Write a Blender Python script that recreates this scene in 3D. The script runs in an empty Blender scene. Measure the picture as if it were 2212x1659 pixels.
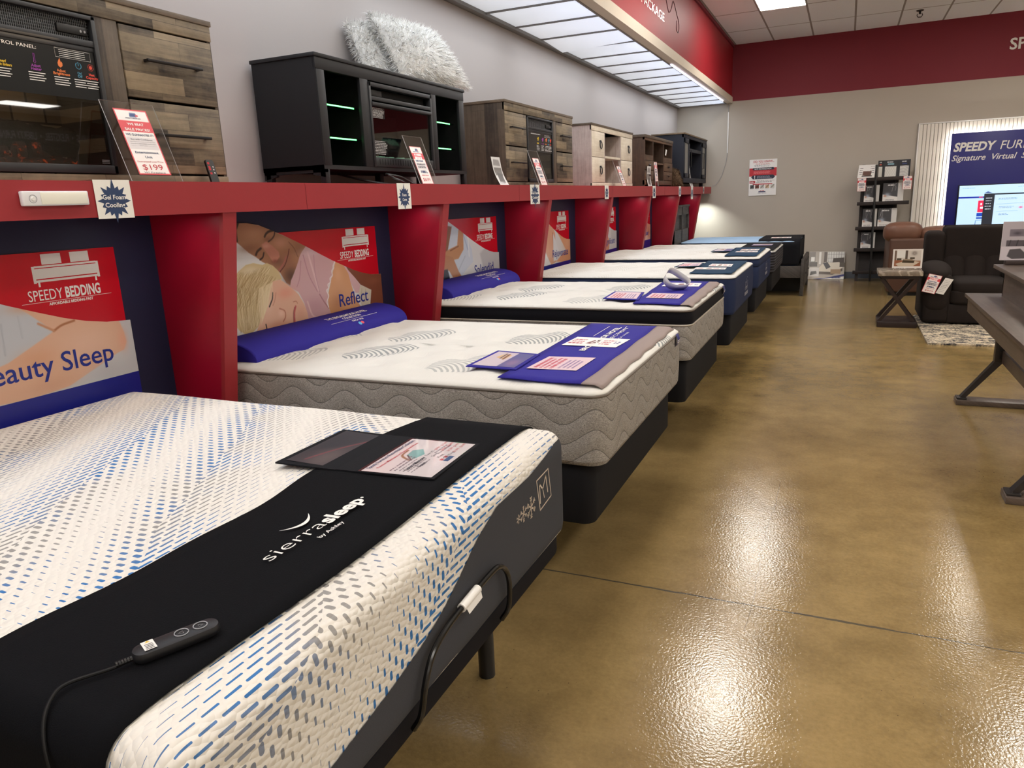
import bpy, bmesh, math, random
import numpy as np
from mathutils import Vector, Matrix
random.seed(7); RNG = np.random.default_rng(7)
SC = bpy.context.scene
COL = SC.collection
PI = math.pi

# ------------------------------------------------------------------ materials
def lin(c):
    return tuple(((v/255)/12.92 if v/255 <= .04045 else ((v/255+.055)/1.055)**2.4) for v in c)

class NT:
    """small node-tree helper"""
    def __init__(s, name):
        s.m = bpy.data.materials.new(name); s.m.use_nodes = True
        s.t = s.m.node_tree; s.b = s.t.nodes['Principled BSDF']; s.out = s.t.nodes['Material Output']
    def n(s, typ, ins=None, **props):
        nd = s.t.nodes.new(typ)
        for k, v in props.items(): setattr(nd, k, v)
        if ins:
            for k, v in ins.items(): s.put(nd.inputs[k], v)
        return nd
    def put(s, sock, v):
        if isinstance(v, bpy.types.NodeSocket): s.t.links.new(v, sock)
        elif isinstance(v, bpy.types.Node): s.t.links.new(v.outputs[0], sock)
        else: sock.default_value = v
    def math(s, op, a, b=0.0, c=None):
        nd = s.n('ShaderNodeMath', operation=op)
        s.put(nd.inputs[0], a); s.put(nd.inputs[1], b)
        if c is not None: s.put(nd.inputs[2], c)
        return nd.outputs[0]
    def mix(s, f, a, b):
        nd = s.n('ShaderNodeMix', data_type='RGBA')
        s.put(nd.inputs[0], f)
        s.put(nd.inputs[6], a if not isinstance(a, tuple) else (*a, 1)); s.put(nd.inputs[7], b if not isinstance(b, tuple) else (*b, 1))
        return nd.outputs[2]
    def coord(s, scale=(1, 1, 1), rot=(0, 0, 0), kind='Object'):
        tc = s.n('ShaderNodeTexCoord'); mp = s.n('ShaderNodeMapping')
        s.put(mp.inputs['Vector'], tc.outputs[kind]); mp.inputs['Scale'].default_value = scale; mp.inputs['Rotation'].default_value = rot
        return mp.outputs[0]
    def noise(s, vec, scale, detail=3, rough=.55):
        nd = s.n('ShaderNodeTexNoise', {'Scale': scale, 'Detail': detail, 'Roughness': rough}); s.put(nd.inputs['Vector'], vec)
        return nd.outputs['Fac']
    def bump(s, h, strength=.3, dist=.005):
        nd = s.n('ShaderNodeBump', {'Height': h, 'Strength': strength, 'Distance': dist}); s.put(s.b.inputs['Normal'], nd.outputs[0])
    def base(s, v): s.put(s.b.inputs['Base Color'], v if not isinstance(v, tuple) else (*v, 1))

def M(name, rgb, rough=.6, spec=.5, metal=0, noise=None, bump=None, emit=None, coat=0, stretch=(1, 1, 1)):
    t = NT(name); c = lin(rgb)
    t.b.inputs['Roughness'].default_value = rough; t.b.inputs['Metallic'].default_value = metal
    t.b.inputs['Specular IOR Level'].default_value = spec
    if coat: t.b.inputs['Coat Weight'].default_value = coat; t.b.inputs['Coat Roughness'].default_value = .08
    if noise or bump: v = t.coord(stretch)
    if noise:
        f = t.noise(v, noise[0], 4)
        t.base(t.mix(f, tuple(max(0, k*(1-noise[1])) for k in c), tuple(min(1, k*(1+noise[1])) for k in c)))
    else:
        # a faint wear/grain variation keeps every surface procedural
        t.base((*c,))
    if bump: t.bump(t.noise(v, bump[0], 3), bump[1], bump[2] if len(bump) > 2 else .003)
    if emit:
        t.b.inputs['Emission Color'].default_value = (*lin(emit[0]), 1); t.b.inputs['Emission Strength'].default_value = emit[1]
    return t.m

def wood(name, dark, light, run='y', plank=(.42, .075), gap=.0015, rough=.6, vary=.8, mortar=None):
    """rustic boards: grain runs along `run`; boards laid across"""
    t = NT(name); t.b.inputs['Roughness'].default_value = rough
    tc = t.n('ShaderNodeTexCoord'); sp = t.n('ShaderNodeSeparateXYZ'); t.put(sp.inputs[0], tc.outputs['Object'])
    X, Y, Z = sp.outputs
    if run == 'y': a, b = Y, t.math('ADD', Z, t.math('MULTIPLY', X, .73))
    elif run == 'x': a, b = X, t.math('ADD', Y, Z)
    else: a, b = Z, t.math('ADD', X, Y)
    cv = t.n('ShaderNodeCombineXYZ'); t.put(cv.inputs[0], a); t.put(cv.inputs[1], b)
    br = t.n('ShaderNodeTexBrick', {'Scale': 1, 'Mortar Size': gap, 'Bias': 0, 'Brick Width': plank[0], 'Row Height': plank[1],
        'Color1': (0, 0, 0, 1), 'Color2': (1, 1, 1, 1), 'Mortar': (.2, .2, .2, 1)}, offset=.37, offset_frequency=2)
    t.put(br.inputs['Vector'], cv.outputs[0])
    gv = t.n('ShaderNodeCombineXYZ'); t.put(gv.inputs[0], t.math('MULTIPLY', a, 3.0)); t.put(gv.inputs[1], t.math('MULTIPLY', b, 60.0)); t.put(gv.inputs[2], t.math('MULTIPLY', br.outputs[0], 9.0))
    g = t.noise(gv.outputs[0], 1.2, 6, .65)
    fv = t.n('ShaderNodeCombineXYZ'); t.put(fv.inputs[0], t.math('MULTIPLY', a, 9.0)); t.put(fv.inputs[1], t.math('MULTIPLY', b, 9.0)); t.put(fv.inputs[2], X)
    blot = t.noise(fv.outputs[0], 1.0, 5, .7)
    f = t.math('ADD', t.math('MULTIPLY', br.outputs[0], vary*.75), t.math('ADD', t.math('MULTIPLY', t.math('SUBTRACT', g, .5), 1.1), t.math('MULTIPLY', t.math('SUBTRACT', blot, .5), .9)))
    f = t.math('ADD', f, .1)
    rp = t.n('ShaderNodeClamp'); t.put(rp.inputs[0], f)
    c = t.mix(rp.outputs[0], lin(dark), lin(light))
    if mortar is not None: c = t.mix(t.math('MULTIPLY', br.outputs['Fac'], .8), c, lin(mortar))
    t.base(c); t.bump(g, .25, .002)
    return t.m

def glass(name, refl=.08, tint=(255, 255, 255), rough=.02, fk=.6):
    t = NT(name); tr = t.n('ShaderNodeBsdfTransparent', {'Color': (*lin(tint), 1)}); gl = t.n('ShaderNodeBsdfGlossy', {'Roughness': rough, 'Color': (1, 1, 1, 1)})
    fr = t.n('ShaderNodeLayerWeight', {'Blend': .25}); f = t.math('ADD', t.math('MULTIPLY', fr.outputs['Fresnel'], fk), refl)
    mx = t.n('ShaderNodeMixShader'); t.put(mx.inputs[0], f); t.put(mx.inputs[1], tr.outputs[0]); t.put(mx.inputs[2], gl.outputs[0])
    t.put(t.out.inputs['Surface'], mx.outputs[0])
    return t.m

def emis(name, rgb, k):
    t = NT(name); t.base((.8, .8, .8)); t.b.inputs['Emission Color'].default_value = (*lin(rgb), 1); t.b.inputs['Emission Strength'].default_value = k
    return t.m

def printed(name, rough=.45, emit=0.0):
    t = NT(name); a = t.n('ShaderNodeVertexColor', layer_name='Col'); t.base(a.outputs[0]); t.b.inputs['Roughness'].default_value = rough
    if emit: t.base((.02, .02, .02)); t.put(t.b.inputs['Emission Color'], a.outputs[0]); t.b.inputs['Emission Strength'].default_value = emit
    return t.m

# ------------------------------------------------------------------ mesh builder
_txt = {}
def text_geo(s, bold=0.0):
    key = (s, bold)
    if key in _txt: return _txt[key]
    cu = bpy.data.curves.new('lettering_curve', 'FONT'); cu.body = s; cu.size = 1; cu.offset = bold; cu.resolution_u = 3
    ob = bpy.data.objects.new('lettering_curve', cu); COL.objects.link(ob)
    dg = bpy.context.evaluated_depsgraph_get(); me = bpy.data.meshes.new_from_object(ob.evaluated_get(dg))
    v = np.zeros(len(me.vertices)*3); me.vertices.foreach_get('co', v); v = v.reshape(-1, 3)[:, :2]
    f = [tuple(p.vertices) for p in me.polygons]
    bpy.data.objects.remove(ob); bpy.data.curves.remove(cu); bpy.data.meshes.remove(me)
    _txt[key] = (v, f); return v, f

class MB:
    def __init__(s): s.v = []; s.f = []; s.mi = []; s.flat = set()
    def add(s, v, f, mi=0):
        o = len(s.v); s.v += [tuple(map(float, p)) for p in v]; s.f += [tuple(i+o for i in q) for q in f]; s.mi += [mi]*len(f); return s
    def box(s, x0, x1, y0, y1, z0, z1, mi=0):
        v = [(x, y, z) for x in (x0, x1) for y in (y0, y1) for z in (z0, z1)]
        return s.add(v, [(0, 1, 3, 2), (4, 6, 7, 5), (0, 4, 5, 1), (2, 3, 7, 6), (0, 2, 6, 4), (1, 5, 7, 3)], mi)
    def rbox(s, x0, x1, y0, y1, z0, z1, r=.005, seg=2, mi=0):
        r = min(r, abs(x1-x0)*.49, abs(y1-y0)*.49, abs(z1-z0)*.49)
        bm = bmesh.new(); bmesh.ops.create_cube(bm, size=1)
        for v in bm.verts: v.co = Vector(((x0+x1)/2+v.co.x*(x1-x0), (y0+y1)/2+v.co.y*(y1-y0), (z0+z1)/2+v.co.z*(z1-z0)))
        bmesh.ops.bevel(bm, geom=bm.edges[:], offset=r, segments=seg, profile=.5, affect='EDGES')
        bm.verts.index_update(); s.add([v.co[:] for v in bm.verts], [[q.index for q in f.verts] for f in bm.faces], mi); bm.free(); return s
    def cyl(s, p0, p1, r0, r1=None, n=16, mi=0, cap=True):
        r1 = r0 if r1 is None else r1; p0 = Vector(p0); p1 = Vector(p1); d = (p1-p0).normalized()
        a = d.orthogonal().normalized(); b = d.cross(a); v = []
        for p, r in ((p0, r0), (p1, r1)): v += [p+(a*math.cos(2*PI*i/n)+b*math.sin(2*PI*i/n))*r for i in range(n)]
        f = [(i, (i+1) % n, n+(i+1) % n, n+i) for i in range(n)]
        if cap: f += [tuple(range(n))[::-1], tuple(range(n, 2*n))]
        return s.add(v, f, mi)
    def tube(s, pts, r, n=8, mi=0, sub=0, closed=False):
        pts = [Vector(p) for p in pts]
        if sub: pts = catmull(pts, sub, closed)
        m = len(pts); v = []; f = []; a = None
        for i, p in enumerate(pts):
            d = (pts[(i+1) % m]-pts[i-1]) if closed or 0 < i < m-1 else (pts[1]-pts[0] if i == 0 else pts[-1]-pts[-2])
            d.normalize(); a = d.orthogonal().normalized() if a is None else (a-d*a.dot(d)).normalized(); b = d.cross(a)
            v += [p+(a*math.cos(2*PI*k/n)+b*math.sin(2*PI*k/n))*r for k in range(n)]
        for i in range(m if closed else m-1):
            for k in range(n): f.append((i*n+k, i*n+(k+1) % n, ((i+1) % m)*n+(k+1) % n, ((i+1) % m)*n+k))
        if not closed: f += [tuple(range(n))[::-1], tuple(range((m-1)*n, m*n))]
        return s.add(v, f, mi)
    def prism(s, poly, axis, a0, a1, mi=0):
        """poly: 2-D outline in the two other axes (xyz order)"""
        def P(q, a): return {'x': (a, q[0], q[1]), 'y': (q[0], a, q[1]), 'z': (q[0], q[1], a)}[axis]
        n = len(poly); v = [P(q, a0) for q in poly]+[P(q, a1) for q in poly]
        return s.add(v, [(i, (i+1) % n, n+(i+1) % n, n+i) for i in range(n)]+[tuple(range(n))[::-1], tuple(range(n, 2*n))], mi)
    def face(s, pts, mi=0): return s.add(pts, [tuple(range(len(pts)))], mi)
    def grid(s, fn, nu, nv, mi=0):
        v = [fn(i/nu, j/nv) for j in range(nv+1) for i in range(nu+1)]; w = nu+1
        return s.add(v, [(j*w+i, j*w+i+1, (j+1)*w+i+1, (j+1)*w+i) for j in range(nv) for i in range(nu)], mi)
    def text(s, body, o, ux, uy, h, align='L', width=None, bold=0.0, shear=0.0, mi=0, lift=.0006, sx=1.0, warp=None):
        """lettering on a surface: baseline origin o, unit dirs ux/uy, cap height h"""
        v, f = text_geo(body, bold)
        if len(v) == 0: return s
        k = h/.7; v = v*k; v = np.stack([v[:, 0]*sx+v[:, 1]*shear, v[:, 1]], 1); x0 = v[:, 0].min(); w = v[:, 0].max()-x0
        v[:, 0] -= x0
        if width: v[:, 0] *= width/w; w = width
        v[:, 0] -= {'L': 0, 'C': w/2, 'R': w}[align]
        o = np.array(o, float); ux = np.array(ux, float); uy = np.array(uy, float); n = np.cross(ux, uy); n /= np.linalg.norm(n)
        if warp: P = np.array([warp(a, b) for a, b in v])
        else: P = o+np.outer(v[:, 0], ux)+np.outer(v[:, 1], uy)+n*lift
        return s.add(P, f, mi)
    def build(s, name, mats, parent=None, smooth=35, loc=None):
        me = bpy.data.meshes.new(name); v = np.array(s.v, float)
        o = wloc(parent) if parent is not None else np.array(loc if loc is not None else (0, 0, 0), float)
        me.from_pydata((v-o).tolist(), [], s.f)
        if not isinstance(mats, (list, tuple)): mats = [mats]
        for m in mats: me.materials.append(m)
        me.polygons.foreach_set('material_index', np.array(s.mi, dtype=np.int32))
        if smooth:
            me.polygons.foreach_set('use_smooth', np.ones(len(s.f), dtype=bool)); me.set_sharp_from_angle(angle=math.radians(smooth))
        me.update()
        ob = bpy.data.objects.new(name, me); COL.objects.link(ob)
        if parent is not None: ob.parent = parent
        elif loc is not None: ob.location = loc
        return ob

def catmull(pts, k, closed=False):
    pts = [Vector(p) for p in pts]; n = len(pts); out = []
    for i in range(n if closed else n-1):
        p0 = pts[i-1] if (i > 0 or closed) else pts[0]*2-pts[1]; p1 = pts[i]; p2 = pts[(i+1) % n]
        p3 = pts[(i+2) % n] if (i+2 < n or closed) else pts[-1]*2-pts[-2]
        for j in range(k):
            t = j/k; out.append(.5*((2*p1)+(p2-p0)*t+(2*p0-5*p1+4*p2-p3)*t*t+(3*p1-p0-3*p2+p3)*t**3))
    if not closed: out.append(pts[-1])
    return out

def wloc(o):
    l = np.zeros(3)
    while o is not None: l += np.array(o.location); o = o.parent
    return l

def tag(o, label, cat, group=None, kind=None):
    o['label'] = label; o['category'] = cat
    if group: o['group'] = group
    if kind: o['kind'] = kind
    return o
def thing(name, label, cat, loc, group=None):
    o = bpy.data.objects.new(name, None); COL.objects.link(o); o.location = loc; o.empty_display_size = .1
    return tag(o, label, cat, group)
def struct(ob): ob['kind'] = 'structure'; return ob

# ------------------------------------------------------------------ printed pictures: a canvas painted into mesh colours
class Canvas:
    def __init__(s, u0, u1, v0, v1, nu, bg=(255, 255, 255)):
        s.u0, s.u1, s.v0, s.v1 = u0, u1, v0, v1; s.nu = nu; s.nv = max(4, int(nu*abs(v1-v0)/abs(u1-u0)))
        s.U, s.V = np.meshgrid(np.linspace(u0, u1, s.nu), np.linspace(v0, v1, s.nv)); s.c = np.empty((s.nv, s.nu, 3)); s.c[:] = bg
        s.px = abs(u1-u0)/(s.nu-1)
    def mixin(s, m, col):
        s.c += (np.array(col, float)-s.c)*np.clip(m, 0, 1)[..., None]
    def poly(s, pts, col, soft=0.0, alpha=1.0):
        P = np.array(pts, float); q = np.roll(P, -1, 0); ins = np.zeros(s.U.shape, bool); d2 = np.full(s.U.shape, 1e9)
        for (x0, y0), (x1, y1) in zip(P, q):
            c = ((y0 > s.V) != (y1 > s.V)); xi = (x1-x0)*(s.V-y0)/((y1-y0) if abs(y1-y0) > 1e-12 else 1e-12)+x0; ins ^= c & (s.U < xi)
            dx, dy = x1-x0, y1-y0; L = dx*dx+dy*dy+1e-12; t = np.clip(((s.U-x0)*dx+(s.V-y0)*dy)/L, 0, 1)
            d2 = np.minimum(d2, (s.U-x0-t*dx)**2+(s.V-y0-t*dy)**2)
        sd = np.sqrt(d2)*np.where(ins, 1, -1); w = max(soft, s.px); s.mixin((sd/w+.5)*alpha if alpha == 1 else np.clip(sd/w+.5, 0, 1)*alpha, col)
    def line(s, pts, w, col, alpha=1.0):
        P = np.array([p[:2] for p in catmull([(a, b, 0) for a, b in pts], 6)]) if len(pts) > 2 else np.array(pts, float)
        d2 = np.full(s.U.shape, 1e9)
        for (x0, y0), (x1, y1) in zip(P[:-1], P[1:]):
            dx, dy = x1-x0, y1-y0; L = dx*dx+dy*dy+1e-12; t = np.clip(((s.U-x0)*dx+(s.V-y0)*dy)/L, 0, 1)
            d2 = np.minimum(d2, (s.U-x0-t*dx)**2+(s.V-y0-t*dy)**2)
        s.mixin(np.clip((w/2-np.sqrt(d2))/max(w*.45, s.px)+.5, 0, 1)*alpha, col)
    def blob(s, c, r, col, alpha=1.0):
        d = ((s.U-c[0])/r[0])**2+((s.V-c[1])/r[1])**2; s.mixin(np.exp(-d*1.2)*alpha, col)
    def rect(s, u0, u1, v0, v1, col, alpha=1.0):
        m = (s.U >= min(u0, u1)) & (s.U <= max(u0, u1)) & (s.V >= min(v0, v1)) & (s.V <= max(v0, v1)); s.mixin(m*alpha, col)
    def bars(s, u0, u1, v0, v1, rows, col, fill=.5, seed=1):
        """rows of print too small to read"""
        r = random.Random(seed); h = (v1-v0)/rows
        for i in range(rows):
            v = v1-(i+.5)*h; u = u0+(u1-u0)*r.uniform(0, .06); e = u1-(u1-u0)*r.uniform(0, .2)
            while u < e:
                w = (u1-u0)*r.uniform(.05, .14); s.rect(u, min(u+w, e), v-h*fill/2, v+h*fill/2, col); u += w+(u1-u0)*.022
    def draw(s, items):
        for it in items:
            k = it[0]
            if k == 'bg': s.c[:] = it[1]
            elif k == 'poly': s.poly(it[1], it[2], it[3])
            elif k == 'line': s.line(it[1], it[2], it[3])
            elif k == 'blob': s.blob(it[1], it[2], it[3], it[4])
            elif k == 'hair':
                (a0, a1), (b0, b1) = it[1], it[2]; r = random.Random(3)
                for i in range(130):
                    t = r.random(); q = r.random(); p = [a0[j]+(a1[j]-a0[j])*t for j in (0, 1)]; e = [b0[j]+(b1[j]-b0[j])*(t*.7+q*.3) for j in (0, 1)]
                    m = [(p[j]+e[j])/2+r.uniform(-.02, .02) for j in (0, 1)]; s.line([p, m, e], .0020, it[3] if r.random() < .5 else it[4], .42)
    def mesh(s, name, fn, mat, parent=None, keep=None, loc=None):
        """fn(u, v) -> world point arrays (vectorised)"""
        X, Y, Z = fn(s.U, s.V); P = np.stack([X+0*s.U, Y+0*s.U, Z+0*s.U], -1).reshape(-1, 3)
        o = wloc(parent) if parent is not None else np.array(loc if loc is not None else (0, 0, 0), float); P = P-o
        idx = np.arange(s.nu*s.nv).reshape(s.nv, s.nu); q = np.stack([idx[:-1, :-1], idx[:-1, 1:], idx[1:, 1:], idx[1:, :-1]], -1).reshape(-1, 4)
        if keep is not None: q = q[keep(s.U, s.V)[:-1, :-1].reshape(-1)]
        me = bpy.data.meshes.new(name); me.from_pydata(P.tolist(), [], q.tolist())
        a = me.color_attributes.new('Col', 'FLOAT_COLOR', 'POINT'); c = np.clip(s.c/255, 0, 1).reshape(-1, 3)
        c = np.where(c <= .04045, c/12.92, ((c+.055)/1.055)**2.4); a.data.foreach_set('color', np.concatenate([c, np.ones((len(c), 1))], 1).reshape(-1).astype(np.float32))
        me.materials.append(mat); me.update(); ob = bpy.data.objects.new(name, me); COL.objects.link(ob)
        if parent is not None: ob.parent = parent
        elif loc is not None: ob.location = loc
        return ob
def plane_fn(o, ux, uy, lift=0.0):
    o = np.array(o, float); ux = np.array(ux, float); uy = np.array(uy, float); n = np.cross(ux, uy); n = n/np.linalg.norm(n)*lift
    return lambda U, V: tuple(o[i]+U*ux[i]+V*uy[i]+n[i] for i in range(3))
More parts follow.
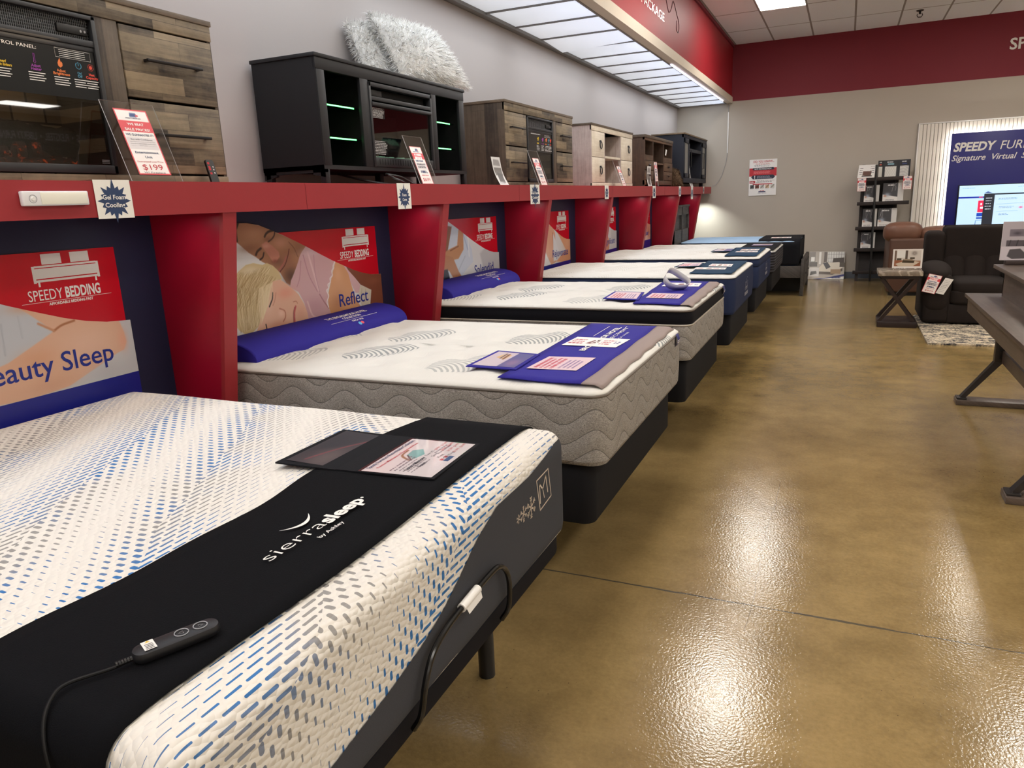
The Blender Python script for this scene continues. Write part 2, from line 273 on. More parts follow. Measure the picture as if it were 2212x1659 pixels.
ART={1:[['bg',(206,209,213)],['poly',[[-0.8964,1.2071],[-0.8433,1.4552],[-0.609,1.3702],[-0.4856,1.2531],[-0.4582,1.2333],[-0.398,1.1806],[-0.3202,1.1083],[-0.4456,1.0551],[-0.5336,1.0184]],(202,207,214),0.0016],['line',[[-0.4986,1.1639],[-0.5048,1.0561]],0.0041,(178,184,194)],['line',[[-0.4365,1.1811],[-0.4358,1.1035]],0.0042,(188,194,202)],['poly',[[-0.471,1.248],[-0.385,1.2176],[-0.305,1.1846],[-0.231,1.1578],[-0.1704,1.1407],[-0.0533,1.1149],[-0.0363,1.0553],[-0.033,1.0164],[-0.0493,0.9876],[-0.0791,0.9808],[-0.1686,0.9463],[-0.3012,0.8975],[-0.4518,0.8859],[-0.5594,0.8921],[-0.9579,0.9197],[-0.9386,1.0099],[-0.533,1.021],[-0.4998,1.0286],[-0.4155,1.066],[-0.3199,1.11],[-0.3975,1.1833]],(228,184,156),0.0031],['blob',[-0.2015,1.0482],[0.1178,0.0696],(234,194,170),0.8],['blob',[-0.3959,1.0222],[0.0825,0.0385],(222,166,132),0.6],['blob',[-0.4034,1.2092],[0.0648,0.0216],(214,160,124),0.7],['line',[[-0.3199,1.11],[-0.2867,1.1257],[-0.2355,1.1349]],0.008,(176,116,82)],['line',[[-0.3711,1.1455],[-0.3197,1.1111]],0.0087,(206,150,116)],['blob',[-0.0491,1.0258],[0.0207,0.0427],(236,176,150),0.8],['blob',[-0.3702,0.9175],[0.114,0.028],(218,170,142),0.6],['blob',[-0.1335,0.9165],[0.0858,0.0366],(198,198,202),0.7],['blob',[-0.6799,1.2492],[0.086,0.0686],(226,182,156),0.9]],2:[['bg',(222,222,220)],['blob',[-1.0938,1.3019],[0.1,0.049],(236,236,236),0.8],['poly',[[-1.1798,1.4513],[-1.1355,1.4581],[-1.0772,1.454],[-1.0285,1.4431],[-0.9835,1.4339],[-0.9131,1.4086],[-0.8403,1.3804],[-0.7585,1.3527],[-0.6673,1.3214],[-0.7156,1.2875],[-0.738,1.2617],[-0.7555,1.228],[-0.7918,1.1884],[-0.8207,1.1563],[-0.8315,1.1262],[-0.858,1.141],[-0.8943,1.1949],[-0.9233,1.2206],[-0.9738,1.2441],[-1.0132,1.2625],[-1.0505,1.2876],[-1.0969,1.3129],[-1.1318,1.3404],[-1.1619,1.3636],[-1.1932,1.376]],(168,118,88),0.0024],['blob',[-1.0508,1.403],[0.095,0.0385],(196,146,114),0.8],['blob',[-0.8689,1.3445],[0.0616,0.0285],(198,142,118),0.8],['blob',[-1.0882,1.3338],[0.0784,0.0216],(128,86,64),0.6],['blob',[-0.8181,1.1716],[0.0638,0.0546],(82,54,42),0.85],['blob',[-0.7368,1.3047],[0.0413,0.0429],(150,104,80),0.7],['blob',[-0.8957,1.2521],[0.0715,0.0333],(116,78,62),0.75],['blob',[-0.8268,1.2576],[0.0399,0.0418],(150,100,78),0.7],['poly',[[-1.1792,1.4547],[-1.1361,1.4547],[-1.1563,1.4226],[-1.1589,1.3669],[-1.1932,1.376]],(58,48,38),0.0056],['line',[[-0.9766,1.3826],[-0.9636,1.3965],[-0.9405,1.4063],[-0.9017,1.4117]],0.0114,(66,46,38)],['line',[[-0.9543,1.3574],[-0.9281,1.3687],[-0.9091,1.3843],[-0.9005,1.4024]],0.0079,(70,44,38)],['blob',[-0.9577,1.3687],[0.0318,0.0133],(120,78,60),0.5],['line',[[-1.0508,1.3003],[-1.0379,1.3157],[-1.0123,1.3283]],0.0119,(72,50,40)],['line',[[-1.0268,1.2747],[-1.0068,1.284],[-0.9952,1.3051]],0.0088,(64,42,36)],['poly',[[-1.004,1.346],[-0.9701,1.3584],[-0.926,1.3333],[-0.8875,1.3006],[-0.8858,1.2778],[-0.9179,1.2522],[-0.9392,1.2559],[-0.9656,1.2917],[-0.9921,1.3232]],(192,128,108),0.0061],['blob',[-0.9224,1.2582],[0.027,0.0096],(120,66,54),0.8],['blob',[-0.9739,1.3366],[0.0265,0.0108],(214,160,140),0.7],['line',[[-0.8958,1.2027],[-0.8539,1.2331],[-0.8248,1.2766],[-0.8093,1.31]],0.0055,(96,46,42)],['line',[[-0.9027,1.211],[-0.8638,1.2416],[-0.8384,1.2739]],0.0063,(170,96,88)],['line',[[-0.8061,1.3461],[-0.7713,1.3111],[-0.7491,1.2666]],0.0047,(122,82,62)],['poly',[[-0.6704,1.3216],[-0.5671,1.2782],[-0.4357,1.2241],[-0.4679,1.1934],[-0.4832,1.1403],[-0.5098,1.1012],[-0.5361,1.0623],[-0.5355,1.0244],[-0.5441,0.9706],[-0.517,0.9283],[-0.7145,0.9215],[-0.7357,1.0185],[-0.7736,1.0837],[-0.8331,1.1167],[-0.8219,1.1486],[-0.7854,1.1916],[-0.7543,1.2357],[-0.7301,1.2729]],(208,168,172),0.0024],['blob',[-0.649,1.2824],[0.0744,0.024],(222,192,200),0.8],['line',[[-0.6673,1.2838],[-0.6398,1.1851],[-0.6097,1.0756]],0.0128,(226,192,196)],['line',[[-0.7062,1.271],[-0.6752,1.1605],[-0.6205,1.0686]],0.0068,(182,138,146)],['line',[[-0.6206,1.2641],[-0.6237,1.1673],[-0.6021,1.0622]],0.006,(190,148,156)],['line',[[-0.7293,1.2414],[-0.7524,1.1567],[-0.7808,1.1124]],0.0058,(186,140,146)],['blob',[-0.6518,0.9944],[0.1054,0.052],(190,146,154),0.7],['line',[[-0.7102,1.0231],[-0.6791,0.9448],[-0.6125,0.9177]],0.0108,(222,186,190)],['line',[[-0.6041,1.05],[-0.5721,1.0041],[-0.5382,0.9655]],0.0081,(166,118,128)],['poly',[[-0.4326,1.2218],[-0.3767,1.1999],[-0.3292,1.1372],[-0.3105,1.0697],[-0.2901,1.0097],[-0.2539,0.9512],[-0.228,0.9204],[-0.5184,0.9199],[-0.5376,0.9697],[-0.5342,1.0326],[-0.5044,1.0922],[-0.4745,1.1521]],(214,158,114),0.0027],['blob',[-0.4523,0.9876],[0.0748,0.0588],(178,118,82),0.6],['blob',[-0.4271,1.1472],[0.0414,0.0504],(226,172,134),0.8],['line',[[-0.4376,1.2209],[-0.4592,1.1968],[-0.4591,1.18],[-0.4792,1.1651],[-0.4778,1.1398],[-0.5005,1.1254],[-0.5011,1.1044],[-0.5243,1.0945],[-0.5223,1.0733],[-0.5414,1.063],[-0.5276,1.0318],[-0.5474,1.0007],[-0.5376,0.9697]],0.0084,(236,222,224)],['poly',[[-0.3769,1.1986],[-0.3439,1.1819],[-0.2747,1.1097],[-0.2228,1.055],[-0.2445,1.0129],[-0.2778,1.0171],[-0.3157,1.0834],[-0.3292,1.1372]],(216,178,182),0.0027],['poly',[[-0.2224,1.0572],[-0.1155,1.0149],[-0.1454,0.9223],[-0.2204,0.9193],[-0.2546,0.9962]],(212,204,186),0.0029],['line',[[-0.2104,1.0356],[-0.2281,0.9702]],0.0046,(184,172,150)],['line',[[-0.1731,1.0265],[-0.1922,0.9517]],0.0047,(186,176,156)],['poly',[[-0.3597,1.1954],[-0.224,1.1464],[-0.0967,1.1135],[0.04,1.0939],[0.0095,0.8859],[-0.1415,0.9217],[-0.1155,1.0149],[-0.2221,1.0594],[-0.2747,1.1097],[-0.3265,1.1543]],(126,76,56),0.0027],['blob',[-0.0798,1.0659],[0.072,0.027],(142,90,66),0.7],['poly',[[-1.2244,1.2005],[-1.1805,1.2312],[-1.1265,1.2581],[-1.0754,1.2625],[-1.0157,1.248],[-0.9828,1.2542],[-0.9424,1.2375],[-0.904,1.2035],[-0.8883,1.1637],[-0.922,1.1635],[-0.9677,1.1535],[-0.9965,1.1117],[-1.0218,1.0585],[-1.0573,1.0072],[-1.0874,0.9555],[-1.1663,0.9169],[-1.2242,0.9567],[-1.2625,1.0137],[-1.2512,1.0905]],(208,186,140),0.0032],['blob',[-1.2019,1.1375],[0.0517,0.0315],(124,98,62),0.75],['blob',[-1.2178,1.0751],[0.0329,0.021],(150,122,80),0.6],['hair',[[-1.1769,1.2238],[-0.9424,1.2375]],[[-1.278,1.1119],[-1.0862,1.1119]],(150,120,74),(240,226,188)],['hair',[[-1.0813,1.2286],[-0.8994,1.1649]],[[-1.2628,1.0388],[-1.0239,1.0776]],(146,116,72),(236,220,178)],['hair',[[-1.213,1.1567],[-1.0039,1.1314]],[[-1.2219,0.9417],[-1.0759,0.9611]],(150,122,78),(236,222,182)],['blob',[-1.1062,1.231],[0.0637,0.021],(232,220,190),0.7],['poly',[[-0.9554,1.1616],[-0.8997,1.163],[-0.8586,1.1372],[-0.8277,1.1141],[-0.7755,1.072],[-0.7417,1.0194],[-0.7201,0.9634],[-0.7182,0.918],[-0.832,0.9125],[-0.9757,0.9134],[-1.1197,0.9197],[-1.0861,0.9628],[-1.049,1.0247],[-1.0134,1.0762],[-0.9828,1.1289]],(226,180,154),0.0045],['blob',[-0.8719,1.0922],[0.0728,0.0342],(228,156,134),0.75],['blob',[-1.0191,1.043],[0.0416,0.0481],(236,200,178),0.7],['blob',[-0.9597,0.9418],[0.081,0.0266],(206,150,126),0.7],['blob',[-0.7741,0.9716],[0.048,0.0429],(218,160,138),0.6],['line',[[-0.9674,1.1043],[-0.9746,1.0748],[-0.9869,1.0574],[-1.001,1.0385]],0.0072,(44,36,36)],['line',[[-0.9437,1.1013],[-0.9582,1.0649],[-0.9761,1.0407]],0.0046,(196,140,118)],['line',[[-0.9298,1.0186],[-0.8958,1.0019],[-0.8934,0.9721],[-0.9132,0.9497]],0.0073,(182,116,94)],['blob',[-0.9216,0.9941],[0.022,0.019],(242,202,182),0.8],['line',[[-0.8081,1.0127],[-0.8233,0.9791],[-0.8296,0.9201]],0.0105,(188,92,92)],['line',[[-0.8181,1.0102],[-0.832,0.9764],[-0.8376,0.9215]],0.0038,(130,66,64)],['line',[[-0.8228,1.0386],[-0.8002,1.0387],[-0.7914,1.0271]],0.0038,(176,112,92)],['line',[[-1.0407,0.9552],[-1.0369,0.9241]],0.007,(52,38,36)],['hair',[[-1.0558,1.1377],[-0.9563,1.156]],[[-1.0772,0.9538],[-1.0061,1.0563]],(226,204,160),(240,226,190)]],3:[['bg',(222,225,228)],['poly',[[-0.9239,1.3821],[-0.6952,1.3487],[-0.6042,1.3053],[-0.4882,1.1579],[-0.4761,1.0649],[-0.6876,0.9737],[-1.049,1.0119]],(206,216,232),0.0081],['line',[[-0.6269,1.2967],[-0.5552,1.1628]],0.0145,(172,186,212)],['line',[[-0.5434,1.2624],[-0.5389,1.111]],0.0119,(236,240,246)],['line',[[-0.605,1.1164],[-0.7252,1.0175]],0.0118,(186,196,214)],['poly',[[-0.8879,1.3572],[-0.7892,1.3433],[-0.871,1.1763],[-0.9397,1.1055],[-1.0696,1.1448]],(140,92,66),0.0068],['poly',[[-0.6877,1.3241],[-0.615,1.3059],[-0.6251,1.1679],[-0.7144,1.1055],[-0.8806,1.1004],[-0.9725,1.1556],[-0.8498,1.1843],[-0.7235,1.2044]],(190,136,96),0.0071],['poly',[[-0.9141,1.151],[-0.7962,1.1222],[-0.7252,1.0175],[-0.6674,0.9615],[-0.8143,0.9773],[-0.869,1.0317],[-0.9664,1.0509]],(182,126,90),0.0068],['line',[[-0.7031,1.1981],[-0.8309,1.1733]],0.0086,(130,84,58)],['poly',[[-0.3532,1.1168],[-0.2003,1.1794],[0.0209,1.0822],[0.0066,0.9449],[-0.2969,0.975]],(196,199,204),0.025],['poly',[[-1.0441,1.0491],[-0.8878,1.0432],[-0.8574,0.9624],[-1.0526,0.984]],(34,38,62),0.0106]],4:[['bg',(224,226,229)],['poly',[[-0.6847,1.2708],[-0.5046,1.2757],[-0.4371,1.1822],[-0.4192,0.9053],[-0.571,0.8795],[-0.7045,1.0196],[-0.8837,0.946]],(222,172,146),0.0126],['poly',[[-0.5238,1.2638],[-0.3968,1.2192],[-0.2072,1.1565],[0.0339,1.0881],[0.0195,0.8528],[-0.4192,0.9053],[-0.137,1.0036],[-0.3616,1.1782]],(220,162,126),0.013],['line',[[-0.5039,1.1858],[-0.4848,1.042]],0.0175,(182,122,96)],['blob',[-0.0929,1.055],[0.123,0.068],(230,178,146),0.7],['poly',[[-0.4928,1.1852],[-0.3353,1.0047],[-0.4183,0.9184],[-0.4944,0.9118]],(226,230,236),0.0087],['poly',[[-0.8909,0.8589],[-0.7055,1.0069],[-0.57,0.8924],[-0.6831,0.8383]],(236,238,242),0.0102]],5:[['bg',(220,223,226)],['poly',[[-0.5696,0.8766],[-0.3985,1.071],[-0.2992,0.9852],[-0.3481,0.8597]],(224,164,134),0.0117],['poly',[[-0.2551,1.1435],[0.0206,1.0893],[0.018,0.9485],[-0.2296,1.0132]],(206,209,214),0.0152]],6:[['bg',(222,176,160)],['poly',[[-0.2514,1.1065],[0.0327,1.1232],[0.0362,0.9875],[-0.1515,0.9207]],(214,150,128),0.0156],['line',[[-0.1302,1.0631],[-0.0698,0.9159]],0.0158,(176,106,90)],['blob',[-0.2478,0.9073],[0.0966,0.0382],(234,206,196),0.8]]}
# ------------------------------------------------------------------ palette
m_wall = M('wall_paint_grey', (182, 175, 172), .85, .2, noise=(1.5, .03), bump=(220, .08, .001))
m_wallb = M('wall_paint_warm_light', (183, 175, 164), .85, .2, noise=(1.5, .03), bump=(220, .08, .001))  # same paint as the left wall, its warmer light mixed into the colour
m_redwall = M('red_wall_paint', (124, 36, 50), .6, .35, noise=(2, .05), bump=(260, .06, .001))
m_soffit_red = M('soffit_red_vinyl', (150, 24, 36), .5, .4, noise=(3, .06), bump=(90, .05, .001))
m_red = M('red_laminate', (150, 8, 38), .38, .45, noise=(6, .05), bump=(300, .05, .0006))
m_redface = M('red_ledge_paint', (150, 40, 46), .5, .4, noise=(5, .05), bump=(300, .05, .0006))
m_navy = M('navy_panel', (28, 32, 62), .55, .4, noise=(8, .06))
m_trim = M('limewashed_trim', (214, 204, 188), .55, .4, noise=(30, .06), stretch=(8, .6, 8))
m_white = M('white_plastic', (232, 231, 228), .4)
m_frame = M('diffuser_frame', (120, 116, 112), .5)
m_tile = M('ceiling_tile', (214, 210, 204), .95, .1, noise=(60, .05), bump=(160, .35, .002))
m_grid = M('ceiling_grid_metal', (176, 170, 166), .6)
m_black = M('black_plastic', (16, 16, 18), .45)
m_blackmetal = M('black_metal', (20, 20, 22), .38, .5, noise=(30, .1))
m_blacktape = M('black_tape', (14, 14, 16), .8)
m_chrome = M('bright_metal', (190, 190, 192), .25, .5, 1)
m_acrylic = glass('clear_acrylic', .05)
m_firebox_glass = glass('fireplace_glass', .035, (205, 205, 205), .015, .3)
m_shelf_glass = glass('shelf_glass', .05, (190, 225, 205))
m_plastic_sleeve = glass('clear_vinyl_sleeve', .02, rough=.06, fk=.22)
m_acrylic_edge = M('acrylic_edge', (214, 218, 220), .3)
m_print = printed('printed_paper', .5); m_gloss = printed('printed_gloss_board', .22); m_screen = printed('lit_screen', emit=.74)
def ink(name, rgb, rough=.5): return M(name, rgb, rough)
i_white = ink('white_lettering', (236, 234, 230)); i_blue = ink('blue_lettering', (24, 44, 140)); i_red = ink('red_lettering', (186, 36, 48))
i_dark = ink('dark_lettering', (38, 40, 52)); i_navy = ink('navy_lettering', (36, 58, 96)); i_grey = ink('grey_lettering', (150, 150, 154))
i_yellow = ink('yellow_lettering', (226, 190, 40)); i_purple = ink('purple_lettering', (150, 60, 160)); i_orange = ink('orange_lettering', (224, 122, 60))
i_teal = ink('teal_lettering', (70, 140, 170)); i_coral = ink('coral_lettering', (222, 78, 62))

# ------------------------------------------------------------------ setting
CEIL = 3.93; BACK = 13.83; XL = -2.85; XR = 12.6; YF = -5.0
def floor_mat():
    t = NT('polished_concrete'); v = t.coord()
    n1 = t.noise(v, .9, 6, .6); n2 = t.noise(v, 5.0, 5, .65); n3 = t.noise(v, 60.0, 3, .7)
    f = t.math('ADD', t.math('MULTIPLY', n1, .55), t.math('ADD', t.math('MULTIPLY', n2, .35), t.math('MULTIPLY', n3, .22)))
    f = t.math('MULTIPLY_ADD', t.math('SUBTRACT', f, .56), 3.1, .5); cl = t.n('ShaderNodeClamp'); t.put(cl.inputs[0], f)
    c = t.mix(cl.outputs[0], lin((108, 88, 50)), lin((170, 144, 94)))
    tone = t.n('ShaderNodeMapRange', {'From Min': .35, 'From Max': .65}); t.put(tone.inputs[0], t.noise(t.coord((1, .5, 1), (0, 0, .5)), .55, 3))
    c = t.mix(t.math('MULTIPLY', tone.outputs[0], .45), c, lin((142, 122, 86)))
    # aggregate pits and stones
    vo = t.n('ShaderNodeTexVoronoi', {'Scale': 34.0}); t.put(vo.inputs['Vector'], v); msk = t.n('ShaderNodeMapRange', {'From Min': .52, 'From Max': .62}); t.put(msk.inputs[0], t.noise(v, 1.3, 2))
    pit = t.math('MULTIPLY', t.math('LESS_THAN', vo.outputs['Distance'], .07), t.math('MULTIPLY', msk.outputs[0], .7)); c = t.mix(pit, c, lin((50, 36, 26)))
    # control joint across the aisle and a hairline crack along it
    sp = t.n('ShaderNodeSeparateXYZ'); tc = t.n('ShaderNodeTexCoord'); t.put(sp.inputs[0], tc.outputs['Object'])
    X, Y = sp.outputs[0], sp.outputs[1]
    jag = t.math('MULTIPLY', t.math('SUBTRACT', t.noise(v, 14.0, 4), .5), .012)
    wid = t.math('MULTIPLY_ADD', t.noise(v, 3.0, 3), .012, -.0015)
    joint = t.math('LESS_THAN', t.math('ABSOLUTE', t.math('SUBTRACT', t.math('ADD', Y, jag), 2.583)), wid)
    wob = t.math('MULTIPLY', t.math('SUBTRACT', t.noise(v, 2.2, 4), .5), .06)
    crack = t.math('MULTIPLY', t.math('LESS_THAN', t.math('ABSOLUTE', t.math('ADD', t.math('ADD', X, .235), wob)), .0016), t.math('MULTIPLY', t.math('GREATER_THAN', Y, 2.40), t.math('LESS_THAN', Y, 3.9)))
    c = t.mix(t.math('MULTIPLY', joint, .85), c, lin((62, 62, 58))); c = t.mix(t.math('MULTIPLY', crack, .45), c, lin((58, 48, 36)))
    t.base(c)
    ro = t.math('ADD', .10, t.math('MULTIPLY', n2, .08)); t.put(t.b.inputs['Roughness'], ro); t.b.inputs['Specular IOR Level'].default_value = .9
    t.bump(t.math('ADD', t.noise(v, 105.0, 2, .5), t.math('MULTIPLY', joint, -2.0)), .15, .005)
    return t.m
struct(MB().box(XL, XR, YF, BACK, -.1, 0).build('floor', floor_mat()))
struct(MB().box(XL-.12, XL, YF, BACK, 0, CEIL+.1).build('wall_left', m_wall))
struct(MB().box(XL-.12, XR+.12, BACK, BACK+.12, 0, 3.03).build('wall_back', m_wallb))
struct(MB().box(XL-.12, XR+.12, BACK-.004, BACK+.12, 3.03, CEIL+.1).build('wall_back_upper', m_redwall))
struct(MB().box(XR, XR+.12, YF, BACK, 0, CEIL+.1).build('wall_right', m_wallb))
struct(MB().box(XL-.12, XR+.12, YF-.12, YF, 0, CEIL+.1).build('wall_front', m_wallb))
m_base = M('grey_vinyl_base', (92, 98, 108), .6)
struct(MB().box(-.45, XR, BACK-.008, BACK, 0, .115).build('baseboard_back', m_base))
# lay-in ceiling: 2 x 4 ft tiles with a flush grid
def ceil_mat():
    t = NT('acoustic_ceiling'); tc = t.n('ShaderNodeTexCoord'); sp = t.n('ShaderNodeSeparateXYZ'); t.put(sp.inputs[0], tc.outputs['Object'])
    fx = t.math('ABSOLUTE', t.math('SUBTRACT', t.math('FRACT', t.math('DIVIDE', t.math('ADD', sp.outputs[0], 1.27+30.5), .61)), .5))
    fy = t.math('ABSOLUTE', t.math('SUBTRACT', t.math('FRACT', t.math('DIVIDE', t.math('ADD', sp.outputs[1], 50-11.53+.022), 1.22)), .5))
    g = t.math('MAXIMUM', t.math('GREATER_THAN', fx, .5-.021), t.math('GREATER_THAN', fy, .5-.0105))
    n = t.noise(t.coord(), 120.0, 3, .7)
    c = t.mix(g, t.mix(n, lin((234, 239, 243)), lin((249, 252, 255))), lin((152, 146, 142))); t.base(c); t.b.inputs['Roughness'].default_value = .9
    t.bump(t.math('ADD', t.math('MULTIPLY', n, .3), t.math('MULTIPLY', g, -1.0)), .4, .006); return t.m
struct(MB().box(XL, XR, YF, BACK, CEIL, CEIL+.1).build('ceiling', ceil_mat()))
# troffers
m_lamp = emis('lamp_diffuser', (255, 248, 239), 19.5)
tro = []
for ix in range(5):
    for iy in range(-1, 5):
        x = -.96+ix*3.05; y = 10.93-iy*3.66
        if y > 13 or y < YF+.6: continue
        tro.append((x, y))
for k, (x, y) in enumerate(tro):
    seen = k == 0
    r = thing('ceiling_light', 'recessed fluorescent panel glowing in the white tile ceiling at top edge' if (abs(x+.96) < .1 and abs(y-10.93) < .1) else 'recessed fluorescent panel in the store ceiling outside the view', 'ceiling light', (x, y, CEIL-.012), 'recessed ceiling lights')
    MB().box(x-.29, x+.29, y-.6, y+.6, CEIL-.008, CEIL-.004).build('diffuser', m_lamp, r)
    fr = MB()
    for a in ((x-.305, x-.29, y-.61, y+.61), (x+.29, x+.305, y-.61, y+.61), (x-.29, x+.29, y-.61, y-.6), (x-.29, x+.29, y+.6, y+.61)): fr.box(*a, CEIL-.012, CEIL-.001)
    fr.build('trim_frame', m_grid, r)
# sprinkler head
r = thing('sprinkler_head', 'dark sprinkler head hanging from a ceiling tile near the back wall', 'sprinkler', (.79, 12.88, CEIL-.09))
MB().cyl((.79, 12.88, CEIL-.012), (.79, 12.88, CEIL), .045, .05, 20).build('escutcheon', m_blackmetal, r)
MB().cyl((.79, 12.88, CEIL-.05), (.79, 12.88, CEIL-.01), .014, n=12).tube([(.765, 12.88, CEIL-.045), (.755, 12.88, CEIL-.065), (.77, 12.88, CEIL-.088), (.79, 12.88, CEIL-.09), (.81, 12.88, CEIL-.088), (.825, 12.88, CEIL-.065), (.815, 12.88, CEIL-.045)], .005, 8, sub=3).build('frame_arms', m_blackmetal, r)
MB().cyl((.79, 12.88, CEIL-.094), (.79, 12.88, CEIL-.089), .026, n=16).build('deflector', m_blackmetal, r)

# red soffit with limewashed nosing over the display wall
SX = -1.94
struct(MB().box(SX-.06, SX+.02, YF, BACK-.004, 3.10, CEIL).build('soffit_red_face', m_soffit_red))
struct(MB().box(SX-.08, SX+.035, YF, BACK-.004, 3.0, 3.10).build('trim_1', m_trim))
struct(MB().box(SX+.02, SX+.045, YF, BACK-.004, CEIL-.045, CEIL).build('trim_2', m_redwall))
soff = thing('luminous_soffit', 'row of glowing frosted light panels under the red soffit', 'light', (-2.4, 4.4, 3.0))
m_pan = emis('frosted_panel_glow', (222, 232, 250), .78)
m_pan2 = emis('frosted_panel_glow_dim', (232, 232, 226), .66)
def pan_mat():
    t = NT('frosted_light_panel'); t.base((.75, .76, .78)); t.b.inputs['Roughness'].default_value = .5
    v = t.coord(); n = t.noise(v, 1.6, 3); sp = t.n('ShaderNodeSeparateXYZ'); tc = t.n('ShaderNodeTexCoord'); t.put(sp.inputs[0], tc.outputs['Object'])
    mr = t.n('ShaderNodeMapRange', {'From Min': -.42, 'From Max': .44, 'To Min': .52, 'To Max': 1.0}); t.put(mr.inputs[0], sp.outputs[0])
    t.put(t.b.inputs['Emission Color'], t.mix(mr.outputs[0], lin((236, 232, 216)), lin((214, 228, 252))))
    t.put(t.b.inputs['Emission Strength'], t.math('MULTIPLY', t.math('MULTIPLY_ADD', n, .5, .75), t.math('MULTIPLY', mr.outputs[0], .95))); return t.m
m_pan = pan_mat()
fr = MB(); fr.box(-2.85, -2.79, YF, BACK-.004, 2.985, 3.03); fr.box(-2.02, -2.0, YF, BACK-.004, 2.995, 3.03)
ys = [5.916+.607*k for k in range(-17, 14)]
for k, y in enumerate(ys):
    if y > YF: fr.box(-2.79, -2.02, y-.009, y+.009, 3.0, 3.02)
    y1 = min(y+.607, BACK-.02)
    if y < -4.9 or y1-y < .1: continue
    sag = .0 if k not in (19, 26) else .03
    p = MB(); s = lambda a, b: (-2.79+.77*a, y+.01+(y1-y-.02)*b, 3.012-sag*(1-a)*(b if k == 19 else 1-b)-.006*math.sin(PI*a)*math.sin(PI*b))
    p.grid(s, 6, 6); p.build('diffuser', m_pan, soff)
fr.build('frame', m_frame, soff)
for yy in np.arange(-4.4, 13.8, 2.4):   # the soffit's lamps throw most of their light straight down through the panels
    la = bpy.data.lights.new('soffit_lamp', 'AREA'); la.shape = 'RECTANGLE'; la.size = .5; la.size_y = 2.2; la.energy = 11; la.color = (.86, .93, 1.0)
    lo = bpy.data.objects.new('soffit_lamp', la); COL.objects.link(lo); lo.location = (-2.4, min(yy, 12.6), 2.955)
mb = MB().cyl((-1.99, 9.25, 2.992), (-1.99, 13.3, 2.992), .009, n=8); mb.build('led_tube', emis('led_tube_glow', (226, 222, 255), 5.0), soff)
# letters on the soffit face (silver) and swirl
lt = thing('soffit_lettering', 'raised silver lettering and swirl on the red soffit face', 'lettering', (SX+.021, 6.7, 3.3))
m_silver = M('silver_letters', (196, 180, 176), .25, .5, .6)
MB().text('TOTAL PACKAGE', (SX+.0205, 6.75, 3.315), (0, 1, 0), (0, 0, 1), .085, 'L', width=1.8, bold=.01, lift=.003).build('letters', m_silver, lt)
MB().tube([(SX+.022, 8.55, 3.62), (SX+.022, 8.66, 3.53), (SX+.022, 8.78, 3.455), (SX+.022, 8.9, 3.52), (SX+.022, 9.0, 3.61), (SX+.022, 9.2, 3.51), (SX+.022, 9.32, 3.44), (SX+.022, 9.3, 3.34), (SX+.022, 9.18, 3.36), (SX+.022, 9.2, 3.45)], .004, 6, sub=5).build('swirl', M('dark_swirl', (84, 40, 48), .4), lt)

# wall letters, raceway and cord on the back wall
lt = thing('wall_lettering', 'large white letters high on the red band of the back wall', 'lettering', (2.5, BACK-.01, 3.4))
MB().text('SPEEDY', (2.075, BACK-.006, 3.41), (1, 0, 0), (0, 0, 1), .155, 'L', bold=.02, lift=.006).build('letters', i_white, lt)
lt = thing('side_wall_lettering', 'pale store lettering on the far side wall seen mirrored in fireplace glass', 'lettering', (XR-.01, 12.2, 3.42))
MB().text('FURNISHING  \u2022  FLEXSTEEL  \u2022  LIBERTY FURNITURE', (XR-.004, 13.7, 3.36), (0, -1, 0), (0, 0, 1), .17, 'L', width=2.9, bold=.01, lift=.004).build('letters', emis('glowing_sign_letters', (190, 190, 190), .25), lt)  # letters given a weak glow of their own, no lamp behind them
r = thing('cable_raceway', 'thin white cable cover running down back wall below soffit', 'cable cover', (-1.96, BACK-.01, 2.2))
MB().rbox(-1.975, -1.955, BACK-.014, BACK-.004, 2.18, 2.86, .003).build('channel', m_white, r)
MB().tube([(-1.965, BACK-.01, 2.99), (-1.967, BACK-.01, 2.86)], .004, 6).build('cord_above', i_grey, r)
MB().tube([(-1.965, BACK-.012, 2.19), (-1.98, BACK-.012, 2.05), (-2.02, BACK-.012, 1.9), (-2.06, BACK-.014, 1.78), (-2.14, BACK-.03, 1.66), (-2.2, BACK-.07, 1.63)], .004, 6, sub=4).build('cord', i_grey, r)

# ------------------------------------------------------------------ the headboard display wall
disp = thing('headboard_display', 'long red shelf wall with navy panels and slanted red dividers behind the beds', 'display wall', (-2.6, 6.4, 0))
L0, L1 = -1.2, 13.74
led = MB().box(XL+.002, -2.215, L0, L1, 1.505, 1.62)
led.build('shelf_ledge', m_redface, disp)
sm = MB()
for y in (2.72, 5.13, 7.57, 10.0): sm.box(-2.2155, -2.2142, y-.001, y+.001, 1.506, 1.619)
sm.build('seam', M('ledge_seam', (120, 24, 32), .6), disp)
MB().box(-2.645, -2.625, L0, 12.76, .02, 1.505).build('back_panel', m_navy, disp)
DIV = [.425, 2.222, 3.99, 5.752, 7.55, 9.235, 11.0, 12.77]
for y in DIV:
    d = MB().prism([(-2.625, 0), (-2.48, 0), (-2.237, 1.505), (-2.625, 1.505)], 'y', y, y+.07)
    o = d.build('divider', m_red, disp)
    MB().prism([(-2.485, .0), (-2.465, 0), (-2.222, 1.505), (-2.242, 1.505)], 'y', y-.001, y+.071).build('edge_band', m_redface, o)
MB().box(XL+.002, -2.66, L0, L1, .0, 1.505).build('rear_support', M('rear_board', (60, 58, 60), .8), disp)
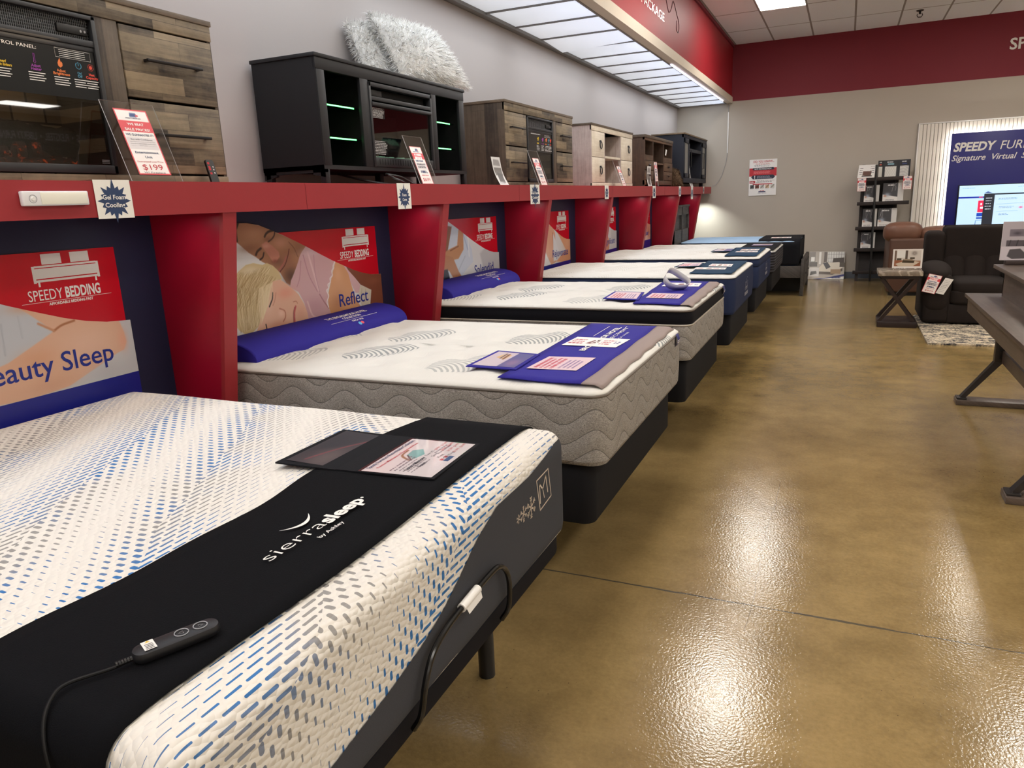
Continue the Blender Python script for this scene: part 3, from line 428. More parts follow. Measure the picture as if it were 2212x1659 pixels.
# small motion lights tucked under the ledge
for y in [2.05, 3.85, 5.6, 7.4, 9.1, 10.85, 12.6]:
    la = bpy.data.lights.new('under_shelf_light', 'AREA'); la.shape = 'RECTANGLE'; la.size = .05; la.size_y = .12; la.energy = .35; la.color = (.95, 1, .95)
    lo = bpy.data.objects.new('under_shelf_light', la); COL.objects.link(lo); lo.location = (-2.36, y, 1.495)
la = bpy.data.lights.new('under_shelf_light', 'AREA'); la.size = .10; la.energy = 9; la.color = (.93, 1, .95); la.spread = math.radians(120)
lo = bpy.data.objects.new('under_shelf_light', la); COL.objects.link(lo); lo.location = (-2.33, 13.55, 1.49)

# ------------------------------------------------------------------ headboard posters
CURVE = [(-1.27, 1.452), (-1.17, 1.454), (-1.09, 1.453), (-1.01, 1.44), (-.93, 1.413), (-.84, 1.381), (-.756, 1.348), (-.665, 1.31), (-.569, 1.267), (-.468, 1.224), (-.361, 1.183), (-.271, 1.15), (-.188, 1.126), (-.1, 1.108), (0, 1.1)]
cu, cz = zip(*CURVE)
def poster(n, yr, label, word, wx, wz, res, full=True):
    x = -2.622
    t = thing('headboard_poster', label, 'poster', (x, yr-.6, .8), 'sleep posters on the navy panels')
    # red board behind
    bo = MB().prism([(yr-1.2, .9), (yr-.016, .9), (yr-.018, 1.392), (yr-1.2, 1.398)], 'x', x, x+.003).build('red_board', M('red_board_print', (196, 12, 34), .25), t)
    lg = MB(); X = x+.0032; P = lambda s, z: (X, yr+s, z)
    def rect(s0, s1, z0, z1, mi=0): lg.face([P(s0, z0), P(s1, z0), P(s1, z1), P(s0, z1)], mi)
    rect(-.345, -.105, 1.300, 1.336); rect(-.355, -.345, 1.285, 1.345); rect(-.105, -.095, 1.285, 1.345); rect(-.345, -.105, 1.339, 1.346); rect(-.345, -.105, 1.288, 1.296)
    rect(-.34, -.333, 1.272, 1.288); rect(-.117, -.11, 1.272, 1.288)
    lg.build('bed_icon', i_white, bo)
    for s0 in (-.315, -.205): MB().rbox(X-.0004, X+.0008, yr+s0, yr+s0+.075, 1.349, 1.386, .006).build('pillow_icon', i_white, bo)
    tx = MB(); ux, uy = (0, 1, 0), (0, 0, 1)
    tx.text('SPEEDY', P(-.385, 1.224), ux, uy, .038, 'L', width=.128); tx.text('BEDDING', P(-.246, 1.224), ux, uy, .038, 'L', width=.142, bold=.03)
    tx.text('AFFORDABLE BEDDING FAST', P(-.315, 1.203), ux, uy, .0095, 'L', width=.175, bold=.03)
    tx.face([P(-.412, 1.2165), P(-.06, 1.2165), P(-.06, 1.2178), P(-.412, 1.2178)])
    tx.build('lettering', i_white, bo)
    # picture board with the wave-cut top
    nv = int(res*.5); cv = Canvas(-1.27, 0, .89, 1.46, res); cv.draw(ART[n])
    def fn(U, V):
        top = np.interp(U, cu, cz); Z = .889+(V-.89)/(1.46-.89)*(top-.889); return x+.0072, yr+U, Z
    # paint in true coordinates: sample the canvas at warped heights
    top = np.interp(cv.U, cu, cz); zz = .889+(cv.V-.89)/(1.46-.89)*(top-.889); cv.V = zz; cv.draw(ART[n])
    cv.mesh('picture_board', lambda U, V: (x+.0072, yr+U, V), m_gloss, t)
    MB().prism([(yr+a, b) for a, b in [(-1.27, .889)]+[(-1.27, 1.452)]+CURVE[1:]+[(0, .889)]], 'x', x+.0032, x+.0068).build('board_edge', m_white, t)
    MB().box(x+.001, x+.0074, yr-1.27, yr, .62, .889).build('blue_band', M('blue_board_print', (26, 34, 138), .3), t)
    MB().text(word, (x+.0078, yr+wx, wz), ux, uy, .072, 'L', bold=.008, lift=.0005).build('slogan', i_blue, t)
    return t
poster(1, 2.045, 'sleep poster with bent arm and words Beauty Sleep behind the nearest bed', 'Beauty Sleep', -.62, .958, 300)
poster(2, 3.842, 'sleep poster of smiling couple lying in bed with the word Reflect', 'Reflect', -.437, .957, 440)
poster(3, 5.583, 'sleep poster with arm on white sheets and the word Splendid', 'Splendid', -.46, .962, 220)
poster(4, 7.347, 'sleep poster with bare arms and the word Rejuvenate', 'Rejuvenate', -.52, .952, 180)
poster(5, 9.088, 'sleep poster with the word Magnificent half hidden by a red divider', 'Magnificent', -.55, .955, 140)
poster(6, 10.872, 'sleep poster reduced to a sliver of pink beside the sixth divider', 'Slumber', -.45, .955, 100)

# burst cards folded over the ledge
def burst_card(y0, y1, zb, label, lines, bold=True):
    w = y1-y0; x = -2.2135; t = thing('burst_card', label, 'card', (x, (y0+y1)/2, zb), 'starburst cards on the ledge')
    def fold(a, b):
        if b <= .8: return (x+.0008+.0006*math.sin(b*5), y0+w*a, zb+(1.6235-zb)*b/.8)
        return (x-(b-.8)/.2*.05, y0+w*a, 1.6235)
    MB().grid(fold, 2, 20).build('paper', M('card_paper', (236, 234, 226), .6), t)
    c = ((y0+y1)/2, (zb+1.62)/2-.004); R1, R0 = w*.46, w*.24; sp = MB(); pts = []
    for k in range(32):
        a = PI/2+2*PI*k/32; r = (R1 if k % 4 == 0 else R1*.82) if k % 2 == 0 else R0*1.25
        pts.append((x+.0016, c[0]+r*math.cos(a), c[1]+r*1.0*math.sin(a)*(1.15 if k % 8 == 0 else 1.0)))
    sp.add([(x+.0016, c[0], c[1])]+pts, [(0, 1+k, 1+(k+1) % 32) for k in range(32)]); sp.build('starburst', i_navy, t)
    tx = MB(); h = w*.105
    for k, s in enumerate(lines): tx.text(s, (x+.0021, c[0], c[1]+(len(lines)/2-k-.8)*h*1.75), (0, 1, 0), (0, 0, 1), h, 'C', bold=.02, width=min(w*.72, None or w*.62*len(s)/8))
    if lines: tx.build('lettering', i_white, t)
    return t
burst_card(1.678, 1.814, 1.50, 'white starburst card reading Gel Foam Cooling on the red ledge', ['Gel Foam', 'Cooling'])
burst_card(3.468, 3.605, 1.487, 'white starburst card reading Foam Core above the Reflect poster', ['Foam', 'Core'])
burst_card(5.336, 5.527, 1.478, 'starburst card on ledge below the weathered far fireplace console', ['Gel Foam', 'Cooling'])
burst_card(7.279, 7.411, 1.49, 'starburst card on ledge at left corner of whitewashed console', ['Foam', 'Core'])
burst_card(9.31, 9.47, 1.478, 'starburst card on ledge left of the brown cubby console', ['Gel Foam'])
burst_card(10.91, 11.06, 1.484, 'starburst card on ledge under right end of brown cubby console', ['Gel Foam'])
burst_card(11.83, 12.0, 1.43, 'long plain card, second last along the red ledge', [])
burst_card(12.89, 13.01, 1.512, 'short card nearest the back wall on the red ledge', [])
# motion sensor light bar
t = thing('light_bar', 'white motion sensor light bar stuck on the red ledge', 'light', (-2.2, 1.54, 1.545))
MB().rbox(-2.214, -2.196, 1.433, 1.644, 1.545, 1.588, .004, 3).build('housing', M('light_bar_shell', (226, 226, 228), .35), t)
MB().rbox(-2.197, -2.1945, 1.487, 1.638, 1.549, 1.584, .002).build('diffuser', M('light_bar_diffuser', (236, 234, 220), .5), t)
MB().cyl((-2.1965, 1.463, 1.5655), (-2.1925, 1.463, 1.5655), .008, .005, 18).build('sensor_dome', m_white, t)
mb = MB(); mb.tube([(-2.1955, 1.463+.0115*math.cos(a), 1.5655+.0115*math.sin(a)) for a in np.linspace(0, 2*PI, 20)[:-1]], .0008, 5, closed=True); mb.build('sensor_ring', i_grey, t)
# ------------------------------------------------------------------ mattress surfaces
def dash_mat():
    t = NT('dash_knit_cover'); uv = t.n('ShaderNodeUVMap', uv_map='flat').outputs[0]
    sp = t.n('ShaderNodeSeparateXYZ'); t.put(sp.inputs[0], uv); U, V = sp.outputs[0], sp.outputs[1]
    w = t.math('MULTIPLY', t.math('SUBTRACT', t.noise(uv, 1.6, 2), .5), .16)
    s = t.math('ADD', t.math('MULTIPLY_ADD', V, .603, U), t.math('ADD', w, 1.05+7.8))
    f = t.math('FRACT', t.math('DIVIDE', s, .78)); isx = t.math('LESS_THAN', f, .46)
    ax = t.math('ABSOLUTE', t.math('MULTIPLY_ADD', f, 2/.46, -1)); ay = t.math('ABSOLUTE', t.math('MULTIPLY_ADD', t.math('SUBTRACT', f, .46), 2/.54, -1))
    def cells(A, B, pa, pb, ln, th, amp):
        b = t.math('DIVIDE', B, pb); row = t.math('FLOOR', b); a = t.math('ADD', t.math('DIVIDE', A, pa), t.math('MULTIPLY', t.math('FLOORED_MODULO', row, 2.0), .5))
        da = t.math('ABSOLUTE', t.math('MULTIPLY', t.math('SUBTRACT', t.math('FRACT', a), .5), pa)); db = t.math('MULTIPLY', t.math('SUBTRACT', t.math('FRACT', b), .5), pb)
        dx = t.math('MAXIMUM', t.math('SUBTRACT', da, (ln-th)/2), 0.0); d = t.math('SQRT', t.math('ADD', t.math('MULTIPLY', dx, dx), t.math('MULTIPLY', db, db)))
        return t.math('LESS_THAN', d, t.math('MULTIPLY', t.math('SUBTRACT', t.math('POWER', amp, .8), .06), th/2))
    mx = cells(U, V, .040, .0195, .024, .0125, ax); my = cells(V, U, .043, .0185, .037, .0085, ay)
    m = t.math('ADD', t.math('MULTIPLY', mx, isx), t.math('MULTIPLY', my, t.math('SUBTRACT', 1.0, isx)))
    bl = t.n('ShaderNodeMapRange', {'From Min': .44, 'From Max': .54}); t.put(bl.inputs[0], t.noise(uv, 2.3, 2))
    ink_ = t.mix(bl.outputs[0], lin((150, 148, 146)), lin((62, 116, 176)))
    t.base(t.mix(m, lin((226, 223, 216)), ink_)); t.b.inputs['Roughness'].default_value = .85; t.b.inputs['Specular IOR Level'].default_value = .2
    mp = t.n('ShaderNodeMapping'); t.put(mp.inputs[0], uv); mp.inputs['Scale'].default_value = (1, .62, 1); mp.inputs['Rotation'].default_value = (0, 0, .5)
    vo = t.n('ShaderNodeTexVoronoi', {'Scale': 82.0, 'Randomness': .5}); t.put(vo.inputs['Vector'], mp.outputs[0])
    t.bump(t.math('SUBTRACT', t.math('MULTIPLY', m, .2), vo.outputs['Distance']), .8, .006); return t.m
def leaf_mat(name, base, leaf, dens=.35, sc=2.1):
    t = NT(name); v = t.coord((1, 1, 0)); vo = t.n('ShaderNodeTexVoronoi', {'Scale': sc, 'Randomness': .75}, voronoi_dimensions='2D'); t.put(vo.inputs['Vector'], v)
    d = t.n('ShaderNodeVectorMath', operation='SUBTRACT'); t.put(d.inputs[0], v); t.put(d.inputs[1], vo.outputs['Position'])
    rt = t.n('ShaderNodeVectorRotate', {'Angle': .55}, rotation_type='Z_AXIS'); t.put(rt.inputs['Vector'], d.outputs[0])
    sp = t.n('ShaderNodeSeparateXYZ'); t.put(sp.inputs[0], rt.outputs[0]); X, Y = sp.outputs[0], sp.outputs[1]
    e = t.math('ADD', t.math('POWER', t.math('ABSOLUTE', t.math('DIVIDE', X, .125)), 2.0), t.math('POWER', t.math('ABSOLUTE', t.math('DIVIDE', Y, .19)), 2.0))
    st = t.math('SINE', t.math('MULTIPLY', t.math('ADD', Y, t.math('ADD', t.math('MULTIPLY', t.math('MULTIPLY', X, X), 5.0), t.math('MULTIPLY', t.noise(v, 9.0, 2), .02))), 2*PI/.026))
    cs = t.n('ShaderNodeSeparateColor'); t.put(cs.inputs[0], vo.outputs['Color'])
    m = t.math('MULTIPLY', t.math('MULTIPLY', t.math('LESS_THAN', e, 1.0), t.math('GREATER_THAN', st, .12)), t.math('GREATER_THAN', cs.outputs[0], dens))
    c = t.mix(t.math('MULTIPLY', m, t.math('MULTIPLY_ADD', cs.outputs[1], .6, .35)), lin(base), lin(leaf))
    t.base(c); t.b.inputs['Roughness'].default_value = .8; t.b.inputs['Specular IOR Level'].default_value = .25
    w = t.n('ShaderNodeTexWave', {'Scale': 22.0, 'Distortion': 5.0, 'Detail': 2.0, 'Detail Scale': .8}); t.put(w.inputs['Vector'], v)
    t.bump(t.math('ADD', t.math('MULTIPLY', w.outputs['Fac'], .35), t.math('MULTIPLY', m, -.4)), .3, .003); return t.m
def heather_mat():
    t = NT('grey_heather_border'); tc = t.n('ShaderNodeTexCoord'); sp = t.n('ShaderNodeSeparateXYZ'); t.put(sp.inputs[0], tc.outputs['Object'])
    s = t.math('ADD', sp.outputs[0], sp.outputs[1]); z = sp.outputs[2]
    n = t.noise(t.coord((26, 26, 150)), 4.0, 3, .8); n2 = t.noise(t.coord((150, 150, 150)), 3.0, 2)
    f = t.math('ADD', t.math('MULTIPLY', n, .6), t.math('MULTIPLY', n2, .5)); mr = t.n('ShaderNodeMapRange', {'From Min': .40, 'From Max': .68}); t.put(mr.inputs[0], f)
    c = t.mix(mr.outputs[0], lin((86, 82, 80)), lin((182, 176, 168)))
    wv = t.math('ADD', t.math('DIVIDE', z, .075), t.math('MULTIPLY', t.math('SINE', t.math('MULTIPLY', s, 2*PI/.27)), .42))
    q = t.math('ABSOLUTE', t.math('SUBTRACT', t.math('FRACT', wv), .5)); gro = t.math('LESS_THAN', q, .022)
    t.base(t.mix(t.math('MULTIPLY', gro, .7), c, lin((74, 72, 72)))); t.b.inputs['Roughness'].default_value = .9
    t.bump(t.math('ADD', t.math('POWER', t.math('MULTIPLY', q, 2.0), .45), t.math('MULTIPLY', n, .12)), .45, .012); return t.m
def weave(name, rgb, amt=.25, sc=900, rough=.85):
    return M(name, rgb, rough, .2, noise=(sc, amt), bump=(sc*.7, .3, .0012))
m_dash = dash_mat(); m_leaf = leaf_mat('cream_leaf_knit', (216, 215, 209), (112, 120, 124))
m_leaf2 = leaf_mat('ivory_swirl_knit', (218, 216, 209), (190, 184, 172), .2, 2.6)
m_white_knit = leaf_mat('white_swirl_knit', (222, 221, 216), (206, 203, 194), .2, 3.0)
m_iceblue = weave('ice_blue_knit', (166, 196, 226), .06, 300)
m_heather = heather_mat(); m_char = weave('charcoal_heather', (66, 68, 74), .35, 700)
m_tape = M('ribbed_tape', (112, 104, 96), .6, bump=(600, .5, .002)); m_tape_grey = M('pale_edge_tape', (186, 178, 166), .7)
m_blackband = weave('black_knit_band', (18, 18, 24), .3, 800); m_navyside = weave('navy_knit_border', (38, 48, 78), .25, 800)
m_navyedge = M('navy_edge_tape', (24, 28, 52), .7)
def ribbed_dark():
    t = NT('dark_channel_quilt'); tc = t.n('ShaderNodeTexCoord'); sp = t.n('ShaderNodeSeparateXYZ'); t.put(sp.inputs[0], tc.outputs['Object'])
    q = t.math('ABSOLUTE', t.math('SINE', t.math('MULTIPLY', sp.outputs[2], PI/.032))); t.base(t.mix(q, lin((22, 22, 28)), lin((52, 50, 58)))); t.b.inputs['Roughness'].default_value = .85
    t.bump(q, 1.0, .01); return t.m
m_darkq = ribbed_dark(); m_found = weave('black_foundation_cloth', (24, 24, 27), .3, 900); m_runner = M('black_runner_cloth', (9, 10, 14), .88, .12, noise=(500, .25), bump=(420, .5, .002))
m_royal = weave('royal_blue_cloth', (44, 38, 138), .1, 700, .75); m_grey_band = weave('taupe_band_cloth', (150, 136, 132), .1, 700)
m_teal = weave('deep_teal_cloth', (30, 58, 84), .12, 700); m_blackcloth = weave('black_mat_cloth', (18, 19, 24), .2, 700); m_royaltag = M('blue_satin_tag', (46, 52, 120), .4)

# ------------------------------------------------------------------ mattress geometry
def plan(x0, x1, y0, y1, rc, d, nc=9, ne=14):
    """inset rounded rectangle: points and outward normals, same count for every inset"""
    x0 += d; x1 -= d; y0 += d; y1 -= d; r = max(rc-d, .004); r = min(r, (x1-x0)*.49, (y1-y0)*.49); P = []; N = []
    cs = [((x1-r, y0+r), -PI/2), ((x1-r, y1-r), 0), ((x0+r, y1-r), PI/2), ((x0+r, y0+r), PI)]
    for k, ((cx, cy), a0) in enumerate(cs):
        for i in range(nc):
            a = a0+PI/2*i/(nc-1); P.append((cx+r*math.cos(a), cy+r*math.sin(a))); N.append((math.cos(a), math.sin(a)))
        (nx, ny), b0 = cs[(k+1) % 4]; a = a0+PI/2; p = P[-1]; q = (nx+r*math.cos(b0), ny+r*math.sin(b0))
        for i in range(1, ne): t = i/ne; P.append((p[0]+(q[0]-p[0])*t, p[1]+(q[1]-p[1])*t)); N.append((math.cos(a), math.sin(a)))
    return np.array(P), np.array(N)
def shell(dim, rc, prof, disp=None, close=False, uv0=None, nc=9, ne=14):
    """loft of inset rings prof = [(inset, z)...]; optional flat unwrapping from profile index uv0"""
    mb = MB(); rings = []; uvs = []; arc = [0]
    for a, b in zip(prof[:-1], prof[1:]): arc.append(arc[-1]+math.hypot(a[0]-b[0], a[1]-b[1]))
    for k, (d, z) in enumerate(prof):
        P, N = plan(*dim, rc, d, nc, ne); Z = np.full(len(P), z)
        if disp is not None: Z = Z+disp(P[:, 0], P[:, 1], d)
        rings.append(np.column_stack([P, Z]))
        if uv0 is not None:
            if k >= uv0: uvs.append(P)
            else:
                P0, _ = plan(*dim, rc, prof[uv0][0], nc, ne); uvs.append(P0+N*(arc[uv0]-arc[k]))
    n = len(rings[0]); V = np.concatenate(rings); f = []
    for k in range(len(rings)-1):
        for i in range(n): f.append((k*n+i, k*n+(i+1) % n, (k+1)*n+(i+1) % n, (k+1)*n+i))
    if close: f.append(tuple(range((len(rings)-1)*n, len(rings)*n)))
    mb.add(V, f); return mb, (np.concatenate(uvs) if uv0 is not None else None)
def set_uv(ob, uv):
    l = ob.data.uv_layers.new(name='flat'); idx = np.zeros(len(ob.data.loops), dtype=np.int32); ob.data.loops.foreach_get('vertex_index', idx)
    l.data.foreach_set('uv', uv[idx].astype(np.float32).reshape(-1))
def ring_pts(dim, rc, d, z): P, _ = plan(*dim, rc, d); return [(x, y, z) for x, y in P]
def arc_prof(r, z1, n=6, d0=0.0): return [(d0+r-r*math.cos(a), z1-r+r*math.sin(a)) for a in np.linspace(0, PI/2, n+1)]
def tops(d0, half, n, z1, crown=0.0): return [(d0+(half-d0)*(i/n)**1.15, z1+crown*math.sin(min(1, i/n*2.2)*PI/2)) for i in range(1, n+1)]
def tuft(dim, pitch=.21, dep=.011, rr=.045, ph=0.0):
    def f(x, y, d):
        if d < .015: return 0*x
        u = (x-dim[0])/pitch+ph; v = (y-dim[2])/pitch; row = np.floor(v+.5); uu = u+.5*np.mod(row, 2)
        du = (uu-np.round(uu))*pitch; dv = (v-row)*pitch; k = np.clip((d-.015)/.05, 0, 1)
        return -dep*np.exp(-(du**2+dv**2)/(rr*rr*1.2))*k-.004*k*(1-np.abs(np.cos(v*PI)))*.8
    return f
HX = -2.55   # head end of the beds
def foundation(dim, z0, z1, label, legs=True):
    x0, x1, y0, y1 = dim; t = thing('bed_foundation', label, 'bed base', ((x0+x1)/2, (y0+y1)/2, 0), 'black bed foundations')
    prof = [(.03, z0), (.004, z0+.004), (0, z0+.012), (0, z1-.012), (.004, z1-.003), (.03, z1)]
    b, _ = shell(dim, .05, [(.3, z0+.001)]+prof+[(.3, z1)], close=True); b.build('box', m_found, t)
    for x in (x0+.3, x1-.5):
        for y in (y0+.36, y1-.36): MB().cyl((x, y, 0), (x, y, z0+.005), .022, n=14).build('leg', m_blackmetal, t)
    return t

# ---- bed 1: adjustable base, dashed knit mattress, black runner, remote
D1 = (HX-.03, -.735, .515, 1.985); Z1 = .83
t = thing('adjustable_bed_base', 'black adjustable bed base with retainer bar under the nearest mattress', 'bed base', (-1.65, 1.25, 0), None)
b, _ = shell((D1[0], -.755, .53, 1.99), .06, [(.3, .43), (.03, .43), (.003, .435), (0, .445), (0, .488), (.01, .498), (.3, .498)], close=True); b.build('deck', m_blackband, t)
for x in (-.98, -2.2):
    for y in (.68, 1.86): MB().cyl((x, y, 0), (x, y, .435), .027, n=12).build('leg', m_blackmetal, t)
bar = [(-.742, 1.505, .462), (-.722, 1.507, .50), (-.716, 1.505, .565), (-.716, 1.490, .61), (-.716, 1.455, .640), (-.716, 1.40, .648), (-.716, 1.25, .640), (-.716, 1.17, .628), (-.716, 1.12, .605), (-.716, 1.088, .56), (-.722, 1.075, .50), (-.742, 1.073, .462)]
MB().tube(bar, .0068, 10, sub=5).build('retainer_bar', M('black_bar_enamel', (12, 12, 13), .25), t)
MB().tube([(-.716, 1.335, .645), (-.716, 1.255, .640)], .0105, 12).face([(-.707, 1.333, .645), (-.707, 1.26, .641), (-.702, 1.265, .623), (-.702, 1.33, .628)]).build('tag_sleeve', m_white, t)

t = thing('mattress', 'thick white mattress with blue and grey dashes, nearest the camera', 'mattress', (-1.65, 1.25, .498), 'display mattresses')
r = .046; prof = [(.02, .50), (.004, .515), (0, .54)]+[(0, z) for z in np.linspace(.56, Z1-r-.01, 12)]+arc_prof(r, Z1, 8); uv0 = len(prof)-1
def wob1(x, y, d): return .003*np.sin(x*9+y*5)+.004*np.sin(y*4.1+1)
b, uv = shell(D1, .05, prof+tops(r, .70, 18, Z1, .004), lambda x, y, d: wob1(x, y, d)*np.clip((d-.01)/.05, 0, 1), True, uv0, nc=14, ne=40)
o = b.build('knit_cover', m_dash, t, smooth=60); set_uv(o, uv)
def chz(y): return np.interp(y, [.4, .70, .967, 1.021, 1.12, 1.21, 1.294, 1.376, 1.492, 1.688, 1.84, 1.9, 2.1], [.545, .575, .607, .615, .632, .661, .700, .745, .782, .783, .80, .808, .815])
P0, N0 = plan(*D1, .05, 0, 14, 40)
mb = MB(); nz = 14; n = len(P0); V = []
for k in range(nz+1):
    for (x, y), (nx, ny) in zip(P0, N0):
        zt = float(chz(y)) if x > -1.2 else .60; z = .4985+(zt-.4985)*k/nz
        ins = np.interp(z, [p[1] for p in prof], [p[0] for p in prof]); V.append((x-nx*ins+nx*.0022, y-ny*ins+ny*.0022, z))
mb.add(V, [(k*n+i, k*n+(i+1) % n, (k+1)*n+(i+1) % n, (k+1)*n+i) for k in range(nz) for i in range(n)])
o = mb.build('charcoal_border', m_char, t, smooth=60)
# stitched badge: framed M and three snowflakes on the foot of the mattress
bd = MB(); X = D1[1]+.0032; q = lambda y, z: (X, y, z)
def stroke(pts, w, mb_=None):
    for (a, b_) in zip(pts[:-1], pts[1:]):
        a = np.array(a); b_ = np.array(b_); dd = b_-a; nn = np.array([-dd[1], dd[0]])/np.linalg.norm(dd)*w/2; dd = dd/np.linalg.norm(dd)*w*.3
        (mb_ or bd).face([q(*(a-dd-nn)), q(*(b_+dd-nn)), q(*(b_+dd+nn)), q(*(a-dd+nn))])
stroke([(1.742, .752), (1.83, .757), (1.848, .668), (1.762, .657), (1.742, .752)], .0042)
stroke([(1.765, .677), (1.762, .735), (1.785, .712), (1.81, .743), (1.822, .69)], .0052); stroke([(1.785, .712), (1.795, .683)], .004)
for cy, cz_, rr in ((1.698, .692, .029), (1.646, .695, .021), (1.612, .695, .012)):
    for k in range(3):
        a = PI/6+k*PI/3; dy, dz = math.cos(a)*rr, math.sin(a)*rr; stroke([(cy-dy, cz_-dz), (cy+dy, cz_+dz)], rr*.16)
        for sg in (-1, 1):
            for m_ in (.55, .8):
                p = (cy+sg*dy*m_, cz_+sg*dz*m_)
                for e in (-.7, .7):
                    a2 = a+(0 if sg > 0 else PI)+e; stroke([p, (p[0]+math.cos(a2)*rr*.3, p[1]+math.sin(a2)*rr*.3)], rr*.11)
bd.build('stitched_badge', M('satin_badge', (208, 196, 184), .3), t)
MB().tube([(D1[1]-.035, D1[2]+.018, .80), (D1[1]-.022, D1[2]+.020, .78), (D1[1]-.019, D1[2]+.019, .70), (D1[1]-.019, D1[2]+.019, .56)], .0025, 6, sub=4).build('corner_seam', m_white_knit, t)

t = thing('bed_runner', 'black cloth runner with white sleep logo across foot of nearest mattress', 'bed runner', (-1.03, 1.25, Z1), 'mats at the foot of the beds')
ypath = []; rr = .046
for z in np.linspace(.56, Z1-rr, 8): ypath.append((D1[2]-.004, z))
for a in np.linspace(0, PI/2, 8)[1:]: ypath.append((D1[2]+rr-(rr+.004)*math.cos(a), Z1-rr+(rr+.004)*math.sin(a)))
for y in np.linspace(D1[2]+.1, D1[3]-.1, 30): ypath.append((y, Z1+.0075))
for a in np.linspace(PI/2, 0, 8): ypath.append((D1[3]-rr+(rr+.004)*math.cos(a), Z1-rr+(rr+.004)*math.sin(a)))
for z in np.linspace(Z1-rr, .6, 6)[1:]: ypath.append((D1[3]+.004, z))
ya, za = np.array(ypath).T; NP = len(ya)-1
def run(a, b):
    k = b*NP; i = min(int(k), NP-1); f_ = k-i; y = ya[i]*(1-f_)+ya[i+1]*f_; z = za[i]*(1-f_)+za[i+1]*f_
    xl = -1.212+.012*math.sin(y*7)+.006*math.sin(y*17); xr = -.835-.02*max(0, (1.0-y)); x = xl+(xr-xl)*a
    return (x, y, z+float(wob1(np.array(x), np.array(y), .1)) * (1 if D1[2]+.06 < y < D1[3]-.06 else 0))
o = MB().grid(run, 10, NP*2).build('cloth', m_runner, t, smooth=60)
sd = o.modifiers.new('thick', 'SOLIDIFY'); sd.thickness = .004; sd.offset = 1
tx = MB(); ZL = Z1+.0155; ux, uy = (-.01, 1, 0), (-1, -.01, 0)
tx.text('sierra', (-.972, .976, ZL), ux, uy, .036, 'L', width=.178, bold=-.012); tx.text('sleep', (-.972, 1.158, ZL), ux, uy, .036, 'L', width=.135, bold=.035)
tx.text('by Ashley', (-.944, 1.093, ZL), ux, uy, .011, 'L', width=.082, bold=.01)
tx.add([(-.99+.004*math.cos(a), 1.302+.004*math.sin(a), ZL) for a in np.linspace(0, 2*PI, 14)[:-1]], [tuple(range(13))])
sm = []
for i in range(17):
    u = i/16*2-1; w = .0095*(1-u*u)*.9+.001; c0 = (-1.052+.026*(1-u*u), 1.139+.047*u); sm += [(c0[0]-w/2, c0[1], ZL), (c0[0]+w/2, c0[1], ZL)]
tx.add(sm, [(2*i, 2*i+1, 2*i+3, 2*i+2) for i in range(16)]); tx.build('logo_lettering', i_white, t)

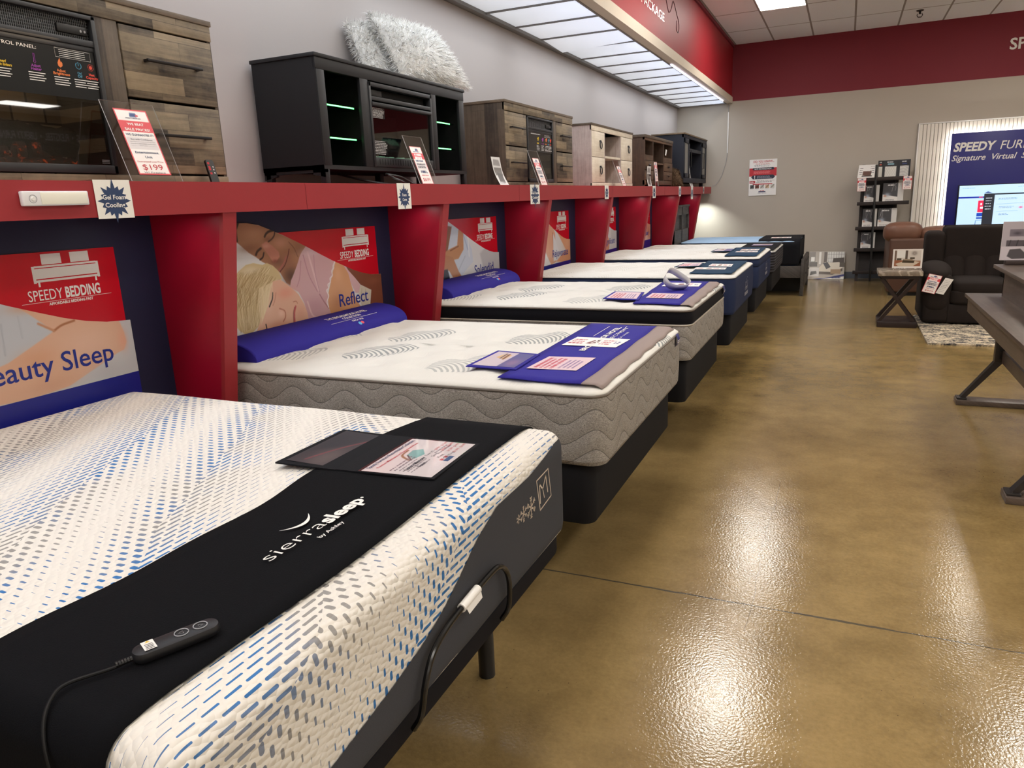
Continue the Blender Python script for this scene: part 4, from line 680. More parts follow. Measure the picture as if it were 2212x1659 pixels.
def quad_fn(c00, c10, c11, c01, z, lift=0.0):
    """bilinear patch over four plan corners (u along first edge)"""
    A = [np.array(c, float) for c in (c00, c10, c11, c01)]
    def f(U, V): P = [(A[0][i]*(1-U)+A[1][i]*U)*(1-V)+(A[3][i]*(1-U)+A[2][i]*U)*V for i in (0, 1)]; return P[0], P[1], (z(U, V) if callable(z) else z+lift+0*U)
    return f
def slab(mb, c4, z0, z1, mi=0):
    n = len(c4); mb.add([(x, y, z0) for x, y in c4]+[(x, y, z1) for x, y in c4], [tuple(range(n))[::-1], tuple(range(n, 2*n))]+[(i, (i+1) % n, n+(i+1) % n, n+i) for i in range(n)], mi)
def card(parent, c, z, seed, style, w=90, name='price_card'):
    """printed card lying flat; c = four plan corners, u runs along c0->c1 (reading direction), v towards c0->c3 (up)"""
    cvs = Canvas(0, 1, 0, 1, w, (240, 236, 232))
    if style == 'price':
        cvs.bars(.1, .95, .86, .96, 1, (60, 60, 120), .8, seed); cvs.bars(.15, .9, .76, .83, 1, (190, 40, 60), .7, seed+1)
        cvs.poly([(.42, .52), (.52, .66), (.66, .66), (.70, .56), (.56, .48)], (150, 190, 190)); cvs.line([(.42, .54), (.5, .68), (.64, .69)], .03, (140, 96, 60))
        cvs.bars(.04, .38, .30, .62, 6, (120, 110, 120), .4, seed+2); cvs.bars(.55, .95, .12, .40, 4, (184, 44, 64), .55, seed+3); cvs.bars(.1, .45, .06, .22, 2, (60, 50, 70), .7, seed+4)
    elif style == 'strip':
        cvs.bars(.03, .30, .2, .8, 3, (176, 60, 70), .6, seed); cvs.poly([(.36, .3), (.42, .7), (.52, .75), (.56, .45), (.48, .25)], (120, 60, 56)); cvs.bars(.6, .8, .2, .8, 3, (180, 70, 80), .5, seed+1); cvs.bars(.84, .96, .35, .65, 2, (60, 66, 130), .7, seed+2)
    elif style == 'photo':
        cvs.c[:] = (196, 182, 190); cvs.poly([(0, 0), (1, 0), (1, .42), (0, .42)], (72, 70, 130)); cvs.blob((.3, .2), (.3, .2), (150, 110, 140), .7); cvs.poly([(.45, .52), (.8, .5), (.92, .72), (.6, .80)], (206, 170, 120)); cvs.line([(.5, .56), (.86, .6)], .05, (96, 50, 44)); cvs.line([(.55, .66), (.88, .68)], .04, (60, 50, 90))
    elif style == 'dark':
        cvs.c[:] = (34, 22, 27); cvs.blob((.2, .6), (.35, .35), (84, 70, 68), .9); cvs.poly([(.3, .05), (1, .05), (1, .9), (.55, .5)], (20, 12, 22), .1); cvs.line([(.1, .3), (.5, .55), (.9, .95)], .05, (110, 40, 46), .8)
    elif style == 'red':
        cvs.c[:] = (216, 190, 196); cvs.bars(.06, .9, .5, .92, 4, (180, 50, 70), .6, seed); cvs.bars(.1, .8, .1, .45, 4, (120, 90, 140), .5, seed+2)
    return cvs.mesh(name, quad_fn(*c, z), m_print, parent)
# information wallet on the runner
zf = Z1+.016
t2 = thing('info_wallet', 'open black vinyl wallet with price sheet on the black runner', 'brochure', (-1.1, 1.57, zf-.004), 'information wallets on the beds')
mb = MB(); slab(mb, [(-1.165, 1.435), (-.885, 1.455), (-.896, 1.735), (-1.165, 1.725)], zf-.003, zf+.001); mb.build('back_panel', m_blackcloth, t2)
# left leaf lifts slightly off the mattress
LF = [(-1.335, 1.402), (-1.335, 1.70), (-1.165, 1.725), (-1.165, 1.432)]
mb = MB(); mb.add([(x, y, zf+(.012 if x < -1.2 else .0)+dz) for dz in (-.003, .001) for x, y in LF], [(0, 1, 2, 3), (4, 5, 6, 7), (0, 1, 5, 4), (1, 2, 6, 5), (2, 3, 7, 6), (3, 0, 4, 7)]); mb.build('front_leaf', m_blackcloth, t2)
card(t2, [(-1.318, 1.425), (-1.318, 1.69), (-1.185, 1.705), (-1.185, 1.445)], lambda U, V: zf+.0135-.0115*V+0*U, 3, 'dark', name='sleeve_insert')
cvs = Canvas(0, 1, 0, 1, 120, (222, 212, 214))
cvs.poly([(.42, .55), (.5, .72), (.66, .74), (.72, .62), (.58, .5)], (120, 176, 176)); cvs.line([(.38, .60), (.48, .77), (.64, .80)], .03, (150, 104, 66)); cvs.line([(.38, .56), (.5, .7)], .02, (70, 60, 60))
cvs.bars(.06, .50, .30, .66, 6, (120, 106, 116), .35, 4); cvs.bars(.62, .98, .30, .42, 2, (120, 110, 120), .4, 6); cvs.rect(.44, .6, .06, .14, (44, 80, 130)); cvs.rect(.45, .5, .15, .2, (196, 40, 54)); cvs.rect(.54, .59, .15, .2, (196, 40, 54))
cf = quad_fn((-.895, 1.46), (-.905, 1.722), (-1.103, 1.712), (-1.093, 1.445), zf+.002)
cvs.mesh('price_sheet', cf, m_print, t2)
tx = MB(); ux, uy = (-.03, 1, 0), (-1, -.05, 0); zz = zf+.0024
tx.text('Speedy Furniture Recognizable Collection', (-1.078, 1.462, zz), ux, uy, .012, 'L', width=.235, bold=.02, mi=0)
tx.text('Premium Mattresses at Promotional Prices', (-1.058, 1.472, zz), ux, uy, .008, 'L', width=.21, bold=.02, mi=1)
tx.text('Luxury Memory', (-.978, 1.482, zz), ux, uy, .013, 'L', width=.10, bold=.02, mi=2); tx.text('Foam', (-.958, 1.515, zz), ux, uy, .012, 'L', width=.034, bold=.02, mi=2)
tx.build('heading', [i_navy, i_red, i_dark], t2); tx = MB()
for k, (s, p) in enumerate((('Twin XL', '$799  $1299'), ('Queen', '$999  $1899'), ('King', '$1299  $1999'), ('Cal King', '$1399  $2199'))):
    tx.text(s, (-.985+.019*k, 1.592, zz), ux, uy, .0085, 'L', width=.012*len(s)*.55, mi=2); tx.text(p, (-.985+.019*k, 1.645, zz), ux, uy, .0085, 'L', width=.07, mi=1)
tx.build('price_list', [i_navy, i_red, i_dark], t2)
MB().add([(-1.1, 1.44, zz+.0006), (-1.11, 1.715, zz+.0006), (-.903, 1.725, zz+.0006), (-.893, 1.455, zz+.0006)], [(0, 1, 2, 3)]).build('clear_sleeve', m_plastic_sleeve, t2)

# remote control on the runner
t = thing('bed_remote', 'small black corded remote lying on the black runner', 'remote', (-.918, .706, Z1+.012))
dv = Vector((.055, .118, 0)).normalized(); nv_ = Vector((dv.y, -dv.x, 0)); c0 = Vector((-.918, .706, Z1+.014))
mb = MB(); prof_r = []
for k, (hw, z) in enumerate([(.4, .0), (.85, .001), (1, .006), (1, .011), (.9, .0165), (.6, .0185)]):
    ring = []
    for i in range(40):
        a = 2*PI*i/40; L_, W_ = .066, .0205; ca, sa = math.cos(a), math.sin(a); e = 1.0
        px = (L_-W_)*np.sign(ca)*min(1, abs(ca)*3)+W_*ca*hw; py = W_*sa*hw
        ring.append(c0+dv*px+nv_*py+Vector((0, 0, z)))
    prof_r.append(ring)
V = [p for r_ in prof_r for p in r_]
mb.add(V, [(k*40+i, k*40+(i+1) % 40, (k+1)*40+(i+1) % 40, (k+1)*40+i) for k in range(5) for i in range(40)]+[tuple(range(200, 240)), tuple(range(40))[::-1]]); mb.build('handset', M('remote_shell', (24, 24, 27), .45), t, smooth=50)
zt = Vector((0, 0, .0195))
for sgn, off in ((-1, .008), (1, .037)):
    c = c0+dv*off+zt; b = MB(); b.tube([c+(dv*math.cos(a)+nv_*math.sin(a))*.0105 for a in np.linspace(0, 2*PI, 24)[:-1]], .0009, 5, closed=True)
    tri = [c+dv*(sgn*.0045), c-dv*(sgn*.0025)+nv_*.004, c-dv*(sgn*.0025)-nv_*.004]; b.tube(tri, .0004, 4, closed=True); b.build('button', M('button_print', (150, 152, 158), .4), t)
c = c0-dv*.040+Vector((0, 0, .0192)); mb = MB(); mb.face([c-dv*.009-nv_*.015, c+dv*.009-nv_*.015, c+dv*.009+nv_*.013, c-dv*.009+nv_*.013]); o = mb.build('warning_label', m_white, t)
mb = MB(); mb.face([c-nv_*.009-dv*.004+Vector((0, 0, .0004)), c-nv_*.009+dv*.004+Vector((0, 0, .0004)), c-nv_*.014+Vector((0, 0, .0004))]); mb.build('warning_triangle', i_yellow, o)
mb = MB()
for k in range(4): p = c+nv_*(-.004+.0045*k)+Vector((0, 0, .0004)); mb.face([p-dv*.006, p+dv*.006, p+dv*.006+nv_*.0016, p-dv*.006+nv_*.0016])
mb.build('print_lines', i_dark, o)
e = c0-dv*.064+Vector((0, 0, .008)); cord = [e, e-dv*.03+Vector((0, 0, -.003)), (-.99, .576, Z1+.017), (-.987, .548, Z1+.0145), (-.97, .5196, Z1-.0035), (-.945, .501, Z1-.046), (-.925, .5005, .70), (-.915, .5005, .55)]
MB().tube(cord, .0028, 8, sub=6).build('cord', M('black_cord', (8, 8, 9), .6, .3), t)
mb = MB()
for k in range(6): p = e-dv*(.003+.004*k); mb.cyl(p+dv*.0015, p-dv*.0015, .0046, n=10)
mb.build('strain_relief', m_black, t)

# ---- generic pocket-sprung mattresses
def mattress(label, dim, z0, z1, kind):
    t = thing('mattress', label, 'mattress', ((dim[0]+dim[1])/2, (dim[2]+dim[3])/2, z0), 'display mattresses')
    half = (dim[3]-dim[2])/2-.02; top = {'leaf': m_leaf, 'leafband': m_leaf, 'navy': m_white_knit, 'navyband': m_white_knit, 'dark': m_white_knit, 'ice': m_iceblue}[kind]
    tf = tuft(dim, .21, .018 if kind in ('leaf', 'leafband') else .020, .05)
    if kind == 'leaf': brd = [([(.03, z0), (.006, z0+.004), (0, z0+.02)]+[(.004*math.sin(k/9*PI)*-1, z0+.02+(z1-.035-z0-.02)*k/9) for k in range(10)]+[(.003, z1-.026)], 'border', m_heather)]; zt = z1-.024
    elif kind == 'leafband':
        zs = z1-.105; brd = [([(.03, z0), (.006, z0+.004), (0, z0+.02)]+[(-.004*math.sin(k/9*PI), z0+.02+(zs-.01-z0-.02)*k/9) for k in range(10)]+[(.008, zs)], 'border', m_heather),
                             ([(.008, zs)]+[(.004-.006*math.sin(k/8*PI), zs+(z1-.026-zs)*k/8) for k in range(9)], 'pillow_top_band', m_blackband)]; zt = z1-.024
    elif kind in ('navy', 'navyband'):
        zs = z1-.10; pr = [(.03, z0), (.006, z0+.004), (0, z0+.02)]
        if kind == 'navy': pr += [(-.007*math.sin(k/10*PI), z0+.02+(z1-.035-z0-.02)*k/10) for k in range(11)]
        else: pr += [(-.005*math.sin(k/8*PI), z0+.02+(zs-.012-z0-.02)*k/8) for k in range(9)]+[(.010, zs)]+[(-.006*math.sin(k/6*PI), zs+.006+(z1-.035-zs-.006)*k/6) for k in range(7)]
        brd = [(pr+[(.004, z1-.026)], 'border', m_navyside)]; zt = z1-.024
    elif kind == 'dark': brd = [([(.03, z0), (.006, z0+.004), (0, z0+.02), (-.004, (z0+z1)/2), (0, z1-.05), (.006, z1-.03)], 'border', m_darkq)]; zt = z1-.026
    else: brd = [([(.03, z0), (.006, z0+.004), (0, z0+.02), (-.006, (z0+z1)/2), (0, z1-.05), (.008, z1-.03)], 'border', m_navyside)]; zt = z1-.026
    rc = .07
    for pr, nm, mt in brd: b, _ = shell(dim, rc, pr, nc=10, ne=24); b.build(nm, mt, t, smooth=60)
    tp = [(.004, zt), (.001, zt+.004), (.004, zt+.010), (.014, zt+.016), (.03, z1-.004)]+tops(.05, half, 22, z1, .006)
    b, _ = shell(dim, rc, tp, tf, True, nc=10, ne=44); b.build('top_panel', top, t, smooth=80)
    rings = [(zt, .0055, m_tape)] if kind == 'leaf' else [(zt, .0055, m_tape), (z1-.105, .005, m_tape_grey)] if kind == 'leafband' else [(zt, .004, m_navyedge)]
    for z, rr, mt in rings: mb = MB(); mb.tube(ring_pts(dim, rc, .001, z), rr, 8, closed=True); mb.build('piping', mt, t, smooth=60)
    X = dim[1]
    if kind in ('leaf', 'leafband'):
        yc = dim[3]-.16; mb = MB(); mb.grid(lambda a, b_: (X+.004+.012*math.sin(b_*PI), yc+.055*a-.012*b_, zt+.01-.06*b_), 2, 8); o = mb.build('brand_tag', m_royaltag, t)
        mb = MB()
        for k in range(2): mb.face([(X+.0175-.002*k, yc+.005+.04*a-.006, zt-.018-.010*k-b_*.004) for a, b_ in ((0, 0), (1, 0), (1, 1), (0, 1))])
        mb.build('tag_print', i_white, o)
    if kind in ('navy', 'navyband'):
        yc = dim[2]+.55*(dim[3]-dim[2]); zc = z0+.075; mb = MB(); Xq = X+.0095
        for k in range(5): mb.face([(Xq, yc-.11+.045*k+a*.034, zc+b_*(.03)) for a, b_ in ((0, 0), (1, 0), (1, 1), (0, 1))])
        for k in range(4): mb.face([(Xq, yc-.09+.045*k+a*.016, zc+.045+b_*.022) for a, b_ in ((0, 0), (1, 0), (1, 1), (0, 1))])
        for y0, y1, za_, zb_ in ((yc-.07, yc-.06, .09, .14), (yc+.06, yc+.07, .09, .14), (yc-.07, yc+.07, .085, .092), (yc-.02, yc-.012, .09, .16), (yc-.06, yc-.02, .128, .134), (yc+.02, yc+.05, .165, .17)):
            mb.face([(Xq, y0, zc+za_-.02), (Xq, y1, zc+za_-.02), (Xq, y1, zc+zb_-.02), (Xq, y0, zc+zb_-.02)])
        mb.build('stitched_mark', M('stitched_mark_thread', (150, 150, 160), .5), t)
    return t
D2 = (HX, -.735, 2.375, 3.735); D3 = (HX, -.755, 4.115, 5.40); D4 = (HX, -.752, 5.86, 7.17); D5 = (HX, -.757, 7.66, 8.98); D6 = (HX, -.752, 9.40, 10.8); D7 = (-2.30, -.60, 11.46, 12.72)
foundation((HX, -.785, 2.40, 3.715), .315, .556, 'black box foundation on legs under the mattress with purple-blue mat and leaf motifs')
mattress('cream mattress with grey leaf motifs and wave-quilted grey sides, second from camera', D2, .556, .845, 'leaf')
foundation((HX, -.792, 4.155, 5.38), .315, .575, 'black box foundation under the black-banded pillow-top mattress')
mattress('cream mattress with grey sides and black pillow-top band, third from camera', D3, .575, .888, 'leafband')
foundation((HX, -.785, 5.92, 7.15), .315, .57, 'black box foundation under the first navy-sided mattress')
mattress('white mattress with plain navy sides and teal mat, fourth from camera', D4, .57, .878, 'navy')
foundation((HX, -.785, 7.70, 8.96), .315, .56, 'black box foundation under the creased navy-sided mattress')
mattress('white mattress with creased navy sides, fifth from camera', D5, .56, .875, 'navyband')
foundation((HX, -.775, 9.43, 10.78), .315, .54, 'black box foundation under the dark ribbed mattress')
mattress('white-topped mattress with dark ribbed sides, sixth from camera', D6, .54, .81, 'dark')
# bed 7: storage bed of grey wood at the back
m_greywood = wood('grey_weathered_wood', (44, 42, 42), (96, 90, 86), 'y', (.8, .2), .001, vary=.5)
t = thing('storage_bed', 'low grey wood storage bed frame with end drawers nearest the back wall', 'bed', (-1.5, 12.1, 0))
MB().rbox(-.545, -.505, 11.43, 12.9, .09, .53, .004).build('footboard', m_greywood, t)
for y0, y1 in ((11.47, 12.15), (12.19, 12.86)):
    o = MB().rbox(-.506, -.497, y0, y1, .15, .46, .003).build('drawer', m_greywood, t)
    MB().tube([(-.497, (y0+y1)/2-.06, .30), (-.478, (y0+y1)/2-.055, .30), (-.478, (y0+y1)/2+.055, .30), (-.497, (y0+y1)/2+.06, .30)], .006, 6).build('pull', m_blackmetal, o)
MB().rbox(-2.30, -.545, 11.445, 11.475, .26, .435, .003).build('side_rail', m_greywood, t)
MB().box(-2.30, -.545, 11.475, 12.88, .40, .435).build('slat_deck', m_black, t)
MB().box(-2.30, -.56, 11.9, 12.86, .02, .40).build('drawer_carcass', m_black, t)
MB().rbox(-.55, -.50, 11.44, 11.49, 0, .09, .002).rbox(-.55, -.50, 12.84, 12.89, 0, .09, .002).build('foot', m_greywood, t)
mattress('pale blue mattress on the grey wood storage bed by the back wall', D7, .435, .80, 'ice')
t = thing('bookcase_headboard', 'grey wood headboard with cubbies standing at head of the farthest bed', 'headboard', (-2.36, 11.7, 0))
mb = MB(); mb.box(-2.37, -2.355, 11.13, 12.28, 0, 1.32)
for y in (11.13, 11.7, 12.24): mb.box(-2.355, -2.32, y, y+.04, .5, 1.32)
mb.box(-2.355, -2.32, 11.13, 12.28, 1.2, 1.32).box(-2.355, -2.32, 11.13, 12.28, .45, .98); mb.build('carcass', m_greywood, t)
MB().rbox(-2.375, -2.31, 11.12, 12.295, 1.32, 1.35, .004).build('top_board', m_greywood, t)

# bolsters on beds 2 and 3
def bolster(y0, y1, zb, label):
    t = thing('bolster_cushion', label, 'cushion', (-2.48, (y0+y1)/2, zb), 'blue half-round bolsters')
    xb, xf, h = -2.595, -2.375, .105; mb = MB()
    def f(a, b):
        s = b*PI; e = min(1, min(a, 1-a)/.012)**.5*.12+.88
        th = b; x = xb+(xf-xb)*(1-math.cos(th*PI/2)) if False else xb+(xf-xb)*math.sin(th*PI/2); z = zb+.004+(h-.004)*math.cos(th*PI/2)**.8*e
        return (x, y0+(y1-y0)*a, z)
    n = 26; out = [(xb+(xf-xb)*math.sin(k/n*PI/2), zb+.003+(h-.003)*max(0, math.cos(k/n*PI/2))**.8) for k in range(n+1)]+[(xb, zb+.003)]
    m_ = len(out); ysn = [y0, y0+.004, y0+.012, y1-.012, y1-.004, y1]; sc = [.93, .985, 1, 1, .985, .93]; V = []; cx, cz_ = -2.52, zb+.04
    for y, s in zip(ysn, sc): V += [(cx+(x-cx)*s, y, cz_+(z-cz_)*s) for x, z in out]
    mb.add(V, [(k*m_+i, k*m_+(i+1) % m_, (k+1)*m_+(i+1) % m_, (k+1)*m_+i) for k in range(5) for i in range(m_)]+[tuple(range(m_))[::-1], tuple(range(5*m_, 6*m_))])
    mb.build('cover', m_royal, t, smooth=45)
    yc = (y0+y1)/2+.2
    def onto(u, v):   # v: 0 at the front edge to 1 at the back
        th = (1-v)*PI/2; return (xb+(xf-xb)*math.sin(th)+.0012, yc+u, zb+.003+(h-.003)*max(0, math.cos(th))**.8+.0014)
    tx = MB()
    for s, v0, hh, w in (('THE BROADMOOR HOTEL', .66, .085, .36), ('COLLECTION', .55, .07, .16), ('CIRCA 1918', .40, .05, .10)):
        tx.text(s, (0, 0, 0), (1, 0, 0), (0, 1, 0), hh, 'C', width=w, bold=.02, warp=lambda a, b, v0=v0: onto(a, v0+b))
    for v0, w in ((.49, .21), (.70, .21)):
        if v0 < .6: tx.add([onto(-w, v0), onto(w, v0), onto(w, v0+.008), onto(-w, v0+.008)], [(0, 1, 2, 3)])
    tx.build('lettering', i_white, t)
    mb = MB(); mb.add([onto(.012+.012*math.cos(a), .30+.05*math.sin(a)) for a in np.linspace(0, 2*PI, 16)[:-1]], [tuple(range(15))], 0).add([onto(-.012+.014*math.cos(a), .29+.055*math.sin(a)) for a in np.linspace(0, 2*PI, 16)[:-1]], [tuple(range(15))], 1)
    mb.build('logo_mark', [M('logo_red', (222, 64, 84), .5), M('logo_cyan', (70, 160, 214), .5)], t)
bolster(2.46, 3.735, .832, 'royal blue half-round bolster at head of leaf mattress below the Reflect poster')
bolster(4.32, 5.46, .875, 'royal blue half-round bolster at head of bed below the Splendid poster')

# mats at the foot of beds 2..7
def foot_mat(label, c4, zt, mat, band=None, fold=None, cards=(), logo=False):
    """c4 near-left, far-left, far-right, near-right in plan"""
    cx = sum(c[0] for c in c4)/4; cy = sum(c[1] for c in c4)/4; t = thing('foot_mat', label, 'bed mat', (cx, cy, zt), 'mats at the foot of the beds')
    def f(a, b):
        x = (c4[0][0]*(1-a)+c4[3][0]*a)*(1-b)+(c4[1][0]*(1-a)+c4[2][0]*a)*b; y = (c4[0][1]*(1-a)+c4[3][1]*a)*(1-b)+(c4[1][1]*(1-a)+c4[2][1]*a)*b
        return (x, y, zt+.0035+.0018*math.sin(y*16)*math.sin(x*21))
    def thick(g, nu, nv, mt, nm):
        o = MB().grid(g, nu, nv).build(nm, mt, t, smooth=60); sd = o.modifiers.new('thick', 'SOLIDIFY'); sd.thickness = .004; sd.offset = -1; return o
    kb = 1-band[1] if band else 1.0
    thick(lambda a, b: f(a*kb, b), 8, 20, mat, 'cloth')
    if band:
        def g(a, b): x, y, z = f(kb+(1-kb)*a, b); return (x+.004*math.sin(y*26)*a, y, z-.0+(-.012*max(0, a-.72)/.28))
        thick(g, 6, 40, band[0], 'grey_band')
    for k, (c, st) in enumerate(cards): card(t, c, zt+.0066, k*7+int(cy*10), st, 70)
    if logo:
        tx = MB(); ux, uy = (0, 1, 0), (-1, 0, 0); zz = zt+.0066
        tx.text('BROADMOOR HOTEL', (-1.005, 2.98, zz), ux, uy, .026, 'L', width=.60, bold=.03); tx.text('COLLECTION', (-.965, 3.10, zz), ux, uy, .02, 'L', width=.46)
        tx.text('CIRCA 1918', (-.93, 3.2, zz), ux, uy, .012, 'L', width=.25)
        for x0, x1, y0, y1 in ((-1.075, -1.078, 3.32, 3.61), (-.975, -.99, 3.39, 3.62)): tx.face([(x0, y0, zz), (x0+.003, y0, zz), (x1+.003, y1, zz), (x1, y1, zz)])
        tx.build('lettering', i_white, t)
    if fold:
        fc, st = fold; w = thing('info_wallet', label.split(' mat')[0].replace('cloth', '')+' mat’s open wallet leaf lying on the bed top', 'brochure', (fc[0][0], fc[0][1], zt), 'information wallets on the beds')
        w['label'] = fold_label.pop(0)
        mb = MB(); mb.add([(x, y, zt+(.010 if k < 2 else .004)+dz) for dz in (0, .004) for k, (x, y) in enumerate(fc)], [(0, 1, 2, 3), (4, 5, 6, 7), (0, 1, 5, 4), (1, 2, 6, 5), (2, 3, 7, 6), (3, 0, 4, 7)]); mb.build('leaf', mat, w)
        ins = [tuple(np.array(fc[k])*.84+np.mean(fc, 0)*.16) for k in range(4)]
        cvp = card(w, [ins[3], ins[2], ins[1], ins[0]], lambda U, V: zt+.0086+.0052*V+.001+0*U, int(cy*13), st, 80, 'sleeve_insert')
    return t
fold_label = ['small blue wallet leaf with mattress picture on the leaf-patterned bed', 'small blue wallet leaf beside paper loop on the black-banded bed', 'small teal wallet leaf on the fourth bed top', 'small teal wallet leaf on the fifth bed top']
foot_mat('royal blue foot mat with taupe band and two price cards on leaf mattress', [(-1.174, 2.445), (-1.207, 3.70), (-.76, 3.66), (-.754, 2.425)], .8515, m_royal, (m_grey_band, .19), ([(-1.364, 2.549), (-1.369, 2.868), (-1.165, 2.862), (-1.15, 2.565)], 'photo'),
         [([(-1.149, 3.085), (-.893, 3.08), (-.88, 3.28), (-1.143, 3.29)], 'strip'), ([(-.914, 2.609), (-.912, 2.852), (-1.113, 2.835), (-1.121, 2.601)], 'red')], True)
foot_mat('royal blue foot mat with taupe band holding a paper loop on black-banded mattress', [(-1.11, 4.19), (-1.18, 5.36), (-.775, 5.30), (-.76, 4.16)], .8945, m_royal, (m_grey_band, .19), ([(-1.32, 4.28), (-1.345, 4.62), (-1.155, 4.65), (-1.10, 4.29)], 'red'),
         [([(-1.12, 4.99), (-.87, 4.99), (-.885, 5.2), (-1.13, 5.2)], 'strip'), ([(-.88, 4.38), (-.89, 4.60), (-1.095, 4.62), (-1.085, 4.40)], 'red')])
foot_mat('deep teal foot mat with two price cards on first navy-sided mattress', [(-1.12, 5.98), (-1.16, 7.13), (-.80, 7.10), (-.79, 5.97)], .8845, m_teal, None, ([(-1.33, 6.4), (-1.32, 6.75), (-1.15, 6.85), (-1.13, 6.55)], 'red'),
         [([(-1.14, 6.28), (-.88, 6.26), (-.89, 6.42), (-1.15, 6.44)], 'strip'), ([(-1.065, 6.54), (-.865, 6.5), (-.88, 6.75), (-1.07, 6.78)], 'strip')])
foot_mat('deep teal foot mat with two price cards on creased navy-sided mattress', [(-1.10, 7.74), (-1.14, 8.93), (-.80, 8.9), (-.79, 7.73)], .8815, m_teal, None, ([(-1.31, 8.2), (-1.30, 8.6), (-1.11, 8.65), (-1.10, 8.3)], 'photo'),
         [([(-1.05, 8.16), (-.82, 8.13), (-.83, 8.28), (-1.05, 8.3)], 'strip'), ([(-1.03, 8.38), (-.84, 8.38), (-.84, 8.6), (-1.03, 8.6)], 'strip')])
foot_mat('black foot mat with grey card on the dark ribbed mattress', [(-1.2, 9.44), (-1.2, 10.78), (-.76, 10.76), (-.76, 9.43)], .8165, m_blackcloth, None, None, [([(-1.1, 10.1), (-.85, 10.1), (-.85, 10.4), (-1.1, 10.4)], 'photo')])
# black drape over the last bed's foot
t = thing('bed_runner', 'black cloth drape hanging over foot of the farthest bed', 'bed runner', (-.85, 12.1, .8), 'mats at the foot of the beds')
yp = [(11.452, z) for z in np.linspace(.45, .74, 6)]+[(11.465, .775), (11.49, .80), (11.53, .813)]+[(y, .815) for y in np.linspace(11.6, 12.6, 8)]+[(12.66, .81), (12.72, .78), (12.728, .7), (12.728, .5)]
ya2, za2 = np.array(yp).T
def drape(a, b): k = b*(len(yp)-1); y = np.interp(k, range(len(yp)), ya2); z = np.interp(k, range(len(yp)), za2); return (-1.15+.575*a, y+.003*math.sin(a*20), z)
o = MB().grid(drape, 12, 44).build('cloth', m_blackcloth, t, smooth=60); sd = o.modifiers.new('thick', 'SOLIDIFY'); sd.thickness = .004; sd.offset = 1
def drape2(a, b): return (-.577+.004*math.sin(a*18), 11.5+1.18*a, .80-.33*b)
o = MB().grid(drape2, 20, 6).build('hanging_end', m_blackcloth, t, smooth=60); sd = o.modifiers.new('thick', 'SOLIDIFY'); sd.thickness = .004; sd.offset = 1
card(t, [(-1.0, 11.7), (-.72, 11.7), (-.72, 11.95), (-1.0, 11.95)], .823, 77, 'strip', 50)

# paper loop on bed 3
t = thing('paper_loop', 'white folded paper loop standing on royal blue foot mat', 'paper band', (-.98, 4.78, .90))
mb = MB(); rv = Vector((.85, .53, 0)); uv_ = Vector((-.30, .40, .87)).normalized(); nv3 = rv.cross(uv_).normalized(); c0 = Vector((-.965, 4.80, .9085))
lp = catmull([(-.035, .125, 0), (-.078, .075, 0), (-.068, .03, 0), (-.03, .004, 0), (.045, .002, 0), (.075, .03, 0), (.025, .085, 0)], 5, True); n = len(lp); V = []
for p in lp: q_ = c0+rv*p.x+uv_*p.y; V += [q_+nv3*.032+Vector((0, 0, .012)), q_-nv3*.032+Vector((0, 0, .004))]
mb.add(V, [(2*i, 2*((i+1) % n), 2*((i+1) % n)+1, 2*i+1) for i in range(n)]); o = mb.build('paper', m_white, t, smooth=60)
sd = o.modifiers.new('thick', 'SOLIDIFY'); sd.thickness = .0015
# ------------------------------------------------------------------ media consoles on the ledge
LZ = 1.62
m_rustic = wood('rustic_grey_boards', (44, 36, 30), (146, 130, 105), 'y', (.30, .065), .0012, vary=1.05)
m_rustic_v = wood('rustic_grey_boards_upright', (48, 39, 32), (104, 90, 74), 'z', (.9, .11), .0012, vary=.7)
m_rustic_top = wood('rustic_top_boards', (84, 70, 56), (128, 110, 88), 'y', (.9, .2), .0005, vary=.4)
m_whitewood = wood('whitewashed_boards', (206, 194, 174), (246, 240, 226), 'y', (.7, .2), .0005, vary=.35)
m_whitewood_v = wood('whitewashed_side', (166, 150, 144), (226, 214, 208), 'z', (2, .5), .0003, vary=.2)
m_browntop = wood('brown_top_board', (70, 58, 46), (112, 96, 78), 'y', (2, .3), .0003, vary=.3)
m_brown = wood('warm_brown_boards', (66, 46, 32), (128, 98, 72), 'y', (.6, .15), .0005, vary=.4)
m_brown_v = wood('warm_brown_side', (62, 44, 32), (108, 82, 62), 'z', (1.2, .3), .0005, vary=.3)
m_blackwood = M('black_woodgrain', (26, 26, 29), .5, .4, noise=(14, .25), bump=(60, .15, .001), stretch=(6, .6, 6))
m_blackside = M('black_side_panel', (18, 18, 22), .6, .4, noise=(20, .1))
m_navycab = M('blue_black_cabinet', (28, 32, 44), .55, .4, noise=(20, .12)); m_navycab_in = M('grey_cabinet_inside', (78, 72, 62), .7)
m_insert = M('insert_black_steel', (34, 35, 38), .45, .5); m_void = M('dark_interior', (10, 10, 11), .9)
m_green = emis('green_led', (40, 255, 110), 3.0); m_log = M('charred_log', (40, 34, 30), .9, .2, noise=(30, .5), bump=(40, 1.0, .02), stretch=(1, .4, 1))
def ember():
    t = NT('ember_coals'); n = t.noise(t.coord(), 45.0, 3, .7); mr = t.n('ShaderNodeMapRange', {'From Min': .58, 'From Max': .74}); t.put(mr.inputs[0], n)
    t.base(t.mix(n, lin((20, 14, 12)), lin((84, 40, 26)))); t.b.inputs['Emission Color'].default_value = (*lin((255, 96, 30)), 1); t.put(t.b.inputs['Emission Strength'], t.math('MULTIPLY', mr.outputs[0], .8)); t.b.inputs['Roughness'].default_value = .9
    t.bump(n, .8, .01); return t.m
m_ember = ember()
